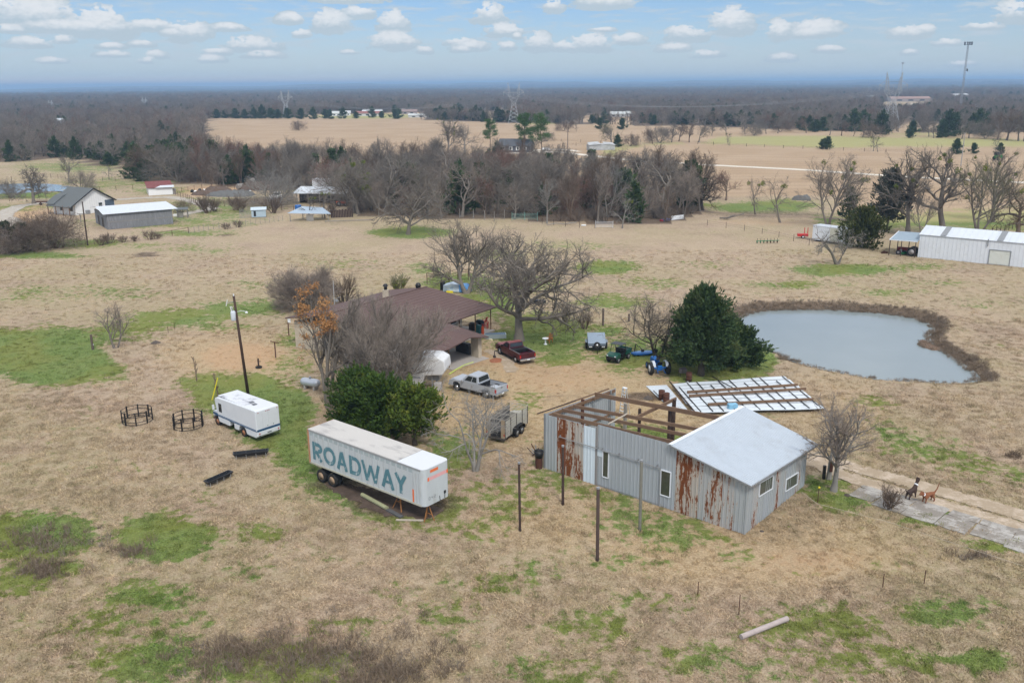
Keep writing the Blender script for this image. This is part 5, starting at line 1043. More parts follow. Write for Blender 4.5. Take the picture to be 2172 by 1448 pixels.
def letter(ch, w, h, t):
    mb = MB(); y = 0.
    if ch == 'R': seg(mb, (t / 2, 0), (t / 2, h), t, 0); seg(mb, (0, h - t / 2), (w * .6, h - t / 2), t, .001); seg(mb, (t, h * .45), (w * .6, h * .45), t * .9, .001); arc(mb, w * .58, h * .725 - t * .06, w * .32, h * .275 - t * .45, -90, 90, t, .002); seg(mb, (w * .45, h * .42), (w * .88, 0), t, .003)
    if ch == 'O': arc(mb, w / 2, h / 2, w / 2 - t / 2, h / 2 - t / 2, 0, 360, t, 0, 28)
    if ch == 'A': seg(mb, (t * .5, 0), (w / 2, h), t, 0); seg(mb, (w - t * .5, 0), (w / 2, h), t, .001); seg(mb, (w * .22, h * .33), (w * .78, h * .33), t * .7, .002)
    if ch == 'D': seg(mb, (t / 2, 0), (t / 2, h), t, 0); seg(mb, (0, t / 2), (w * .5, t / 2), t, .001); seg(mb, (0, h - t / 2), (w * .5, h - t / 2), t, .001); arc(mb, w * .48, h / 2, w * .52 - t / 2, h / 2 - t / 2, -90, 90, t, .002)
    if ch == 'W':
        for k, (a, b_) in enumerate((((t * .4, h), (w * .28, 0)), ((w * .28, 0), (w * .5, h * .85)), ((w * .5, h * .85), (w * .72, 0)), ((w * .72, 0), (w - t * .4, h)))): seg(mb, a, b_, t * .9, .001 * k)
    if ch == 'Y': seg(mb, (w / 2, h * .48), (t * .4, h), t, 0); seg(mb, (w / 2, h * .48), (w - t * .4, h), t, .001); seg(mb, (w / 2, 0), (w / 2, h * .52), t, .002)
    return mb
for ch, x0, w in (('R', 11.85, 1.12), ('O', 10.6, 1.42), ('A', 9.1, 1.25), ('D', 7.65, 1.3), ('W', 6.3, 1.95), ('A', 4.25, 1.35), ('Y', 2.85, 1.2)):
    o = letter(ch, w, 1.46, .31).build('letter', TEAL, tl); o.matrix_local = Matrix.Translation((x0, .026, 1.77)) @ Matrix.Rotation(math.pi, 4, 'Z') @ Matrix.Scale(1, 4); o['label'] = 'faded teal letter ' + ch
MB().box(.97, 1.12, .022, .032, 1.5, 2.45).build('orange_stripe', ORNG, tl)
def fbox(y0, y1, z0, z1, ma, nm, sl=0.): return MB().quad((-.008, y0, z0), (-.008, y1, z0), (-.008, y1, z1), (-.008, y0, z1)).build(nm, ma, tl)
fbox(-1.4, -.62, 3.72, 3.93, ORNG, 'front_marker'); fbox(-2.35, -.35, 3.18, 3.44, W_('faded_pink', (.72, .38, .38), .6, .1), 'front_stripe'); 
o = MB().quad((-.011, -.5, 3.17), (-.011, -.35, 3.17), (-.011, -.35, 3.45), (-.011, -.5, 3.45)).build('front_stripe', ORNG, tl); o = MB().quad((-.011, -2.35, 3.17), (-.011, -2.2, 3.17), (-.011, -2.2, 3.45), (-.011, -2.35, 3.45)).build('front_stripe', ORNG, tl)
NUM = W_('grey_print', (.16, .18, .20), .6, .1)
def digit(ch, M):
    mb = MB(); w, h, t = .13, .2, .03
    L = {'0': [((0, 0), (0, h)), ((w, 0), (w, h)), ((0, 0), (w, 0)), ((0, h), (w, h))], '4': [((0, h), (0, h / 2)), ((0, h / 2), (w, h / 2)), ((w, 0), (w, h))], '2': [((0, h), (w, h)), ((w, h), (w, h / 2)), ((w, h / 2), (0, h / 2)), ((0, h / 2), (0, 0)), ((0, 0), (w, 0))]}[ch]
    for k, (a, b_) in enumerate(L): seg(mb, a, b_, t, .0006 * k)
    o = mb.build('number', NUM, tl); o.matrix_local = M; return o
for k, ch in enumerate('042'): digit(ch, Matrix.Translation((-.012, -.42 - .26 * k, 1.78)) @ Matrix.Rotation(R(-90), 4, 'Z'))
MB().tube((-.03, -1.5, 1.36), (-.05, -1.42, 1.75), .02).build('air_hose', BLACK, tl); MB().tube((-.03, -1.95, 1.4), (-.06, -1.95, 1.85), .02).build('air_hose', BLACK, tl); MB().box(-.06, -.0, -2.05, -1.9, 1.75, 1.95).build('hose_coupling', BLACK, tl)
for y in (-.85, -1.7): MB().box(.6, 11.9, y - .06, y + .06, 1.1, 1.36).build('chassis_rail', DKWOOD, tl)
MB().box(9.0, 12., -1.75, -.75, .75, 1.12).build('axle_frame', DKWOOD, tl)
RIM = W_('rusty_rim', (.36, .25, .16), .7, .35, 6.)
def wheel(root, x, y, z, rad, wid, out=1, rim=RIM, nm='wheel'):
    """axis along y; outer face towards y*out"""
    Mx = Matrix.Translation((x, y, z)) @ Matrix.Rotation(R(-90) * out, 4, 'X')
    w_ = MB().lathe([(rad * .62, -wid / 2), (rad * .93, -wid / 2), (rad, -wid / 3), (rad, wid / 3), (rad * .93, wid / 2), (rad * .62, wid / 2), (rad * .60, wid / 4)], 22, Mx).build(nm, RUBBER, root, smooth=True)
    MB().lathe([(rad * .62, wid / 2 - .01), (rad * .58, wid * .30), (rad * .25, wid * .18), (rad * .2, wid * .34), (.0, wid * .34)], 14, Mx).build('rim', rim, w_, smooth=True); return w_
for x in (9.85, 11.15):
    for y in (-.16, -.47, -2.08, -2.39): wheel(tl, x, y, .52, .52, .27, 1 if y > -1.2 else -1)
    MB().tube((x, -.3, .52), (x, -2.3, .52), .07).build('axle', DKWOOD, tl)
LEGM = W_('rust_orange_leg', (.34, .15, .05), .8, .35, 5.)
for x0, y0 in ((2.9, -.45), (2.9, -2.1)): MB().tube((x0, y0, 1.3), (x0 - .12, y0 + .05, .0), .055).tube((x0 + .1, y0, 1.3), (x0 + .8, y0, .05), .04).tube((x0 + .05, y0 + .03, .75), (x0 + .45, y0, .7), .03).build('landing_leg', LEGM, tl)
t = thing('jack_stand', 'rusty orange tripod stand under the trailer nose', 'jack stand', Matrix.Translation(TS) @ Matrix.Rotation(TA, 4, 'Z') @ Vector((.45, -.75, 0)), TA)
for a, b_ in ((-.38, -.2), (.38, -.2), (0, .4)): MB().tube((a, b_, 0), (0, 0, 1.3), .035).build('leg', LEGM, t)
MB().beam((-.25, -.12, .45), (.25, -.12, .45), .04, .04).build('cross_bar', LEGM, t)
ob = MB().tube((0, 0, 0), (3.1, 0, 0), .15, n=12).build('round_beam', W_('mossy_log', (.33, .33, .19), .85, .3, 2.), None); a, b_ = P(768, 1048, .16), P(826, 1080, .16); ob.location = a; ob.rotation_euler = (0, 0, heading(a, b_)); tag(ob, 'mossy yellow round timber lying beside the trailer', 'log')
a, b_ = P(840, 1102, .06), P(898, 1103, .06); tag(MB().beam(a, b_, .14, .08).build('board', PALEWOOD), 'pale board on the grass below the trailer nose', 'board'); a, b_ = P(822, 1080, .08), P(852, 1096, .08); tag(MB().beam(a, b_, .3, .12).build('rubber_mat', W_('grey_mat', (.10, .10, .10), .9, .3)), 'dark flat mat beside the trailer leg', 'mat')
a, b_ = P(1572, 1350, .16), P(1670, 1311, .16); tag(MB().tube(a, b_, .15, .15, 14).build('wooden_pole', W_('weathered_pole', (.40, .34, .32), .85, .25, 4.)), 'weathered pinkish grey pole lying in the foreground grass', 'log')

# ---------------------------------------------------------------- step van
vo = P(546.5, 931, .38); vo.z = 0; vn = thing('step_van', 'old white step van with navy stripe sunk in green grass', 'van', vo, R(138.4))
VW = W_('van_white', (.64, .67, .69), .42, .05, 1.5, dirt=(.52, .56, .60), dirt_amt=.35, dirt_scale=.9); NAVY = W_('navy_stripe', (.02, .08, .17), .45, .2, 4.)
def vbody(outl, y0, y1, nm, ma, bev=.0): return MB().side(outl, y0, y1).build(nm, ma, vn, bevel=bev)
vbody([(0, .55), (.25, .38), (1.6, .38), (1.75, .75), (2.0, .95), (2.5, .95), (2.75, .75), (2.9, .4), (3.55, .4), (3.55, .95), (4.3, .95), (4.3, .45), (5.95, .45), (6.1, .8), (6.2, 1.3), (6.45, 2.35), (6.35, 2.62), (6.0, 2.74), (.15, 2.86), (.02, 2.78)], -2.32, 0, 'body', VW, .07)
MB().side([(6.1, .82), (6.3, .95), (6.75, .98), (7.0, .72), (7.15, .55), (7.2, .95), (7.1, 1.22), (6.2, 1.45)], -2.15, -.15).build('hood', VW, vn, bevel=.08)
MB().box(7.1, 7.3, -2.1, -.2, .4, .58).build('bumper', W_('rusty_bumper', (.16, .09, .06), .8, .4), vn)
roofd = MB().box(.35, 6.1, -2.15, -.17, 2.78, 2.86).build('roof_cap', W_('van_roof', (.62, .64, .67), .5, .05, 1., dirt=(.15, .15, .19), dirt_amt=1.0, dirt_scale=.8, stretch=(.8, 1.3, 1)), vn, bevel=.03)
for (x, y) in ((2.0, -.9), (1.35, -.75)): MB().box(x, x + .35, y - .35, y, 2.86, 2.92).build('roof_vent', W_('vent_grey', (.16, .17, .19), .6), vn)
for y0, y1 in ((.0, .012),): MB().box(.02, 6.5, y0, y1, .98, 1.06).build('stripe', NAVY, vn); MB().box(.1, 6.3, y0, y1, 1.10, 1.15).build('stripe', NAVY, vn)
MB().box(6.25, 7.1, -.148, -.13, .95, 1.12).build('stripe', NAVY, vn); MB().box(-.012, 0, -2.3, -.02, .98, 1.16).build('stripe', NAVY, vn)
for k, (y0, y1) in enumerate(((-1.15, -.62), (-1.72, -1.19))):
    d = MB().box(-.014, 0, y0, y1, 1.2, 2.55).build('rear_door', VW, vn, bevel=.01); MB().box(-.03, -.014, y0 + .04, y0 + .1, 1.3, 1.36).build('handle', BLACK, d)
MB().box(-.016, 0, -2.0, -.35, .62, .9).build('plate_panel', VW, vn); MB().box(-.03, -.016, -1.4, -1.0, .68, .76).build('number_plate', W_('plate_dark', (.07, .08, .09), .6), vn)
for y in (-.25, -2.1): MB().box(-.03, 0, y - .05, y + .05, .72, .82).build('taillight', LAMP_R, vn); MB().box(-.03, 0, y - .05, y + .05, .55, .62).build('taillight', BLACK, vn)
for y in (-.25, -1.0, -1.16, -1.32, -2.1): MB().box(-.02, 0, y - .04, y + .04, 2.62, 2.67).build('marker_light', LAMP_R, vn)
MB().box(5.35, 5.85, 0, .014, 1.45, 2.25).build('side_window', GLS, vn, bevel=.01); MB().quad((6.215, -2.2, 1.48), (6.215, -.12, 1.48), (6.42, -.12, 2.25), (6.42, -2.2, 2.25)).build('windshield', GLS, vn)
MB().box(3.56, 4.28, -.5, -.45, .5, .95).build('step_well', BLACK, vn)
for y in (-.02, -2.3): MB().tube((6.3, y, 1.7), (6.45, y + .18 * (1 if y > -1 else -1), 1.75), .02).box(6.4, 6.46, y + (.1 if y > -1 else -.3), y + (.3 if y > -1 else -.1), 1.55, 2.0).build('mirror', VW, vn)
for y in (-.35, -1.95): MB().lathe([(.1, 0), (.1, .03), (0, .04)], 12, Matrix.Translation((7.16, y, .85)) @ Matrix.Rotation(R(90), 4, 'Y')).build('headlight', LAMP_W, vn)
for x in (2.25, 6.4):
    for y in (-.2, -2.12): wheel(vn, x, y, .36, .40, .24, 1 if y > -1 else -1, W_('rim_orange_rust', (.36, .16, .08), .8, .3, 6.))
MB().box(.3, 6.9, -1.7, -.6, .3, .5).build('chassis', BLACK, vn)

# ---------------------------------------------------------------- hay rings, troughs
def hay_ring(u, v, lb, rz):
    t = thing('hay_ring', lb, 'hay feeder', P(u, v), rz, 'black hay ring feeders'); rad = 1.28
    for z in (.08, .32, .78, 1.12): 
        pts = [(rad * math.cos(a), rad * math.sin(a), z) for a in np.linspace(0, 2 * math.pi, 33)]
        if abs(z - .32) > .01: MB().path(pts, .028, 5).build('ring_rail', BLACK, t, smooth=True)
    for k in range(8): a = k * math.pi / 4 + .2; x, y = rad * math.cos(a), rad * math.sin(a); MB().box(-.05, .05, -.05, .05, 0, 1.2, RotZ(a, (x, y, 0))).build('upright', BLACK, t)
    pts = [(rad * math.cos(a), rad * math.sin(a), .32) for a in np.linspace(0, 2 * math.pi, 33)]; MB().path(pts, .028, 5).build('ring_rail', BLACK, t, smooth=True)
hay_ring(292, 893, 'black steel hay ring feeder on tan grass, left one of two', .1); hay_ring(400, 904, 'black steel hay ring feeder nearest the white step van', .5)
def trough(a, b_, wd, h, lb, legs=4, ma=BLK_TANK, inner=W_('trough_inside', (.05, .07, .11), .4, .2), grp='black feed troughs on legs'):
    L_ = (b_ - a).length; t = thing('feed_trough', lb, 'trough', a, heading(a, b_), grp); z1, z0 = h, h - .32
    mb = MB(); o = [(0, -wd / 2), (L_, -wd / 2), (L_, wd / 2), (0, wd / 2)]; i_ = [(.08, -wd / 2 + .06), (L_ - .08, -wd / 2 + .06), (L_ - .08, wd / 2 - .06), (.08, wd / 2 - .06)]; bt_ = [(.2, -wd / 3.4), (L_ - .2, -wd / 3.4), (L_ - .2, wd / 3.4), (.2, wd / 3.4)]
    vs = [(*p, z1) for p in o] + [(*p, z1) for p in i_] + [(*p, z0 + .05) for p in bt_] + [(*p, z0) for p in bt_]
    fs = [(k, (k + 1) % 4, 4 + (k + 1) % 4, 4 + k) for k in range(4)] + [(4 + k, 4 + (k + 1) % 4, 8 + (k + 1) % 4, 8 + k) for k in range(4)] + [(8, 9, 10, 11)] + [(12 + k, 12 + (k + 1) % 4, (k + 1) % 4, k) for k in range(4)] + [(15, 14, 13, 12)]
    mb.add(vs, fs).build('tub', ma, t); MB().quad(*[(*p, z0 + .07) for p in bt_]).build('tub_floor', inner, t)
    for k in range(legs):
        x = .25 + (L_ - .5) * k / (legs - 1)
        for s in (-1, 1): MB().tube((x, s * wd * .32, 0), (x, s * wd * .40, h - .05), .018).build('leg', ALU, t)
    return t
trough(P(495, 974), P(571, 966), .62, .55, 'black feed trough on short legs just below the step van'); trough(P(437, 1034), P(491, 1010), .6, .5, 'black feed trough on short legs furthest down the tan slope')
t = thing('water_trough', 'black plastic water trough on the grass behind the huge oak', 'trough', P(1140, 642), R(-32)); MB().prism(rr_out(-1.1, 1.1, -.45, .45, .2), 0, .42).build('tub', BLK_TANK, t); MB().prism([(-.95, -.35), (1.0, -.35), (1.0, .35), (-.95, .35)], .40, .425).build('water', MATS['trough_inside'], t)
t = thing('stock_tank', 'grey galvanised stock tank beside the carport corner', 'tank', P(1050, 716), R(6)); o_ = rr_out(-1.3, 1.3, -.5, .5, .45); MB().prism(o_, 0, .5).build('tank_wall', W_('galv_tank', (.42, .48, .50), .45, .1, metal=.3), t); MB().prism([(x * .93, y * .9) for x, y in o_], .45, .512).build('water', W_('tank_water', (.16, .22, .27), .12, .2), t)

# ---------------------------------------------------------------- pickups
def pickup(name, lb, loc, rz, L_, wd, body, crew=False, top=None, lower=None):
    """x forward, rear bumper at x=0"""
    t = thing(name, lb, 'pickup truck', loc, rz); bm = W_(name + '_paint', body, .28, .05, 1., spec=.6); tm = W_(name + '_top', top, .4, .1, 2.) if top else bm; hw = wd / 2; xa, xf = .22 * L_ - .1, L_ - .95; wr = .40
    def arch(x): return [(x - .52, .48), (x - .42, .80), (x - .2, .95), (x + .2, .95), (x + .42, .80), (x + .52, .48)]
    low = [(.12, .62), (.12, .48)] + arch(xa)[:0] 
    cabr = L_ * (.37 if crew else .44); cabf = L_ * .71; bed_top = 1.22
    outl = [(.1, .5)] + arch(xa) + [(xa + .55, .45), (xf - .55, .45)] + arch(xf) + [(L_ - .15, .5), (L_, .65), (L_ - .02, .98), (L_ - .25, 1.12), (cabf + .05, 1.22), (cabr, bed_top), (cabr, .7), (.1, .7)]
    # lower body on both sides of the open bed
    MB().side(outl, -hw, hw).build('body', bm, t, bevel=.05)
    for s in (-1, 1):
        MB().box(.1, cabr + .02, s * hw - (.09 if s > 0 else 0), s * hw + (.09 if s < 0 else 0), .69, bed_top + .02).build('bed_side', bm, t, bevel=.02)
        MB().box(.1, cabr, s * (hw - .045) - .05, s * (hw - .045) + .05, bed_top + .021, bed_top + .035).build('bed_rail', CHROME if not crew else BLACK, t)
        MB().box(xa - .25, xa + .25, s * (hw - .2) - .1, s * (hw - .2) + .1, .705, .98).build('wheel_well', BLACK, t)
    MB().box(.16, cabr, -hw + .1, hw - .1, .702, .72).build('bed_floor', W_('bed_liner', (.03, .03, .033), .8, .3), t); MB().box(cabr - .04, cabr, -hw + .1, hw - .1, .72, 1.2).build('bed_front', BLACK, t)
    tg = MB().box(.06, .14, -hw + .03, hw - .03, .66, 1.24).build('tailgate', bm, t, bevel=.015); MB().box(.04, .06, -.12, .12, 1.05, 1.12).build('handle', BLACK, tg)
    cz = 1.22; rt = 1.80 if not crew else 1.90; c0, c1, c2, c3 = cabr, cabr + .16, cabf - .62, cabf + .18; iw = hw - .16
    vs = [(c0, -hw + .02, cz), (c3, -hw + .02, cz), (c3, hw - .02, cz), (c0, hw - .02, cz), (c1, -iw, rt), (c2, -iw, rt), (c2, iw, rt), (c1, iw, rt)]
    MB().add(vs, [(0, 1, 5, 4), (1, 2, 6, 5), (2, 3, 7, 6), (3, 0, 4, 7), (4, 5, 6, 7), (3, 2, 1, 0)]).build('cab', bm, t, bevel=.05)
    MB().box(c1 + .03, c2 - .03, -iw + .05, iw - .05, rt, rt + .02).build('roof', tm, t, bevel=.015)
    def face(i, j, k, l, s0, s1, h0, h1, nm, off):
        a, b_, c_, d_ = (Vector(vs[x]) for x in (i, j, k, l)); g = lambda s, h: a.lerp(b_, s).lerp(d_.lerp(c_, s), h) + Vector(off); MB().quad(*[tuple(g(*q_)) for q_ in ((s0, h0), (s1, h0), (s1, h1), (s0, h1))]).build(nm, GLS, t)
    face(1, 2, 6, 5, .06, .94, .1, .92, 'windshield', (.02, 0, .008)); face(3, 0, 4, 7, .08, .92, .22, .88, 'rear_window', (-.02, 0, .004))
    for (i, j, k, l, o_) in ((0, 1, 5, 4, -.018), (2, 3, 7, 6, .018)):
        cuts = ((.10, .40), (.44, .84)) if crew else ((.14, .30), (.36, .82))
        for (s0, s1) in cuts:
            if i == 2: s0, s1 = 1 - s1, 1 - s0
            face(i, j, k, l, s0, s1, .16, .86, 'side_window', (0, o_, .004))
    MB().box(c3 + .02, L_ - .28, -hw + .12, hw - .12, 1.135, 1.20).build('hood', tm, t, bevel=.03)
    MB().box(-.1, .1, -hw + .03, hw - .03, .42, .64).build('rear_bumper', CHROME, t, bevel=.03); MB().box(L_ - .05, L_ + .12, -hw + .05, hw - .05, .42, .66).build('front_bumper', CHROME if not crew else bm, t, bevel=.03); MB().box(L_ - .02, L_ + .03, -.55, .55, .7, .98).build('grille', BLACK, t); MB().box(-.115, -.1, -.16, .16, .48, .6).build('number_plate', LAMP_W, t)
    for s in (-1, 1):
        MB().box(.05, .16, s * (hw - .07) - .075, s * (hw - .07) + .075, .74, 1.08).build('taillight', LAMP_R, t, bevel=.01); MB().box(L_ - .05, L_ + .02, s * (hw - .25) - .15, s * (hw - .25) + .15, .72, .95).build('headlight', LAMP_W, t, bevel=.02)
        MB().box(cabf - .25, cabf - .1, s * (hw + .14) - .1, s * (hw + .14) + .1, 1.2, 1.42).build('mirror', bm if crew else BLACK, t, bevel=.03); MB().box(cabf - .22, cabf - .18, min(s * (hw - .05), s * (hw + .1)), max(s * (hw - .05), s * (hw + .1)), 1.26, 1.3).build('mirror_arm', BLACK, t)
        for k_, (d0, d1) in enumerate(((c0 + .06, (c0 + c3) / 2), ((c0 + c3) / 2 + .02, c3 - .1)) if crew else (((c0 + c3) / 2 - .15, c3 - .1),)): MB().box(d0, d1, s * (hw + .006) - .006, s * (hw + .006) + .006, .52, 1.2).build('door', bm, t, bevel=.004)
        for x in (xa, xf): wheel(t, x, s * (hw - .13), wr, wr, .26, s, CHROME)
    MB().box(.6, L_ - .6, -.6, .6, .3, .5).build('chassis', BLACK, t)
    return t
rt = pickup('pickup_truck', 'dark red pickup with faded roof parked by the huge oak', Vector((1.72, 92.2, 0)), R(119), 5.7, 1.95, (.060, .006, .014), top=(.24, .075, .07))
MB().box(1.55, 2.2, -.85, .85, .95, 1.3).build('tool_box', BLACK, rt, bevel=.03)
tag(MB().box(-.35, .35, -.3, .3, 0, .14).build('cardboard_box', W_('cardboard', (.33, .22, .17), .8), None, RotZ(R(119), (1.72, 92.2, 0)) @ Vector((.85, -.35, .73)), R(119)), 'brown board lying in the red pickup bed', 'board')
sv = pickup('silver_pickup', 'silver crew cab pickup parked behind the bare tree branches', Vector((-.98, 81.35, 0)), R(143), 5.9, 1.95, (.38, .41, .45), crew=True)
tag(MB().box(-.5, .5, -.2, .2, 0, .22).build('white_cooler', TRIM, None, RotZ(R(143), (-.98, 81.35, 0)) @ Vector((1.2, .55, .73)), R(143), bevel=.03), 'white box in the bed of the silver pickup', 'box')

# ---------------------------------------------------------------- stock trailer
ct = thing('stock_trailer', 'beige slatted livestock trailer with open barred top', 'trailer', Vector((-.66, 70.06, 0)), R(61.7)); CB = W_('beige_panel', (.40, .39, .34), .6, .1, 2., dirt=(.33, .31, .26), dirt_amt=.4); DB = W_('dark_bar', (.07, .06, .05), .7, .3)
L_, Wd = 4.6, 1.75
for k, (z0, z1) in enumerate(((.42, .80), (.84, 1.18), (1.21, 1.38), (1.43, 1.60), (1.65, 1.82))):
    for y in (0, Wd): MB().box(.05, L_ - .5, y - .02, y + .02, z0, z1).build('side_slat', CB if y == 0 else W_('inner_dark', (.10, .10, .10), .7, .2), ct)
for x in (.02, 1.0, 2.05, 3.1, 4.08):
    for y in (-.03, Wd + .03): MB().box(x - .03, x + .03, y - .025, y + .025, .38, 2.0).build('side_post', DB, ct)
for z in (1.88, 2.04):
    for y in (0, Wd): MB().tube((0, y, z), (L_ - .5, y, z), .022).build('top_rail', DB if y else W_('beige_bar', (.36, .33, .28), .7, .2), ct)
for y in (.45, .88, 1.3): MB().tube((0, y, 2.06), (L_ - .5, y, 2.06), .018).build('roof_bar', MATS['beige_bar'], ct)
for x in (.05, 1.3, 2.6, 4.1): MB().tube((x, 0, 2.05), (x, Wd, 2.05), .022).build('roof_hoop', MATS['beige_bar'], ct)
nose = [(L_ - .5 + .75 * math.sin(a), Wd / 2 - Wd / 2 * math.cos(a)) for a in np.linspace(0, math.pi, 9)]
for z in (1.4, 1.62, 1.84, 2.05): MB().path([(x, y, z) for x, y in nose], .022, 5).build('nose_rail', MATS['beige_bar'], ct)
MB().prism(nose + [(L_ - .52, Wd), (L_ - .52, 0)][::1], .42, 1.2).build('nose_panel', CB, ct)
MB().box(.03, L_ - .4, .03, Wd - .03, .40, .46).build('floor', W_('dark_floor', (.03, .035, .045), .7, .3), ct); MB().box(.1, 2.9, .2, Wd - .1, .46, .9).build('dark_load', MATS['dark_floor'], ct, bevel=.05)
gt = MB(); 
for y in (.0, 1.4): MB().box(-.03, .03, y, y + .35, .4, 2.02).build('rear_panel', W_('tan_panel', (.33, .25, .16), .7, .2), ct)
for k in range(7): gt.tube((0, .36, .5 + k * .22), (0, 1.39, .5 + k * .22), .018)
for k in range(5): gt.tube((0, .45 + k * .2, .45), (0, .45 + k * .2, 1.95), .014)
gt.build('rear_gate', DB, ct); MB().box(-.14, .04, -.05, Wd + .05, .30, .42).build('rear_bumper', DB, ct)
for y in (.05, 1.7): MB().box(-.05, -.03, y - .04, y + .04, .62, .8).build('taillight', LAMP_R, ct)
for s, y in ((-1, -.2), (1, Wd + .2)):
    MB().side([(1.25, .45), (1.35, .82), (1.6, .95), (2.75, .95), (3.0, .82), (3.1, .45), (3.02, .45), (2.93, .78), (2.7, .88), (1.65, .88), (1.42, .78), (1.33, .45)], y - .16, y + .16).build('fender', BLACK, ct)
    for x in (1.75, 2.6): wheel(ct, x, y, .36, .36, .22, s, STEEL)
MB().beam((L_ + .2, Wd / 2 - .5, .45), (L_ + 1.3, Wd / 2, .45), .1, .1).beam((L_ + .2, Wd / 2 + .5, .45), (L_ + 1.3, Wd / 2, .45), .1, .1).tube((L_ + 1.15, Wd / 2, 0), (L_ + 1.15, Wd / 2, .9), .04).build('tongue', BROWNRUST, ct)
for x in (.4, 4.0): MB().box(x - .06, x + .06, .1, Wd - .1, .3, .4).build('cross_member', DB, ct)

# ---------------------------------------------------------------- cargo trailer, utility vehicle, mower deck, tractor
c0 = P(1266, 745); t = thing('cargo_trailer', 'low grey box trailer with spare wheel on its front', 'trailer', c0, R(-92)); GB = W_('slate_grey', (.16, .20, .25), .4, .1)
MB().side([(0, .45), (0, .86), (-2.3, 1.5), (-2.5, 1.4), (-2.5, .45)], -.98, .98).build('box_body', GB, t, bevel=.04); MB().side([(.03, .88), (.05, .93), (-2.3, 1.58), (-2.33, 1.52)], -1.0, 1.0).build('lid', W_('lid_grey', (.23, .29, .36), .35, .06), t)
MB().box(0.0, .06, -.98, .98, .46, .66).build('front_panel', BLACK, t)
for s in (-1, 1): MB().box(-1.9, -.7, s * 1.13 - .14, s * 1.13 + .14, .82, .90).build('fender', GB, t, bevel=.03); wheel(t, -1.3, s * 1.13, .38, .38, .24, s, STEEL); MB().box(.061, .08, s * .72 - .18, s * .72 + .18, .5, .6).build('marker_light', LAMP_W, t)
sw_ = wheel(t, 0, 0, 0, .38, .24, 1, CHROME, 'spare_wheel'); sw_.matrix_local = Matrix.Translation((.25, 0, .78)) @ Matrix.Rotation(R(-90), 4, 'Z')
MB().beam((0, -.5, .42), (1.1, 0, .42), .08, .08).beam((0, .5, .42), (1.1, 0, .42), .08, .08).tube((1.0, 0, 0), (1.0, 0, .6), .04).build('tongue', BLACK, t)

u0 = P(1328, 756); t = thing('utility_vehicle', 'dark green side by side utility vehicle with black roof', 'utility vehicle', u0, R(-128)); UG = W_('utv_green', (.012, .075, .055), .35, .1)
MB().side([(.0, .62), (.0, .98), (1.15, .98), (1.15, .62)], -.68, .68).build('cargo_bed', UG, t, bevel=.02); MB().box(.06, 1.1, -.6, .6, .981, .985).build('bed_inside', W_('bed_green_dark', (.01, .03, .025), .7), t)
for s in (-1, 1): MB().box(0, 1.15, s * .66 - .03, s * .66 + .03, .9, 1.16).build('bed_wall', UG, t)
for x in (0., 1.12): MB().box(x, x + .05, -.66, .66, .9, 1.16).build('bed_wall', UG, t)
MB().side([(2.2, .5), (2.2, 1.0), (2.35, 1.08), (3.0, .92), (3.15, .75), (3.1, .5)], -.68, .68).build('hood', UG, t, bevel=.05); MB().box(.2, 3.1, -.62, .62, .36, .55).build('chassis', BLACK, t); MB().box(3.08, 3.22, -.6, .6, .42, .74).build('front_bumper', BLACK, t)
MB().box(1.2, 1.8, -.6, .6, .55, .78).build('seat', BLACK, t, bevel=.04); MB().box(1.15, 1.3, -.6, .6, .78, 1.3).build('seat_back', BLACK, t, bevel=.04)
for s in (-1, 1):
    MB().tube((1.15, s * .66, .9), (1.3, s * .6, 1.9), .03).build('roll_bar', BLACK, t); MB().tube((2.35, s * .64, 1.05), (2.05, s * .6, 1.9), .03).build('roll_bar', BLACK, t)
    for x in (.55, 2.65): wheel(t, x, s * .58, .31, .31, .24, s, STEEL)
    MB().box(3.12, 3.17, s * .48 - .08, s * .48 + .08, .76, .86).build('headlight', LAMP_W, t)
MB().box(1.15, 2.25, -.68, .68, 1.9, 1.95).build('roof', W_('roof_dark', (.045, .05, .058), .5, .1), t, bevel=.02); MB().lathe([(.16, 0), (.18, .01), (.16, .02)], 14, Matrix.Translation((2.0, .3, 1.1)) @ Matrix.Rotation(R(-60), 4, 'Y')).build('steering_wheel', BLACK, t)

t = thing('mower_deck', 'blue tractor mower deck lying on the grass left of the leaning tree', 'mower', P(1363, 752), R(10)); MB().prism([(-1.35, .1), (-1.1, -.45), (-.3, -.65), (.6, -.6), (1.25, -.2), (1.3, .25), (.8, .55), (-.8, .5)], .12, .32).build('deck', BLUE, t, bevel=.04)
MB().prism([(-1.0, -.1), (-.2, -.35), (.5, -.3), (1.0, 0), (.4, .3), (-.7, .3)], .32, .36).build('deck_top', W_('blue_pale', (.12, .30, .60), .35, .3, 2.), t); MB().beam((-.9, .2, .35), (-.7, .5, 1.15), .07, .07).beam((-.7, .5, 1.15), (.2, .1, .4), .05, .05).beam((-.7, .2, .35), (-.7, .5, 1.15), .05, .05).build('hitch_frame', BLACK, t)
MB().box(-.15, .15, -.1, .2, .36, .6).build('gearbox', BLACK, t); MB().beam((1.0, .1, .35), (1.5, .25, .5), .08, .08).build('wheel_arm', BLUE, t); wheel(t, 1.6, .28, .26, .26, .16, 1, BLACK, 'tail_wheel')

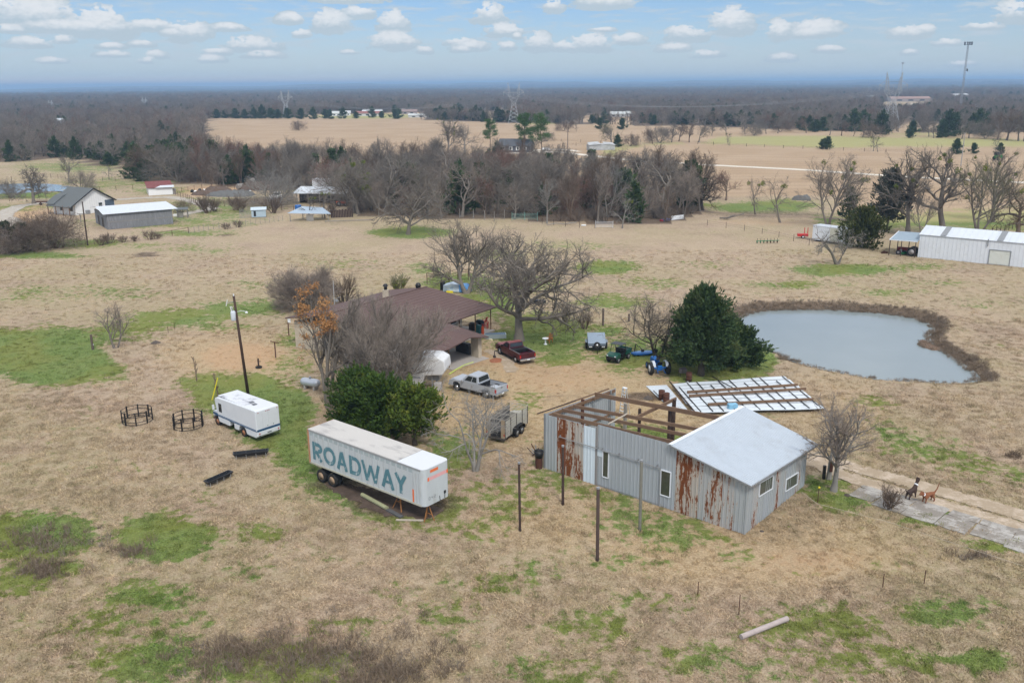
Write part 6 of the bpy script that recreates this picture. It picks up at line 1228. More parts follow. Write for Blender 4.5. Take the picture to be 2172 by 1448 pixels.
t = thing('tractor', 'small old blue farm tractor seen from behind under the leaning tree', 'tractor', P(1398, 793), R(98)); 
for s in (-1, 1): wheel(t, 0, s * .9, .66, .66, .36, s, LAMP_W, 'rear_wheel'); wheel(t, 2.15, s * .66, .36, .36, .18, s, BLUE, 'front_wheel'); MB().side([(-.55, .95), (-.4, 1.3), (0, 1.45), (.35, 1.38), (.55, 1.2), (.5, 1.16), (.33, 1.32), (0, 1.38), (-.36, 1.24), (-.5, .92)], s * .68 - .14, s * .68 + .14).build('fender', W_('pale_fender', (.55, .60, .66), .5), t); MB().beam((-.1, s * .32, .6), (-.95, s * .38, .38), .05, .08).build('lift_arm', BLUE, t)
MB().tube((0, -.9, .66), (0, .9, .66), .11).build('rear_axle', BLUE, t); MB().box(-.28, .75, -.25, .25, .45, .98).build('transmission', BLUE, t, bevel=.05); MB().box(.7, 2.2, -.22, .22, .6, 1.0).build('engine', W_('blue_dark', (.012, .06, .2), .5, .3), t); MB().side([(.85, 1.0), (.9, 1.35), (2.3, 1.28), (2.45, 1.1), (2.45, .7), (2.2, .7), (2.2, 1.0)], -.28, .28).build('bonnet', BLUE, t, bevel=.06)
MB().side([(-.15, 1.0), (.3, 1.0), (.3, 1.06), (-.12, 1.1), (-.28, 1.4), (-.33, 1.38)], -.24, .24).build('seat', BLACK, t); MB().tube((.85, 0, 1.3), (.55, 0, 1.5), .025).lathe([(.2, 0), (.22, .01), (.2, .02)], 16, Matrix.Translation((.53, 0, 1.5)) @ Matrix.Rotation(R(-35), 4, 'Y')).build('steering_wheel', BLACK, t); MB().beam((-.3, 0, .75), (-.95, 0, .95), .05, .05).build('top_link', BLUE, t); MB().tube((2.15, -.66, .36), (2.15, .66, .36), .05).build('front_axle', BLUE, t); MB().tube((1.6, .15, 1.3), (1.6, .15, 1.75), .03).build('exhaust', BLACK, t)

t = thing('smoker_grill', 'grey tilted metal grill between the blue tractor and rusty barrel', 'grill', P(1446, 797), R(25)); MB().box(-.35, .35, -.25, .25, .45, .9, RX(R(15))).build('grill_box', W_('grill_grey', (.15, .13, .13), .7, .3), t, bevel=.03)
for x in (-.3, .3):
    for y in (-.2, .2): MB().tube((x, y, 0), (x, y, .6), .02).build('leg', BLACK, t)
for k in range(9): 
    p = P(1455 + random.uniform(-3, 8), 812 + random.uniform(-2, 4)); tag(MB().box(-.08, .08, -.05, .05, 0, .07).build('litter_can', TRIM if k % 2 else STEEL, None, (p.x, p.y, 0), random.uniform(0, 3)), 'small pale can littered at the foot of the rusty barrel', 'litter', 'litter by the rusty barrel')

# ---------------------------------------------------------------- propane tank, power pole, small yard items
a, b_ = P(641, 822), P(678, 828); t = thing('propane_tank', 'silver propane tank lying on the lawn behind the orange leaf tree', 'tank', a, heading(a, b_)); Lp = (b_ - a).length; My = Matrix.Translation((0, 0, .72)) @ Matrix.Rotation(R(90), 4, 'Y')
MB().lathe([(0, -.1), (.2, -.02), (.36, .12), (.42, .35), (.42, Lp - .35), (.36, Lp - .12), (.2, Lp + .02), (0, Lp + .1)], 20, My).build('tank_shell', W_('silver_paint', (.48, .51, .56), .35, .08, metal=.3), t, smooth=True); MB().lathe([(.13, 0), (.13, .14), (.1, .18), (0, .18)], 12, Matrix.Translation((Lp / 2, 0, 1.13))).build('valve_dome', STEEL, t)
for x in (.5, Lp - .5): MB().box(x - .08, x + .08, -.3, .3, 0, .4).build('foot', W_('concrete_foot', (.4, .38, .35), .9), t)
pb = P(527, 839); pt_ = P(504.5, 627, 9.9); ptd = thing('power_pole', 'tall wooden utility pole with grey transformer beside the step van', 'utility pole', pb); tv = Vector((pt_.x - pb.x, pt_.y - pb.y, 9.9))
tv = Vector((-.55, .1, 9.95)); MB().tube((0, 0, -.2), tv, .15, .11, 12).build('pole', W_('creosote', (.06, .035, .026), .85, .3, 3.), ptd, smooth=True)
at_ = lambda z, dx=0, dy=0: Vector((tv.x * z / 9.95 + dx, tv.y * z / 9.95 + dy, z))
tf = MB().lathe([(.22, 0), (.24, .05), (.24, .82), (.2, .9), (0, .92)], 16, Matrix.Translation(at_(7.6, -.30, -.1))).build('transformer', W_('transformer_grey', (.58, .62, .66), .4, .05), ptd, smooth=True); MB().lathe([(.05, .9), (.03, 1.05), (.05, 1.15), (0, 1.2)], 8, Matrix.Translation(at_(7.6, -.34, -.1))).build('bushing', STEEL, tf)
for dx, z in ((-.42, 8.5), (-.28, 8.5)): MB().tube(at_(z, dx), at_(z + .45, dx - .06), .045).build('insulator', LAMP_W, ptd)
MB().tube(at_(9.95, 0), at_(10.15, 0), .06).build('pole_cap', LAMP_W, ptd); MB().tube(at_(9.6, -.65), at_(9.0, -.85), .04).build('fuse_cutout', LAMP_W, ptd); MB().beam(at_(9.3, -.7), at_(9.4, 0), .04, .04).build('bracket', STEEL, ptd)
MB().path([at_(8.4, .05), at_(8.5, .5), at_(8.45, .9)], .03).build('lamp_arm', ALU, ptd); MB().lathe([(.14, 0), (.1, .12), (.04, .16), (0, .16)], 12, Matrix.Translation(at_(8.3, .98))).build('yard_lamp', LAMP_W, ptd)
wire = MB(); a = Vector(at_(9.0)); e_ = Vector((-12.2, 95.5, 4.2)) - pb; wire.path([a.lerp(e_, s) - Vector((0, 0, 1.2 * 4 * s * (1 - s))) for s in np.linspace(0, 1, 12)], .014, 4); wire.build('service_cable', BLACK, ptd)
t = thing('guy_marker', 'bright yellow guy wire marker leaning by the step van', 'guy marker', P(450, 848)); MB().tube((0, 0, 0), (.65, .3, 2.15), .045, .045, 8).build('sleeve', W_('yellow_plastic', (.75, .62, .02), .5, .05), t); MB().tube((.65, .3, 2.15), (.80, .37, 2.6), .01).build('wire', STEEL, t)
t = thing('clothesline_post', 'dark T shaped clothesline post on the lawn', 'clothesline post', P(585, 758), R(-8)); MB().box(-.05, .05, -.05, .05, 0, 1.75).build('post', BROWNRUST, t); MB().box(-.65, .65, -.04, .04, 1.75, 1.83, Matrix.Rotation(R(-25), 4, 'Z')).build('cross_arm', BROWNRUST, t)
t = thing('clothesline_post', 'dark post with small pale sign behind the clothesline tee', 'post', P(613, 712)); MB().box(-.05, .05, -.05, .05, 0, 1.7).build('post', BROWNRUST, t); MB().box(-.02, .32, -.02, .02, 1.65, 2.1).build('sign', TRIM, t)
t = thing('water_hydrant', 'short dark yard stub on a tyre left of the clothesline', 'yard stub', P(549, 780)); MB().box(-.07, .07, -.07, .07, 0, 1.05).build('stub', DKWOOD, t); MB().lathe([(.22, 0), (.36, .04), (.36, .16), (.22, .2), (.22, 0)], 16).build('tyre', RUBBER, t); MB().beam((-.1, 0, .75), (.25, .05, .7), .07, .07).build('arm', DKWOOD, t)
for (u, v, h, lb) in ((197, 741, 1.75, 'thick dark wooden post at the corner of the bright green grass'), (1279, 690, 2.15, 'thick wooden post standing behind the grey cargo trailer'), (1334, 682, 1.0, 'short dark post behind the leaning grey tree')):
    t = thing('wooden_post', lb, 'post', P(u, v)); MB().lathe([(.14, -.1), (.13, h), (.1, h + .03), (0, h + .03)], 10).build('post', W_('wood_post', (.12, .09, .075), .9, .3, 4.), t); MB().box(.1, .16, -.04, .04, h * .3, h * .38).build('insulator', LAMP_W, t)
for (u, v, h, lb, yc) in ((1734, 1068, 1.25, 'thin rusty electric fence post with yellow cap', True), (1567, 1303, 1.3, 'thin rusty fence stake above the lying pole', False), (357, 706, .8, 'tiny fence stake on the green strip, left one', False), (371, 700, .8, 'tiny fence stake on the green strip, right one', False), (1480, 1262, .9, 'thin fence stake left of the rusty one in the foreground', False), (1872, 1245, .9, 'thin dark fence stake on the pale grass', False), (1960, 1237, .9, 'thin fence stake furthest right in the foreground', False)):
    t = thing('fence_stake', lb, 'fence stake', P(u, v)); MB().box(-.02, .02, -.02, .02, 0, h).build('stake', BROWNRUST, t); 
    if yc: MB().box(-.05, .07, -.05, .05, h - .02, h + .08).build('insulator', MATS['yellow_plastic'], t)
t = thing('fence_wire', 'thin electric fence wire running past the right end of the shed', 'fence wire'); MB().path([P(1700, 1043, .9), P(1734, 1068, 1.1), P(1880, 1105, .9), P(2172, 1200, .9)], .012, 4).build('wire', PALEWOOD, t)
t = thing('stump_post', 'broken silver stump with metal junk beside the pale tree', 'stump', P(1758, 1015)); MB().lathe([(.24, 0), (.18, .5), (.16, 1.3), (.1, 1.9), (.03, 2.2), (0, 2.2)], 8).build('stump', GRWOOD, t); MB().box(-.5, -.3, -.1, .1, 0, 1.1).build('black_can', BLACK, t); MB().box(-.1, .12, -.3, -.2, .7, 1.5).build('rust_sheet', BROWNRUST, t)
for (u, v, r_s, lb) in ((1797, 1050, .25, 'small rusty lump in the green grass by the pale tree'), (1616, 1126, .14, 'small dark object at the right corner of the shed'), (330, 727, .5, 'flat dark puddle-like plate on the lawn'), (1375, 845, .5, 'heap of dark ash inside the yard beyond the shed')):
    t = thing('rubble_lump', lb, 'lump', P(u, v)); rr_ = random.Random(u); MB().lathe([(r_s * (1.1 - .25 * k) * rr_.uniform(.9, 1.1), r_s * .16 * k) for k in range(4)] + [(0, r_s * .55)], 9).build('lump', W_('ash_dark', (.09, .075, .065), .95, .4, 8.), t)
t = thing('bird_bath', 'white round bird bath beside the oak trunk', 'bird bath', P(1157, 730)); MB().lathe([(.22, 0), (.09, .1), (.07, .55), (.36, .68), (.38, .74), (.3, .70), (0, .68)], 16).build('basin', TRIM, t)
def chair(loc, rz, ma, lb, name='garden_chair'):
    t = thing(name, lb, 'chair', loc, rz)
    for k in range(5): MB().box(-.22, .22, -.25 + k * .1, -.17 + k * .1, .36 - .02 * k, .385 - .02 * k).build('seat_slat', ma, t); MB().beam((-.2 + k * .1, .26, .3), (-.24 + k * .12, .5, 1.0 + .04 * (k in (1, 2, 3))), .08, .02).build('back_slat', ma, t)
    for s in (-1, 1): MB().box(s * .3 - .03, s * .3 + .03, -.3, -.24, 0, .55).build('leg', ma, t); MB().box(s * .3 - .03, s * .3 + .03, .3, .36, 0, .5).build('leg', ma, t); MB().box(s * .3 - .06, s * .3 + .06, -.35, .4, .55, .58).build('armrest', ma, t)
REDP = W_('chair_red', (.45, .02, .015), .5, .1)
chair(P(1026, 688, .12), R(-120), REDP, 'red slatted garden chair at the back of the covered porch'); chair(P(1029, 696, .12), R(-100), REDP, 'red slatted garden chair nearest the porch post'); chair(P(1164, 726), R(-40), W_('chair_orange', (.55, .20, .05), .6), 'small orange chair beside the white bird bath')
t = thing('garden_hose', 'pale yellow green hose from the camper to the carport', 'hose'); MB().path([P(953, 793, .06), P(968, 783, .06), P(985, 774, .06), P(1004, 768, .06)], .07, 6).build('hose', W_('lime_hose', (.50, .60, .14), .6), t)
t = thing('yard_pump', 'small dark yard pump on the red stained soil before the carport', 'pump', P(1049, 758)); MB().tube((0, 0, 0), (0, 0, .75), .05).tube((0, 0, .7), (.2, .1, .8), .03).lathe([(.16, 0), (.14, .25), (0, .27)], 10).build('pump_body', W_('pump_dark', (.05, .04, .04), .6), t)
struct(blob('red_soil_patch', gxy(*np.array([(1035,763),(1050,758),(1066,759),(1068,765),(1055,770),(1040,769)]).T), W_('red_soil', (.30, .115, .06), .95, .25, 3.), .015, .04, 9))
t = thing('tarped_pile', 'pile wrapped in blue and white tarps behind the brown roof', 'tarp pile', P(968, 618), R(-15)); MB().side([(-1.9, 0), (-1.8, 1.0), (-.6, 1.35), (.6, 1.2), (.8, 0)], -.7, .7).build('tarp', W_('white_blue_tarp', (.50, .60, .70), .5, .3, 1.5, dirt=(.1, .25, .5), dirt_amt=.8), t, bevel=.15); MB().side([(.6, 0), (.6, 1.15), (1.6, 1.2), (2.1, .7), (2.2, 0)], -.75, .75).build('tarp', W_('blue_tarp', (.10, .27, .55), .5, .2, 2.), t, bevel=.15); MB().box(-2.3, -1.9, -.5, .5, .2, 1.4).build('dark_crate', BLACK, t); MB().box(-1.2, -.2, -1.1, -.8, 0, .25).build('yellow_plank', MATS['yellow_plastic'], t)

# ---------------------------------------------------------------- dogs on the concrete
def animal(name, lb, loc, rz, s, fur, patch, head_up=.3, tail=.5, ma2=TRIM):
    V = {'pelvis': (-.28, 0, .50), 'mid': (0, 0, .48), 'chest': (.28, 0, .47), 'neck': (.40, 0, .60 + head_up * .3), 'head': (.53, 0, .70 + head_up * .5), 'muz': (.70, 0, .66 + head_up * .45),
         'tail1': (-.42, 0, .54), 'tail2': (-.58, 0, .54 + tail * .2), 'tail3': (-.68, 0, .58 + tail * .5)}
    E_ = [('pelvis', 'mid'), ('mid', 'chest'), ('chest', 'neck'), ('neck', 'head'), ('head', 'muz'), ('pelvis', 'tail1'), ('tail1', 'tail2'), ('tail2', 'tail3')]
    Rr = {'pelvis': .13, 'mid': .125, 'chest': .16, 'neck': .095, 'head': .095, 'muz': .045, 'tail1': .045, 'tail2': .03, 'tail3': .02}
    for sd_, y in (('l', .11), ('r', -.11)):
        V['hk' + sd_] = (-.24, y, .32); V['hh' + sd_] = (-.36, y, .17); V['hf' + sd_] = (-.32, y, .02); V['fe' + sd_] = (.24, y, .30); V['fw' + sd_] = (.26, y, .14); V['ff' + sd_] = (.29, y, .02); V['ear' + sd_] = (.49, y * .75, .84 + head_up * .5)
        E_ += [('pelvis', 'hk' + sd_), ('hk' + sd_, 'hh' + sd_), ('hh' + sd_, 'hf' + sd_), ('chest', 'fe' + sd_), ('fe' + sd_, 'fw' + sd_), ('fw' + sd_, 'ff' + sd_), ('head', 'ear' + sd_)]
        Rr.update({'hk' + sd_: .075, 'hh' + sd_: .04, 'hf' + sd_: .04, 'fe' + sd_: .055, 'fw' + sd_: .035, 'ff' + sd_: .04, 'ear' + sd_: .025})
    ks = list(V); me_ = bpy.data.meshes.new('body'); me_.from_pydata([tuple(c * s for c in V[k]) for k in ks], [(ks.index(a), ks.index(b_)) for a, b_ in E_], []); me_.update()
    t = thing(name, lb, 'dog', loc, rz); o = link('body', me_, fur, t); sk = o.modifiers.new('skin', 'SKIN'); 
    for i, k in enumerate(ks): me_.skin_vertices[0].data[i].radius = (Rr[k] * s, Rr[k] * s); me_.skin_vertices[0].data[i].use_root = (k == 'pelvis')
    su = o.modifiers.new('sub', 'SUBSURF'); su.levels = su.render_levels = 2
    for y in (-.045, .045): MB().lathe([(0, -.012), (.014, 0), (0, .012)], 8, Matrix.Translation(((.60) * s, y * 1.3 * s, (.735 + head_up * .5) * s)) @ Matrix.Scale(1.6 * s, 4)).build('eye', BLACK, t)
    MB().lathe([(0, -.03), (.028, 0), (0, .03)], 8, Matrix.Translation(((.745) * s, 0, (.665 + head_up * .45) * s))).build('nose', BLACK, t)
    MB().lathe([(.105 * s, -.05), (.118 * s, 0), (.105 * s, .06)], 12, Matrix.Translation(((.38) * s, 0, (.585 + head_up * .25) * s)) @ Matrix.Rotation(R(50), 4, 'Y')).build('neck_patch', patch, t)
    return t
animal('dog', 'dark brown and black dog with raised head on the concrete path', P(1932, 1056), R(35), 1.25, W_('fur_dark', (.055, .035, .028), .9, .3, 6.), TRIM, .7, .3)
animal('dog', 'reddish brown dog with head down and dark tail on the concrete path', P(1968, 1064), R(200), 1.25, W_('fur_rust', (.22, .085, .04), .9, .3, 6.), TRIM, -.2, 1.0)
# ================================================================ house
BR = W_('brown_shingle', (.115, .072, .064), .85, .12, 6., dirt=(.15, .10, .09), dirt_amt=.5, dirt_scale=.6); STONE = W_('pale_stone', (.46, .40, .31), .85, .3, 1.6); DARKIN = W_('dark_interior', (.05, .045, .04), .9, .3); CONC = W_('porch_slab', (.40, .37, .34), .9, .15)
hs_ = thing('ranch_house', 'low house with wide dark brown shingle roof and stone walls', 'house', (0, 0, 0))
A0 = P(905, 608, 4.5); G0 = P(686, 668, 4.5); B0 = P(1055, 650, 2.95); dv = (G0 - A0); dv.z = 0; dv.normalize(); B0.z = 2.95; C0 = P(934, 679, 2.95); E0 = B0 + dv * 18.6; E0.z = 2.95
slope = Vector((B0.x - A0.x, B0.y - A0.y, 0)); back = -slope * .55
def roof_plane(pts, nm='roof', th=.12): return MB().slab(pts, th).build(nm, BR, hs_)
roof_plane([A0, B0, E0, G0]); roof_plane([A0 + Vector((0, 0, .004)), G0 + Vector((0, 0, .004)), G0 + back + Vector((0, 0, -.9)), A0 + back + Vector((0, 0, -.9))])
# shingle courses as real steps
for k in range(1, 15):
    t_ = k / 15; a = A0.lerp(B0, t_); b_ = G0.lerp(E0, t_); MB().beam(a + Vector((0, 0, .006)), b_ + Vector((0, 0, .006)), .06, .025).build('shingle_course', BR, hs_)
MB().beam(A0 + Vector((0, 0, .03)), G0 + Vector((0, 0, .03)), .3, .06).build('ridge_cap', BR, hs_)
# carport wing, lower, off the front
D0 = P(1037, 714, 2.5); F0 = P(957, 737, 2.5); wv_ = (C0 - D0); wv_.z = 0; C1 = D0 + wv_ * 1.02; F1 = F0 + wv_ * 1.02; rz_ = 3.35
Mr0 = (D0 + F0) / 2; Mr1 = (C1 + F1) / 2; Mr0.z = 3.05; Mr1.z = 3.45; C1.z = F1.z = 2.9
roof_plane([D0, C1, Mr1, Mr0], 'carport_roof'); roof_plane([F0, Mr0, Mr1, F1], 'carport_roof')
roof_plane([F0 + Vector((0, 0, -.02)), F1 + Vector((0, 0, -.02)), F1 + (F0 - D0) * 1.3 + Vector((0, 0, -.3)), F0 + (F0 - D0) * .55 + Vector((0, 0, -.25))], 'carport_roof')
def wall_(a, b_, z1, ma, nm='wall', th=.2, z0=0): a = Vector((a.x, a.y, 0)); b_ = Vector((b_.x, b_.y, 0)); return MB().beam(a + Vector((0, 0, (z0 + z1) / 2)), b_ + Vector((0, 0, (z0 + z1) / 2)), th, z1 - z0).build(nm, ma, hs_)
inn = lambda p, s: p + (A0 + dv * 9 + slope * .4 - p) * s
b1 = A0 + slope * .55; g1 = G0 + slope * .62
wall_(A0 + dv * .8, b1 + dv * .8, 3.6, STONE); wall_(b1 + dv * .8, g1 - dv * .8, 3.2, STONE); wall_(g1 - dv * .8, G0 - dv * .8, 3.6, STONE); wall_(G0 - dv * .8 + back * .9, A0 + dv * .8 + back * .9, 3., STONE); wall_(G0 - dv * .8, G0 - dv * .8 + back * .9, 3.2, STONE); wall_(A0 + dv * .8, A0 + dv * .8 + back * .9, 3.2, STONE)
MB().slab([(p.x, p.y, .12) for p in (b1 + dv * .5, B0 + dv * .5, E0 - dv * 9, g1 - dv * 9)], .12).build('porch_floor', CONC, hs_)
for s in (.06, .34, .62): p = B0.lerp(C0, s) + slope.normalized() * -.5; MB().box(p.x - .07, p.x + .07, p.y - .07, p.y + .07, 0, 2.85).build('porch_post', TIMBER, hs_)
for k, s in enumerate((.12, .3, .5, .7)):
    a = b1.lerp(g1, s); a.z = 0; d = dv.copy(); n_ = slope.normalized(); w0 = MB().quad(*[tuple(a + d * x + n_ * .12 + Vector((0, 0, z))) for x, z in ((0, .9), (1.3, .9), (1.3, 2.2), (0, 2.2))]).build('window', GLS, hs_)
    MB().beam(a + n_ * .13 + Vector((0, 0, .88)), a + d * 1.3 + n_ * .13 + Vector((0, 0, .88)), .08, .08).build('sill', TRIM, w0)
pl_ = D0 + wv_ * .12 + (F0 - D0) * .10; pe = pl_ + (F0 - D0).normalized() * .25; wall_(pl_ + wv_.normalized() * -.1, pl_ + wv_.normalized() * 1.1 , 2.55, STONE, 'pillar', .5)
for s, tt in ((.25, .1), (.6, .1), (.95, .1)): pass
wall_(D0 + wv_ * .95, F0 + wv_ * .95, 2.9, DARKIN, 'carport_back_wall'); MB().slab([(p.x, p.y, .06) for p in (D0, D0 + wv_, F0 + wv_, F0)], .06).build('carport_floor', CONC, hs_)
for p in (F0 + wv_ * .1 + (D0 - F0) * .06, F0 + wv_ * .8 + (D0 - F0) * .06, D0 + wv_ * .8 + (F0 - D0) * .08): MB().box(p.x - .08, p.x + .08, p.y - .08, p.y + .08, 0, 2.6).build('carport_post', TIMBER, hs_)
ch = G0.lerp(A0, .62) + back * .12; MB().box(ch.x - .35, ch.x + .35, ch.y - .35, ch.y + .35, 3.4, 5.3).build('chimney', STONE, hs_); MB().lathe([(.2, 5.3), (.2, 5.7), (.35, 5.75), (.2, 6.), (0, 6.)], 10, Matrix.Translation((ch.x, ch.y, 0))).build('chimney_cowl', BLACK, hs_)
cp = A0 + dv * .9 + back * .1; MB().lathe([(.18, 0), (.32, .25), (.36, .55), (.2, .8), (0, .85)], 12, Matrix.Translation((cp.x, cp.y, 4.3))).build('roof_vent', BLACK, hs_)
an = P(713, 700); MB().tube((an.x, an.y, 0), (an.x, an.y, 6.2), .04).build('antenna_mast', ALU, hs_); MB().beam((an.x - .1, an.y, 3.9), (an.x + .8, an.y, 4.2), .05, .05).box(an.x + .1, an.x + .5, an.y - .1, an.y + .1, 3.6, 3.85).build('antenna', STEEL, hs_)
# things on the porch and in the carport
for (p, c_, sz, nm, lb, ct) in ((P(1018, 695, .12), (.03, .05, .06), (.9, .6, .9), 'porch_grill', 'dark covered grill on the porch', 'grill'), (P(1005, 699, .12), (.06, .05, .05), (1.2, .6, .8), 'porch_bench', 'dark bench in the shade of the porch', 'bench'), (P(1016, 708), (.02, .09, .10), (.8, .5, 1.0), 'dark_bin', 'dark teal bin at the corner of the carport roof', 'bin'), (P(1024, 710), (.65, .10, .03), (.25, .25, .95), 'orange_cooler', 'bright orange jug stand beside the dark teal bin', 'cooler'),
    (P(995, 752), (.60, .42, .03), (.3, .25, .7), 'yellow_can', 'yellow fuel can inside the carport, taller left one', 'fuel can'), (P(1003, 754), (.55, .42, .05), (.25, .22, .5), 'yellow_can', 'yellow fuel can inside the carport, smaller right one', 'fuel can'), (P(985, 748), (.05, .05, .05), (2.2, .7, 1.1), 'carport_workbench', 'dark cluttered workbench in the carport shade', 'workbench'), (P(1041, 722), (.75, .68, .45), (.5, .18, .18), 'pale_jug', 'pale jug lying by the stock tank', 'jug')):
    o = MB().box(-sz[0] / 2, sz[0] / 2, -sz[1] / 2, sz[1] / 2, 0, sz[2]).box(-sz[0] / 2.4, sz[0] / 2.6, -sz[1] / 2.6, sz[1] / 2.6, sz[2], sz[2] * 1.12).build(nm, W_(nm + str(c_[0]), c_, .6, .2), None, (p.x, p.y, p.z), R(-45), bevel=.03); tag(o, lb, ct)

# ---------------------------------------------------------------- camper
ch_ = -10.; cf = Vector((-16.6, 86.4, 0)); t = thing('camper_trailer', 'white fifth wheel camper half hidden by the bare tree', 'camper', cf, R(ch_)); CW = W_('camper_white', (.72, .73, .73), .4, .05, 1., dirt=(.45, .46, .48), dirt_amt=.4)
MB().side([(0, .55), (0, 3.35), (9.7, 3.45), (10.35, 3.1), (10.45, 2.2), (10.1, 1.65), (8.3, 1.5), (8.0, .55)], -1.22, 1.22).build('body', CW, t, bevel=.12)
MB().box(.2, 9.6, -1.15, 1.15, 3.42, 3.47).build('roof_panel', W_('camper_roof', (.66, .67, .68), .6, .08, 1., dirt=(.3, .31, .33), dirt_amt=.6), t)
for x in (2.0, 5.2, 7.6): MB().box(x, x + .5, -.25, .25, 3.47, 3.58).build('roof_vent', TRIM, t)
for x0, x1 in ((1., 2.0), (3.2, 4.4), (6.4, 7.2)):
    w_ = MB().box(x0, x1, -1.24, -1.22, 1.7, 2.3).build('window', GLS, t)
MB().box(4.9, 5.6, -1.25, -1.225, .75, 2.6).build('door', TRIM, t); MB().box(.1, 7.9, -1.235, -1.222, 1.25, 1.38).build('stripe', W_('grey_stripe', (.3, .32, .36), .5), t); MB().box(8.4, 9.6, -.6, .6, .9, 1.55).build('pin_box', STEEL, t)
for x in (3.6, 4.5):
    for s in (-1, 1): wheel(t, x - 1.8, s * 1.08, .36, .36, .22, s, LAMP_W)
for s in (-1, 1): MB().box(8.9, 9.05, s * .8 - .06, s * .8 + .06, 0, 1.55).build('landing_leg', STEEL, t)
MB().box(9.2, 9.9, -1.2, -.6, 0.0, .8).build('front_cover', W_('grey_tarp', (.42, .40, .38), .8, .2), t, bevel=.06)

# ================================================================ farm buildings
def gable(name, lb, cat, loc, rz, L_, Wd, h, rh, wall, roof, over=.35, parts=None, th=.1, single=False):
    """ridge along local x, origin at a corner, building in +x, +y"""
    t = thing(name, lb, cat, loc, rz)
    if not single:
        MB().side([(0, 0), (Wd, 0), (Wd, h), (Wd / 2, h + rh), (0, h)], 0, L_, Matrix(((0, 1, 0, 0), (1, 0, 0, 0), (0, 0, 1, 0), (0, 0, 0, 1)))).build('wall', wall, t)
        for s, y0, y1 in ((0, -over, Wd / 2), (1, Wd + over, Wd / 2)):
            k = rh / (Wd / 2); z0 = h - over * k; MB().slab([(-over, y0, z0 + .06 + s * .003), (L_ + over, y0, z0 + .06 + s * .003), (L_ + over, y1, h + rh + .06 + s * .003), (-over, y1, h + rh + .06 + s * .003)], th).build('roof', roof, t)
    else:
        MB().side([(0, 0), (Wd, 0), (Wd, h + rh), (0, h)], 0, L_, Matrix(((0, 1, 0, 0), (1, 0, 0, 0), (0, 0, 1, 0), (0, 0, 0, 1)))).build('wall', wall, t)
        k = rh / Wd; MB().slab([(-over, -over, h - over * k + .06), (L_ + over, -over, h - over * k + .06), (L_ + over, Wd + over, h + rh + over * k + .06), (-over, Wd + over, h + rh + over * k + .06)], th).build('roof', roof, t)
    return t
BW = W_('barn_white', (.70, .73, .76), .5, .05, 1., dirt=(.42, .43, .38), dirt_amt=.25); BRF = W_('barn_roof', (.58, .62, .66), .4, .08, 1., metal=.1)
# white metal barn on the right
o_ = P(1946, 545); ea = R(-37.2); t = gable('metal_barn', 'long white metal barn at the right edge', 'barn', o_, ea, 40, 8.5, 3.9, 1.0, BW, BRF, over=.15)
for k in range(64): MB().box(.3 + k * .62, .36 + k * .62, -.03, 0, .05, 3.85).build('wall_rib', W_('rib_white', (.60, .63, .66), .5), t)
kx = 1.0 / 4.25
for k in range(40): x = .5 + k; MB().beam((x, -.15, 3.97), (x, 4.25, 4.99), .05, .04).build('roof_rib', BRF, t)
for x in (3.2, 11.8, 19.5): MB().slab([(x, -.1, 4.02), (x + .9, -.1, 4.02), (x + .9, 4.2, 5.03), (x, 4.2, 5.03)], .02).build('skylight', W_('skylight_grey', (.22, .23, .24), .5), t)
dr = MB().box(11.0, 14.0, -.06, -.032, .1, 2.35).build('door', W_('dirty_door', (.62, .64, .58), .6, .1, 1., dirt=(.4, .4, .3), dirt_amt=.5), t)
MB().beam((10.95, -.08, 0), (10.95, -.08, 2.45), .12, .08).beam((14.05, -.08, 0), (14.05, -.08, 2.45), .12, .08).beam((10.9, -.08, 2.42), (14.1, -.08, 2.42), .08, .1).build('door_frame', STEEL, dr)
MB().box(10.5, 10.62, -.22, -.04, 2.9, 4.1).build('wall_vent', STEEL, t)
# carport with tractor
cpt = thing('lean_to_carport', 'open carport with blue grey roof at the left end of the white barn', 'carport', o_, ea); c4 = [(-4.6, -1.0, 2.7), (-.1, -1.0, 2.75), (-.1, 4.6, 3.5), (-4.6, 4.6, 3.45)]
MB().slab(c4, .08).build('roof', W_('blue_grey_roof', (.27, .34, .40), .5, .1), cpt); MB().beam(c4[0], c4[3], .1, .14).build('roof_edge', TRIM, cpt); MB().beam(c4[0], c4[1], .06, .12).build('roof_edge', TRIM, cpt)
for x in (-4.5, -2.6, -.3):
    for y in (-.9, 4.4): MB().box(x - .06, x + .06, y - .06, y + .06, 0, 2.7 + .13 * (y + 1)).build('post', DKWOOD, cpt)
p = RotZ(ea, o_) @ Vector((-1.7, 1.0, 0)); t = thing('red_tractor', 'dark red tractor parked under the carport roof', 'tractor', p, ea + R(180))
MB().box(-.3, 1.9, -.3, .3, .7, 1.3).build('bonnet', W_('old_red', (.12, .012, .012), .5), t, bevel=.06); MB().box(-1.2, -.3, -.5, .5, .6, 1.5).build('seat_deck', BLACK, t, bevel=.05)
for s in (-1, 1): wheel(t, -.6, s * .8, .75, .75, .4, s, W_('tractor_rim', (.35, .33, .33), .6)); wheel(t, 1.6, s * .6, .4, .4, .2, s, MATS['tractor_rim'])
p = P(1918, 540); t = thing('green_mower', 'small green mower in front of the carport tractor', 'mower', p, .4); MB().box(-.8, .8, -.35, .35, .15, .5).build('deck', W_('mower_green', (.02, .15, .05), .5), t, bevel=.05); MB().box(-.3, .2, -.2, .2, .5, .8).build('seat', BLACK, t)
t = thing('white_sack', 'white upright sack in front of the carport', 'sack', P(1910, 540)); MB().lathe([(.15, 0), (.2, .3), (.16, .8), (.05, 1.0), (0, 1.0)], 10).build('sack', TRIM, t)
t = thing('rust_pile', 'small heap of rusty scrap left of the carport', 'scrap', P(1875, 537)); 
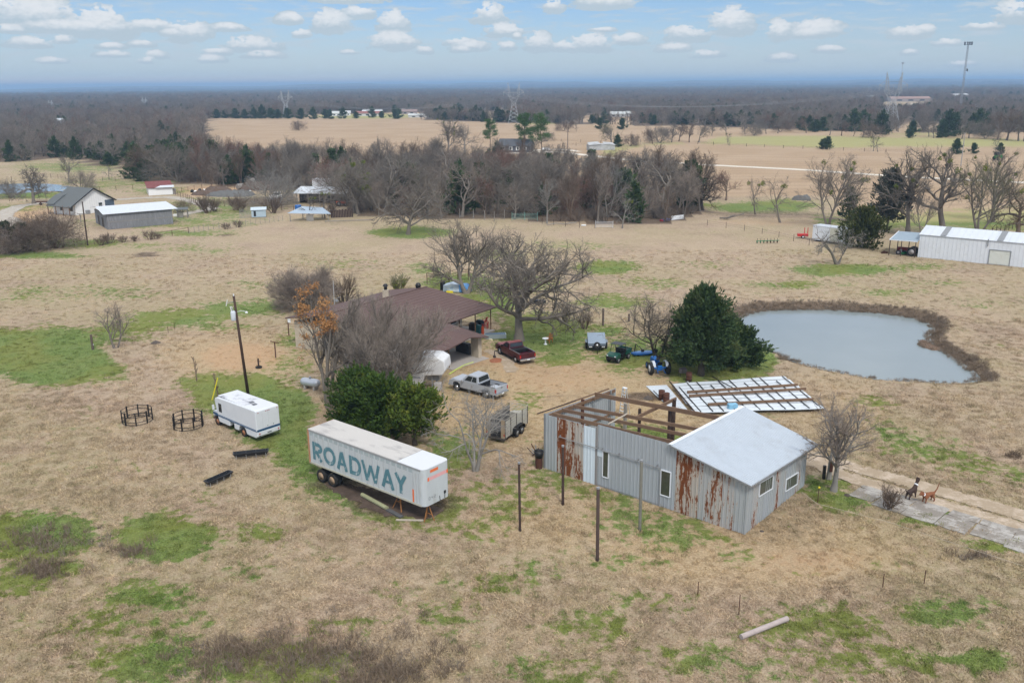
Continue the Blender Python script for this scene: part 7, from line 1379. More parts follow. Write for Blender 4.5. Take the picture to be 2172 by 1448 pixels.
for k in range(5): MB().box(-.5 + k * .2, -.2 + k * .2, -.2, .2, 0, .2 + .1 * (k % 3)).build('scrap', BROWNRUST, t, bevel=.04)
# container, red cart, machines
a, b_ = P(1722, 511), P(1788, 520); t = thing('white_container', 'pale shipping container standing behind the dead tree', 'container', a, heading(a, b_)); Lc = (b_ - a).length
MB().box(0, 6.6, 0, 2.5, .35, 2.95).build('box_body', BW, t); MB().box(-.05, 6.65, -.05, 2.55, 2.951, 3.02).build('roof', BRF, t)
for k in range(16): MB().box(.2 + k * .4, .26 + k * .4, -.03, 0, .4, 2.9).build('wall_rib', MATS['rib_white'], t)
MB().box(3.6, 5.2, -.04, -.031, .4, 2.9).build('cream_panel', W_('cream_panel', (.55, .55, .45), .6), t)
for x in (.4, 3.2, 6.0): MB().box(x, x + .3, .1, 2.4, 0, .35).build('block', GRWOOD, t)
t = thing('red_cart', 'small red trailer with two upright posts left of the container', 'trailer', P(1702, 505), R(-10)); RC = W_('cart_red', (.45, .02, .02), .5); MB().box(-1.0, 1.0, -.5, .5, .4, .85).build('bed', RC, t, bevel=.03)
for x in (.35, .95): MB().box(x - .06, x + .06, .3, .42, .85, 2.0).build('upright', RC, t)
for s in (-1, 1): wheel(t, 0, s * .6, .3, .3, .18, s, LAMP_W)
t = thing('green_machine', 'green farm implement in the grass behind the pasture', 'implement', P(1628, 516), R(5)); MB().beam((-2.2, 0, .5), (2.2, 0, .5), .12, .12).build('frame', W_('implement_green', (.02, .16, .07), .5), t)
for k in range(7): x = -2. + k * .65; MB().lathe([(.28, -.02), (.28, .02), (0, .03)], 10, Matrix.Translation((x, .1, .28)) @ Matrix.Rotation(R(90), 4, 'Y')).build('disc', BROWNRUST if k > 2 else MATS['implement_green'], t); MB().box(x - .03, x + .03, 0, .06, .3, .95).build('tine', DKWOOD, t)
a, b_ = P(1424, 468), P(1458, 464); t = thing('white_trailer_board', 'white slanted board with clutter at the wood edge', 'board', a, heading(a, b_)); MB().box(0, 3.6, -.05, .05, .1, 1.0).build('board', BW, t); MB().box(-2.4, -.3, 0, .9, 0, .5).build('clutter', W_('clutter_blue', (.10, .12, .25), .6, .5, 3.), t, bevel=.08); MB().box(-2.9, -2.2, 0, .7, 0, .4).build('clutter', W_('clutter_red', (.35, .04, .04), .6), t, bevel=.08)

# ---- left farm
WH = W_('board_white', (.78, .79, .78), .5, .04); GSH = W_('grey_shingle', (.115, .125, .125), .85, .15, 4.)
wh = P(162, 457); ww = R(62); t = thing('white_house', 'white farmhouse with grey shingle roof and dark eaves', 'house', wh, ww)
# gable wall along local x (11.5 m), house runs back along +y
Wd, D_, h, rh = 10.5, 8., 2.8, 3.0
MB().side([(0, 0), (Wd, 0), (Wd, h), (Wd * .5, h + rh), (0, h)], 0, D_).build('wall', WH, t)
for (xa_, xb_, za_, zb_) in ((-1.6, Wd * .5, h - .75, h + rh + .08), (Wd + .7, Wd * .5, h - .35, h + rh + .085)): MB().slab([(xa_, -.5, za_), (xb_, -.5, zb_), (xb_, D_ + .5, zb_), (xa_, D_ + .5, za_)], .14).build('roof', GSH, t); MB().beam((xa_, -.52, za_ - .05), (xb_, -.52, zb_ - .05), .06, .22).build('eave_board', BLACK, t)
for k in range(18): MB().box(.3 + k * .62, .34 + k * .62, -.02, 0, .1, min(h + rh * (1 - abs(.3 + k * .62 - Wd / 2) / (Wd / 2)), 9) - .1).build('batten', W_('batten_white', (.68, .69, .69), .5), t)
for x0, x1, z0, z1 in ((6.3, 7.4, .9, 2.3), ): 
    w_ = MB().box(x0, x1, -.05, -.02, z0, z1).build('window', GLS, t); MB().beam((x0, -.07, z0), (x1, -.07, z0), .06, .12).beam((x0, -.07, z1), (x1, -.07, z1), .06, .12).beam((x0, -.07, z0), (x0, -.07, z1), .12, .06).beam((x1, -.07, z0), (x1, -.07, z1), .12, .06).beam((x0, -.07, (z0 + z1) / 2), (x1, -.07, (z0 + z1) / 2), .05, .05).build('frame', TRIM, w_)
MB().box(8.2, Wd + .3, -.04, -.01, .9, 2.7).build('screen_porch', W_('screen_blue', (.08, .11, .15), .5), t); MB().box(2.5, 3.4, -.6, -.05, .0, .9).build('air_conditioner', STEEL, t)
for y in (.3, 2.6, 5.2, 8.): MB().box(-1.45, -1.3, y, y + .15, 0, 2.3).build('porch_post', TIMBER, t)
for y in (1.0, 4.4): w_ = MB().box(-.05, -.02, y, y + 1.1, .9, 2.1).build('window', GLS, t)
MB().side([(-1.3, h - .35), (1.5, h + 1.4), (4.2, h + 2.1), (4.0, h + .9)], 6., 9.).build('dormer', GSH, t)
# grey plank barn
gb = P(230, 487); t = thing('plank_barn', 'weathered grey plank barn with low white metal roof', 'barn', gb, R(35)); GPL = W_('grey_plank', (.205, .21, .22), .9, .3, 2.5, stretch=(3, 3, .3), dirt=(.36, .37, .39), dirt_amt=.7, dirt_scale=2.); Lb, Wb, hb_ = 13.4, 12., 3.3
MB().box(0, Lb, .02, .1, 0, hb_).build('wall', DKWOOD, t)
pr = random.Random(8)
for k in range(46):
    x = k * Lb / 46
    for z0, z1 in ((0, 1.55), (1.6, hb_ - .05)): MB().box(x + .01, x + Lb / 46 - .012, -.03 - pr.uniform(0, .03), .02, z0, z1).build('plank', GPL, t)
MB().box(0, Lb, -.08, -.06, 1.5, 1.62).build('rail_board', GRWOOD, t)
MB().box(-.02, .08, 0, Wb, 0, hb_ - .1).build('wall', DKWOOD, t)
for k in range(30): y = k * Wb / 30; MB().box(-.09 - pr.uniform(0, .02), -.02, y + .01, y + Wb / 30 - .01, 0 if not (9 < k < 14 or 19 < k < 24) else 2.1, 3.1 - .0 * k).build('plank', GPL, t)
for y in (3.2, 6.4): MB().box(-.1, -.085, y, y + 1.35, .1, 2.1).build('doorway', BLACK, t)
MB().slab([(-.8, -.5, hb_ + .02), (Lb + 1.2, -.5, hb_ + .02), (Lb + .6, Wb * .55, hb_ + .95), (-.8, Wb * .55, hb_ + .95)], .06).build('roof', BRF, t); MB().slab([(-.8, Wb * .55, hb_ + .955), (Lb + .6, Wb * .55, hb_ + .955), (Lb + .6, Wb + .4, hb_ + .2), (-.8, Wb + .4, hb_ + .2)], .06).build('roof', BRF, t)
MB().box(Lb - .05, Lb + .05, .1, Wb, 0, hb_).build('wall', GPL, t)
# red roofed shed
rs = P(316, 415); t = gable('red_roof_shed', 'white shed with faded red metal roof beyond the gravel drive', 'shed', rs, R(25), 6.3, 8.5, 2.1, .9, WH, W_('red_roof', (.17, .035, .03), .7, .25, 1.5, dirt=(.35, .28, .27), dirt_amt=.4), single=True); MB().box(-.04, 0, 3.5, 4.1, 0, 1.9).build('door', GRWOOD, t)
MB().slab([(1.8, -.6, 2.12), (6.8, -.6, 2.12), (6.8, 1.8, 2.45), (3.4, 1.8, 2.45)], .05).build('white_roof_patch', BRF, t); MB().box(6.35, 7.2, .3, 1.5, 0, 1.5).build('lean_to', GRWOOD, t)
# lean-to cattle shed and white box trailer behind
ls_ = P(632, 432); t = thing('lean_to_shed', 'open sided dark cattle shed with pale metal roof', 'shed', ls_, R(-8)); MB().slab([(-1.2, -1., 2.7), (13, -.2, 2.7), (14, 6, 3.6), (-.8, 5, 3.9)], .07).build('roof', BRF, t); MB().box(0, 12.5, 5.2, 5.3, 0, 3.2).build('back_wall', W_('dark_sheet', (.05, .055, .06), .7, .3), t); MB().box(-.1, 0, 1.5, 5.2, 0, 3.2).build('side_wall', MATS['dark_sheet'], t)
for x in (0, 3, 6, 9, 12.3): MB().box(x - .08, x + .08, -.5, -.34, 0, 2.7).build('post', GRWOOD, t)
wt = P(664, 416); wt2 = P(730, 424); t = thing('white_box_trailer', 'white box trailer standing behind the cattle shed', 'trailer', wt, R(-22)); MB().box(0, 11.5, 0, 2.5, .9, 4.6).build('box_body', BW, t); MB().box(-.05, 11.6, -.03, 2.53, 4.601, 4.66).build('roof', BRF, t)
for x in (1.5, 2.7, 9.2, 10.4): wheel(t, x, .2, .5, .5, .3, -1, STEEL)
MB().box(3, 3.4, -.03, 0, 2.6, 3.2).build('vent', STEEL, t)
t = thing('tin_awning', 'low blue grey peaked tin awning among the pens', 'awning', P(622, 468), R(8)); MB().slab([(-1, -1.5, 1.9), (8.5, -1.5, 1.5), (6.5, 2.2, 2.5), (2., 2.2, 2.9)], .06).build('roof', W_('awning_blue', (.34, .42, .50), .5, .1), t)
for x, y in ((-.5, -1.2), (3.5, -1.2), (7.8, -1.2), (2, 2), (6.3, 2)): MB().box(x - .08, x + .08, y - .08, y + .08, 0, 1.6).build('post', GRWOOD, t)
MB().box(3.0, 4.6, -1.2, -1.05, 0, 1.4).build('board_panel', GRWOOD, t)
t = thing('chicken_coop', 'small pale blue coop with wire run beside it', 'coop', P(534, 462), R(14)); CBL = W_('coop_blue', (.38, .48, .54), .6, .1); MB().box(0, 3.2, 0, 2.4, .1, 1.75).build('wall', CBL, t); MB().slab([(-.15, -.2, 1.78), (3.4, -.2, 1.78), (3.4, 2.6, 2.1), (-.15, 2.6, 2.1)], .06).build('roof', W_('coop_roof', (.50, .58, .63), .5), t); MB().box(.5, 1.0, -.03, 0, .3, 1.5).build('door', BLACK, t)
rn_ = MB(); 
for k in range(9): rn_.tube((-2.6 + k * .32, -.1, 0), (-2.6 + k * .32, -.1, 1.7), .02).tube((-2.6 + k * .32, 2.2, 0), (-2.6 + k * .32, 2.2, 1.7), .02)
for z in (.1, .9, 1.7): rn_.tube((-2.6, -.1, z), (0, -.1, z), .02).tube((-2.6, 2.2, z), (0, 2.2, z), .02).tube((-2.6, -.1, z), (-2.6, 2.2, z), .02)
rn_.build('wire_run', STEEL, t)
t = thing('plank_fence', 'dark plank fence panel below the mistletoe tree', 'fence panel', P(702, 462), R(12)); 
for k in range(14): MB().box(k * .36, k * .36 + .31, -.03, .03, 0, 1.75 + .1 * math.sin(k * 3)).build('plank', DKWOOD, t)
t = thing('blue_drum', 'blue plastic drum under the cattle shed', 'drum', P(633, 449)); MB().lathe([(.75, 0), (.8, .4), (.8, 1.4), (.7, 1.6), (0, 1.6)], 16).build('drum', W_('drum_blue', (.02, .12, .38), .5), t)
t = thing('orange_tractor', 'small orange red tractor behind the pens', 'tractor', P(722, 437), R(30)); MB().box(-1.0, 1.4, -.35, .35, .6, 1.2).build('bonnet', W_('kubota_orange', (.5, .08, .03), .5), t, bevel=.05)
for s in (-1, 1): wheel(t, -.6, s * .7, .6, .6, .3, s, STEEL); wheel(t, 1.1, s * .6, .35, .35, .2, s, STEEL)
t = thing('white_truck', 'small white flatbed vehicle parked by the dirt piles', 'vehicle', P(586, 424), R(5)); MB().box(-1.6, 1.6, -.9, .9, .5, 1.3).build('body', WH, t, bevel=.08); MB().box(-.4, 1.2, -.85, .85, 1.3, 2.1).build('cab', WH, t, bevel=.1); MB().box(-.2, 1.0, -.87, -.851, 1.4, 1.9).build('window', GLS, t)
for x in (-1., 1.1):
    for s in (-1, 1): wheel(t, x, s * .8, .35, .35, .22, s, STEEL)
# hay bales in a row
a, b_ = P(508, 402), P(563, 396); nb = 9
BALE = W_('old_hay', (.24, .22, .20), .95, .25, 2., dirt=(.36, .33, .29), dirt_amt=.6)
for k in range(nb):
    p = a.lerp(b_, k / (nb - 1)); t = thing('hay_bale', 'grey round hay bale in the end to end row at the wood edge', 'hay bale', p, heading(a, b_), 'grey hay bales in a row'); My = Matrix.Translation((0, 0, .82)) @ Matrix.Rotation(R(90), 4, 'Y'); MB().lathe([(0, -.7), (.78, -.68), (.86, -.5), (.86, .5), (.78, .68), (0, .7)], 16, My).build('bale', BALE, t, smooth=False)
t = thing('hay_bale', 'single hay bale lying on top of the grey row', 'hay bale', a.lerp(b_, .5) + Vector((0, .1, 1.5)), heading(a, b_)); MB().lathe([(0, -.7), (.78, -.68), (.86, -.5), (.86, .5), (.78, .68), (0, .7)], 16, Matrix.Translation((0, 0, .5)) @ Matrix.Rotation(R(75), 4, 'Y')).build('bale', BALE, t)
for (u, v, w_, h, lb) in ((460, 408, 4.5, 1.5, 'brown dirt mound, left one behind the pens'), (547, 402, 6., 2.2, 'brown dirt mound in front of the hay bales'), (495, 415, 7, 1.3, 'long low grey gravel mound behind the pens'), (437, 413, 4., 1.2, 'low brown dirt mound at the gate of the pens'), (1702, 424, 2.6, 1.1, 'grey brush pile on the far tan field edge')):
    mb_ = blob('dirt_mound', [tuple(np.array(gxy(u, v)) + np.array([w_ * math.cos(a) * (1 + .2 * math.sin(3 * a + u)), w_ * .5 * math.sin(a)])) for a in np.linspace(0, 2 * math.pi, 12, endpoint=False)], W_('mound_' + ('grey' if 'grey' in lb else 'brown'), (.13, .13, .125) if 'grey' in lb else (.12, .085, .065), .95, .35, 1.5), 0, h, int(u)); tag(mb_, lb, 'mound')
for k, (u, v) in enumerate(((408, 408), (415, 410), (424, 406), (434, 407), (528, 408), (531, 410))):
    t = thing('yard_bin', ('small black animal house in the pen', 'small white drum in the pen')[k % 2], 'bin', P(u, v), k, 'scattered bins and drums in the pen'); MB().lathe([(.5, 0), (.55, .4), (.3, .8), (0, .8)], 10).build('bin', BLACK if k % 2 == 0 else WH, t)
t = thing('well_shelter', 'small roofed shelter right of the grey plank barn', 'shelter', P(388, 461), R(15)); MB().slab([(-1.3, -1, 1.9), (1.3, -1, 1.9), (1.3, 1.2, 2.2), (-1.3, 1.2, 2.2)], .08).build('roof', GSH, t)
for x in (-1.1, 1.1):
    for y in (-.8, 1.): MB().box(x - .07, x + .07, y - .07, y + .07, 0, 1.9).build('post', GRWOOD, t)
MB().box(-.9, .1, -.4, .6, 0, 1.2).build('box', GRWOOD, t)
t = thing('white_bathtub', 'white tub lying right of the plank barn', 'tub', P(376, 459)); MB().prism(rr_out(-.9, .9, -.4, .4, .3), 0, .5).build('tub', WH, t, bevel=.05)
t = thing('rust_gate_frame', 'dark rusty machine frame beside the white house', 'machine', P(100, 435), R(10)); MB().beam((-2.5, 0, .9), (2.2, 0, .9), .25, .3).beam((-1, -.5, .4), (-1, .5, .4), .1, .1).build('frame', BROWNRUST, t); [wheel(t, x, 0, .35, .35, .2, -1, BROWNRUST) for x in (-1.5, 1.)]
t = thing('mailbox_post', 'small wooden platform post beside the plank barn', 'post', P(172, 472)); MB().box(-.08, .08, -.08, .08, 0, 1.9).box(-.6, 1.6, -.3, .3, 1.9, 1.98).build('post', GRWOOD, t)
t = thing('utility_pole', 'plain dark utility pole at the left pasture fence', 'utility pole', P(186, 520)); MB().tube((0, 0, 0), (.12, 0, 8.3), .16, .11, 8).build('pole', MATS['creosote'], t)
t = thing('utility_pole', 'utility pole near the two tall pines', 'utility pole', P(1204, 327)); MB().tube((0, 0, 0), (0, 0, 10.), .22, .15, 8).beam((-.9, 0, 9.3), (.9, 0, 9.3), .12, .12).build('pole', W_('far_pole', (.19, .15, .13), .9), t)
t = thing('utility_pole', 'tall bare pole in the right far field', 'utility pole', P(2038, 352)); MB().tube((0, 0, 0), (0, 0, 11.5), .2, .14, 8).build('pole', W_('pale_pole', (.35, .33, .30), .9), t)
t = thing('farm_machine', 'green farm tractor far in the right field', 'tractor', P(2116, 340), R(20)); MB().box(-1.4, 1.8, -.6, .6, .8, 1.9).build('body', W_('deere_green', (.02, .17, .03), .5), t, bevel=.1); MB().box(-1.3, .1, -.7, .7, 1.9, 3.).build('cab', GLS, t)
for s in (-1, 1): wheel(t, -.8, s * .95, .8, .8, .4, s, W_('rim_yellow', (.6, .5, .05), .5)); wheel(t, 1.4, s * .8, .5, .5, .3, s, MATS['rim_yellow'])
# far house with white windows, ruined shed
t = gable('far_house', 'dark roofed far house with white windows left of the pines', 'house', P(1058, 323), R(-12), 14, 9, 3., 2.6, W_('far_wall', (.10, .10, .11), .8), W_('far_roof', (.085, .09, .10), .8), .6)
for k in range(4): w_ = MB().box(1.4 + k * 3.2, 3.0 + k * 3.2, -.08, -.02, .9, 2.5).build('window', WH, t); MB().box(1.8 + k * 3.2, 2.6 + k * 3.2, -.1, -.081, 1.1, 2.3).build('pane', GLS, w_)
a = P(1250, 319); t = thing('ruined_shed', 'pale ruined tin shed below the lone field tree', 'shed', a, R(10)); MB().side([(0, 0), (0, 2.4), (2.5, 2.9), (6, 2.6), (9.5, 2.8), (12, 2.2), (12, 0)], 0, 5).build('wall', W_('ruin_tin', (.42, .43, .43), .6, .3, .6, dirt=(.2, .2, .2), dirt_amt=.5), t); MB().slab([(-.3, -.4, 2.3), (5.5, -.4, 2.6), (5.2, 5, 3.6), (.3, 5.2, 3.2)], .06).build('roof', MATS['ruin_tin'], t); MB().slab([(6.8, -.2, 2.5), (12.3, -.4, 2.2), (12, 5, 3.), (7.5, 5.2, 3.4)], .06).build('roof', MATS['ruin_tin'], t)
# hamlets and farms on the horizon
for (u, v, L_, Wd, h, c_, rc, rz, lb) in [(703, 247, 14, 9, 4, (.7, .7, .7), (.5, .52, .5), 0, 'tiny white house, left of the far hamlet'), (722, 246, 10, 8, 4, (.72, .72, .7), (.5, .5, .5), 10, 'tiny white house next to the leftmost one in the hamlet'), (752, 247, 26, 10, 4, (.6, .6, .58), (.25, .10, .08), 0, 'long far house with red roof in the hamlet'), (768, 244, 20, 10, 4, (.7, .72, .72), (.6, .64, .66), 0, 'pale roofed building behind the red roofed far house'), (835, 243, 24, 12, 4, (.35, .3, .3), (.24, .17, .15), 5, 'brown roofed house in the middle of the far hamlet'), (866, 250, 24, 10, 3, (.55, .55, .55), (.5, .52, .54), 0, 'low grey building at the near side of the hamlet'),
    (905, 236, 30, 22, 6, (.35, .36, .36), (.72, .76, .78), 0, 'large pale roofed barn above the far hamlet'), (895, 247, 40, 14, 4, (.28, .22, .2), (.23, .165, .15), -5, 'long brown roofed house right of the hamlet'), (1775, 255, 12, 7, 4, (.22, .10, .09), (.68, .72, .74), 0, 'small white roofed red cabin on the right'), (1890, 216, 60, 22, 6, (.32, .27, .24), (.30, .185, .145), 0, 'orange roofed mansion behind the right pylon'), (1822, 213, 26, 14, 6, (.6, .6, .62), (.66, .7, .72), 0, 'far white roofed building left of the mansion'),
    (2005, 260, 14, 9, 4, (.45, .47, .47), (.33, .36, .40), 0, 'far blue grey roofed house right of the big pylon'), (2037, 262, 22, 12, 5, (.45, .43, .38), (.55, .52, .46), 0, 'cream roofed hall below the tall antenna mast'), (2165, 240, 26, 14, 6, (.6, .62, .62), (.62, .67, .70), 0, 'far pale barn at the right edge'), (2020, 208, 30, 16, 6, (.6, .6, .6), (.6, .6, .6), 0, 'far pale sheds left of the antenna mast, nearer the horizon'), (2130, 212, 26, 14, 5, (.6, .6, .6), (.6, .6, .6), 0, 'small pale building on the ridge at far right'),
    (1295, 249, 14, 9, 4, (.6, .62, .62), (.5, .52, .52), 0, 'far white house, left of two behind the field trees'), (1330, 248, 18, 10, 4, (.6, .62, .62), (.5, .52, .52), 0, 'far white house, right of two behind the field trees'), (62, 269, 24, 12, 5, (.55, .6, .62), (.58, .63, .66), 0, 'far pale building in the left woods'), (85, 272, 14, 8, 4, (.65, .7, .72), (.65, .7, .72), 5, 'small far white building beside the larger one in the left woods'), (1150, 320, 3, 2, 1, (.7, .7, .7), (.7, .7, .7), 0, 'small white box under the right pine')]:
    t = gable('far_building', lb, 'building', P(u, v), R(rz), L_, Wd, h * .7, h * .5, W_('fw%.2f%.2f' % c_[:2], c_, .7), W_('fr%.2f%.2f' % rc[:2], rc, .6), .4)
    for k in range(3): MB().box(L_ * (.15 + .28 * k), L_ * (.27 + .28 * k), -.08, -.02, h * .2, h * .5).build('window', GLS, t)

# ================================================================ fences and gates
def fence(name, pts_uv, lb, post_h=1.3, sp=4., rails=(.5, 1.0), rr_=.035, post_r=.06, ma=BROWNRUST, rail_ma=None, pr_h=.1, cat='fence', wire=.009):
    p = gxy(*np.array(pts_uv, float).T); L_ = np.r_[0, np.cumsum(np.hypot(*np.diff(p, axis=0).T))]; n_ = max(2, int(L_[-1] / sp) + 1); s = np.linspace(0, L_[-1], n_); xx, yy = np.interp(s, L_, p[:, 0]), np.interp(s, L_, p[:, 1])
    t = thing(name, lb, cat, (xx[0], yy[0], 0)); pv = [Vector((x - xx[0], y - yy[0], 0)) for x, y in zip(xx, yy)]; proto_ = None
    for q_ in pv:
        if proto_ is None: proto_ = MB().tube((0, 0, -.1), (0, 0, post_h), post_r, post_r * .9, 6).build('post', ma, t); proto_.location = q_
        else: o = proto_.copy(); C.objects.link(o); o.parent = t; o.location = q_; o.scale[2] = 1 + random.uniform(-pr_h, pr_h)
    for z in rails: MB().path([q_ + Vector((0, 0, z)) for q_ in pv], rr_, 5).build('rail' if rr_ > .02 else 'wire', rail_ma or ma, t)
    return t
fence('pipe_fence', [(328, 506), (372, 499), (400, 494)], 'rusty pipe fence left part along the upper pasture edge', 1.2, 4., (1.1, .55))
fence('board_fence', [(402, 495), (450, 487), (500, 482), (560, 474), (600, 468)], 'dense stick and wire fence along the upper pasture edge', 1.35, 1.15, (.25, .5, .75, 1.0, 1.2), .015, .045, GRWOOD)
fence('wire_fence', [(200, 519), (262, 512), (328, 506)], 'wire fence between the utility pole and the pipe fence', 1.2, 3., (.5, .9), .012, .04)
for k, (u0, u1, v0, v1, lb) in enumerate(((137, 158, 522, 521, 'rusty pipe gate panel, left half by the utility pole'), (158, 182, 521, 519, 'rusty pipe gate panel, right half by the utility pole'))): fence('pipe_gate', [(u0, v0), (u1, v1)], lb, 1.35, 9, (.25, .5, .75, 1.0, 1.25), .03, .05, cat='gate')
fence('mesh_fence', [(975, 462), (1000, 463), (1025, 466), (1048, 470), (1070, 466)], 'grey mesh fence with tall posts at the centre wood edge', 2.1, 3.2, (.2, .5, .8, 1.1, 1.4), .014, .07, GRWOOD)
fence('green_gate', [(1086, 468), (1110, 467), (1140, 468)], 'pale green tube gate at the centre wood edge', 1.9, 2.6, (.3, .6, .9, 1.2, 1.5), .03, .05, W_('gate_green', (.20, .38, .33), .5), cat='gate')
fence('steel_gate', [(1263, 483), (1282, 484), (1300, 484)], 'silver tube gate at the wood edge', 1.5, 1.9, (.25, .5, .75, 1.0, 1.3), .03, .05, ALU, cat='gate')
fence('wire_fence', [(1150, 474), (1210, 482), (1262, 484)], 'low wire fence between the green gate and the silver gate', 1.2, 3., (.4, .7, 1.), .012, .05, DKWOOD)
fence('rail_fence', [(2060, 506), (2100, 500), (2140, 488), (2190, 470)], 'dark rail fence climbing behind the white barn', 1.4, 2.2, (.4, .8, 1.2), .03, .06, DKWOOD)
fence('wire_fence', [(1500, 478), (1560, 486), (1640, 500), (1716, 520)], 'thin wire fence along the upper right pasture edge', 1.2, 4.5, (.5, .9), .012, .045, DKWOOD); fence('wire_fence', [(1796, 505), (1830, 510), (1888, 520)], 'thin wire fence behind the olive cedar', 1.2, 4.5, (.5, .9), .012, .045, DKWOOD)
fence('corral_fence', [(906, 602), (940, 606), (962, 594), (985, 590), (1010, 600)], 'rusty corral rails beside the tarped pile', 1.7, 2.4, (.7, 1.2, 1.65), .035, .06)
for k, (pts, lb) in enumerate([([(372, 410), (420, 402), (470, 400), (498, 402)], 'rusty pen fence, back one below the woods'), ([(372, 414), (395, 422), (420, 436)], 'rusty pen fence along the gravel drive'), ([(455, 440), (520, 432), (600, 430), (628, 432)], 'rusty pen fence in front of the dirt mounds'), ([(572, 446), (620, 446), (660, 450)], 'rusty pen fence beside the cattle shed'), ([(20, 427), (60, 424), (120, 420)], 'wire fence before the left pond'), ([(180, 410), (230, 405), (282, 402)], 'wire fence between the left pond and the red roofed shed'), ([(285, 366), (340, 366), (385, 372)], 'grey fence at the foot of the left wood'), ([(0, 400 - 14), (90, 376), (180, 384), (245, 384)], 'wire fence across the far left pasture')]):
    fence('pen_fence', pts, lb, 1.4, 2.6 if k < 4 else 4., (.5, .9, 1.3), .025 if k < 4 else .012, .055)
fence('wire_fence', [(1480, 306), (1600, 312), (1755, 318), (1900, 324), (2020, 330)], 'fence line between the tan and green far fields', 1.5, 9, (.6, 1.1), .02, .09, DKWOOD); fence('wire_fence', [(1150, 300), (1280, 304), (1400, 300)], 'faint fence line behind the ruined tin shed', 1.5, 10, (.6, 1.1), .02, .08, DKWOOD)
fence('wire_fence', [(1100, 316), (1180, 312), (1250, 308)], 'fence line behind the two tall pines', 1.5, 8, (.6, 1.1), .02, .08, DKWOOD)
t = thing('fallen_branch', 'pale fallen branch at the wood edge behind the green gate', 'branch', P(1160, 478), R(5)); MB().path([(0, 0, .15), (2, .1, .4), (4, .2, .2), (6.5, .5, .5)], .09, 5).tube((3.8, .2, .2), (5.5, -.6, .7), .05).build('branch', B_PALE, t)
t = thing('fallen_branch', 'dark fallen logs beyond the right end of the wood', 'branch', P(1535, 466), R(-5)); MB().tube((0, 0, .2), (2.4, .5, 1.0), .16).tube((.6, .2, .2), (4.5, 1.2, 1.2), .13).tube((-.8, .5, .3), (1.2, -.5, .5), .2).build('branch', B_GREY, t)
t = thing('white_debris', 'small white debris on the grass before the wood edge', 'debris', P(1238, 479)); MB().box(-.5, .5, -.3, .3, 0, .25).build('debris', WH, t, bevel=.08)
fence('timber_edge', [(690, 471), (740, 470), (790, 468)], 'long low timber rail on the ground below the plank panel', .25, 8, (.2,), .09, .1, GRWOOD, cat='timber')

# ================================================================ pylons and masts
LAT = W_('lattice_steel', (.40, .42, .43), .6, .1)
def lattice(mb, a, b_, w0, w1, n_, r):
    a, b_ = Vector(a), Vector(b_); cs = ((-1, -1), (1, -1), (1, 1), (-1, 1)); pt = lambda k, s: a.lerp(b_, s) + Vector((cs[k][0], cs[k][1], 0)) * (w0 + (w1 - w0) * s) / 2
    for k in range(4): mb.tube(pt(k, 0), pt(k, 1), r, r, 4)
    for i in range(n_):
        s0, s1 = i / n_, (i + 1) / n_
        for k in range(4): mb.tube(pt(k, s0), pt((k + 1) % 4, s1), r * .55, None, 3); mb.tube(pt((k + 1) % 4, s0), pt(k, s1), r * .55, None, 3)
    return mb
def pylon(u, v, top_v, lb, z_off=0.):
    p = P(u, v); 
    lo, hi = 5., 90.
    for _ in range(40):
        m_ = (lo + hi) / 2
        if float(project(p.x, p.y, m_)[1]) > top_v: lo = m_
        else: hi = m_
    H_ = lo; r = .0000 + .00016 * p.length; t = thing('transmission_tower', lb, 'transmission tower', p); s = H_ / 30.
    lattice(MB(), (0, 0, 0), (0, 0, 15 * s), 8.5 * s, 2.6 * s, 5, r * 1.3).build('lower_body', LAT, t); lattice(MB(), (0, 0, 15 * s), (0, 0, 20.5 * s), 2.6 * s, 7.5 * s, 2, r).build('waist', LAT, t)
    mb = MB(); 
    for sx in (-1, 1): lattice(mb, (sx * 3.4 * s, 0, 20 * s), (sx * 3.7 * s, 0, 25.5 * s), 1.7 * s, 1.2 * s, 2, r); lattice(mb, (sx * 3.7 * s, 0, 25.5 * s), (sx * 4.4 * s, 0, 30 * s), 1.2 * s, .1, 2, r)
    lattice(mb, (-4 * s, 0, 24.8 * s), (4 * s, 0, 24.8 * s), .8 * s, .8 * s, 1, r); mb.beam((-8 * s, 0, 23 * s), (8 * s, 0, 23 * s), r * 2, r * 2)
    for sx in (-1, 1): mb.tube((sx * 8 * s, 0, 23 * s), (sx * 3.7 * s, 0, 26 * s), r); mb.tube((sx * 8 * s, 0, 23 * s), (sx * 3.7 * s, 0, 21 * s), r)
    mb.build('cross_arms', LAT, t); iq = MB()
    for x in (-7.8, 0, 7.8): iq.tube((x * s, 0, 23 * s), (x * s, 0, 20.2 * s), r * .9)
    iq.build('insulators', LAT, t); return t, H_
pys = [pylon(1886, 271, 153, 'tallest steel transmission tower at the right'), pylon(1090, 262, 176, 'steel transmission tower above the two green pines'), pylon(608, 251, 192, 'steel transmission tower left of the far hamlet'), pylon(308, 233, 207, 'distant transmission tower above the left woods, nearer one'), pylon(109, 236, 213, 'distant transmission tower furthest to the left')]
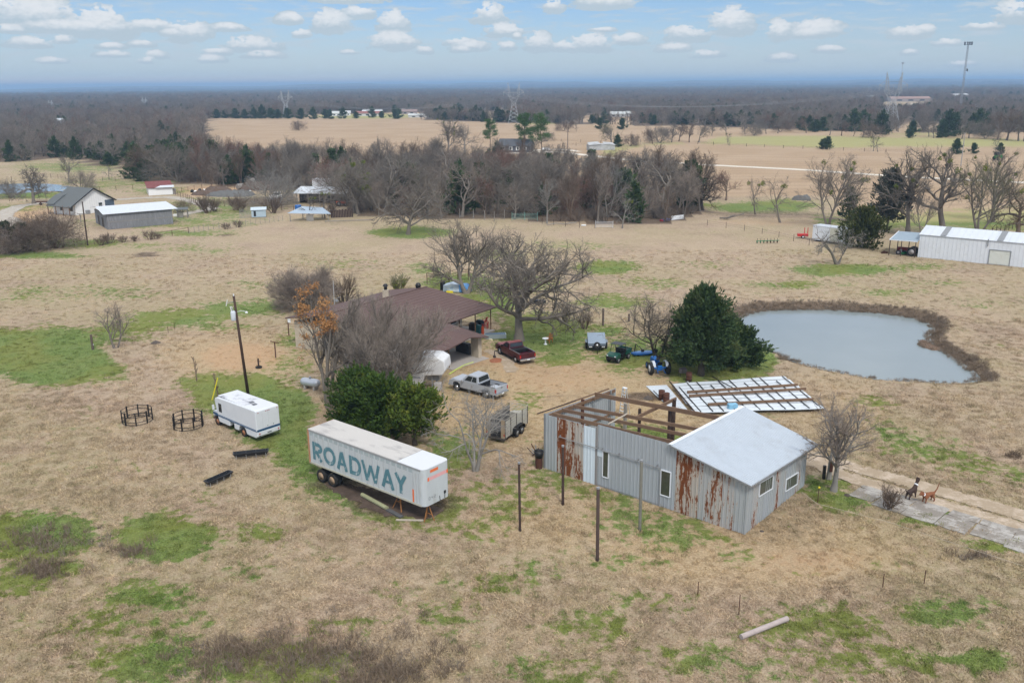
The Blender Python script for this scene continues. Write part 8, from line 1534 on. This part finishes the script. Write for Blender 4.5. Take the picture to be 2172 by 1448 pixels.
for (a, ha), (b2, hb2) in zip(pys, pys[1:]):
    t = thing('power_lines', 'faint conductor lines strung from %s' % ('the tallest right tower' if a is pys[0][0] else 'the tower at x %d' % 0), 'power line', a.location); t['label'] = {0: 'faint power lines between the right tower and the one above the pines', 1: 'faint power lines between the pines tower and the hamlet tower', 2: 'faint power lines left of the hamlet tower', 3: 'faint power lines between the two leftmost towers'}[pys.index((a, ha))]
    d = b2.location - a.location
    for x in (-7.8, 0, 7.8):
        s0, s1 = ha / 30, hb2 / 30; A1 = Vector((x * s0, 0, 20.2 * s0)); B1 = d + Vector((x * s1, 0, 20.2 * s1)); MB().path([A1.lerp(B1, s) - Vector((0, 0, 9 * 4 * s * (1 - s))) for s in np.linspace(0, 1, 14)], .03, 3).build('conductor', LAT, t)
p = P(2035, 243); lo, hi = 20, 150
for _ in range(40):
    m_ = (lo + hi) / 2
    if float(project(p.x, p.y, m_)[1]) > 90: lo = m_
    else: hi = m_
mast_h = lo; t = thing('antenna_mast', 'very tall thin lattice antenna mast on the right skyline', 'antenna mast', p); lattice(MB(), (0, 0, 0), (0, 0, lo), 1.3, 1.0, 40, .09).build('lattice', W_('mast_grey', (.33, .34, .36), .6), t)
for k in range(3):
    a = k * 2.094 + .4
    fr_ = MB()
    for dz in (-1, 1): fr_.beam((math.cos(a) * 2.6 - math.sin(a) * 2, math.sin(a) * 2.6 + math.cos(a) * 2, lo - 1 + dz), (math.cos(a) * 2.6 + math.sin(a) * 2, math.sin(a) * 2.6 - math.cos(a) * 2, lo - 1 + dz), .2, .2).tube((0, 0, lo - 1 + dz), (math.cos(a) * 2.6, math.sin(a) * 2.6, lo - 1 + dz), .12)
    for j in (-1.8, 0, 1.8): fr_.box(-.2, .2, -.25, .25, -1.4, 1.4, Matrix.Translation((math.cos(a) * 2.8 - math.sin(a) * j, math.sin(a) * 2.8 + math.cos(a) * j, lo - 1)))
    fr_.build('antenna_panel', W_('antenna_dark', (.10, .10, .11), .6), t)
MB().lathe([(1.3, 0), (1.1, .3), (0, .5)], 14, Matrix.Translation((1.6, -.5, lo * .62)) @ Matrix.Rotation(R(80), 4, 'Y')).build('dish', MATS['antenna_dark'], t)
d_ = P(1909, 190); t = thing('antenna_mast', 'tiny distant mast right of the tallest transmission tower', 'antenna mast', (d_.x * .45, d_.y * .45, 0)); MB().tube((0, 0, 0), (0, 0, 60), .5, .35, 5).box(-2, 2, -.5, .5, 57, 60).build('mast', MATS['mast_grey'], t)
# ---------------------------------------------------------------- air
hm = bpy.data.materials.new('haze'); hm.use_nodes = True; t_ = hm.node_tree; t_.nodes.clear(); ho = t_.nodes.new('ShaderNodeOutputMaterial'); hv = t_.nodes.new('ShaderNodeVolumePrincipled')
hv.inputs['Color'].default_value = (.42, .66, .95, 1); hv.inputs['Density'].default_value = HAZE; hv.inputs['Anisotropy'].default_value = 0.
t_.links.new(hv.outputs[0], ho.inputs['Volume'])
hb = MB().box(-15000, 15000, -1500, 17000, -120, 75).build('haze', hm); hb['kind'] = 'stuff'; hb['label'] = 'thin blue haze over the far woods'; hb['category'] = 'haze'
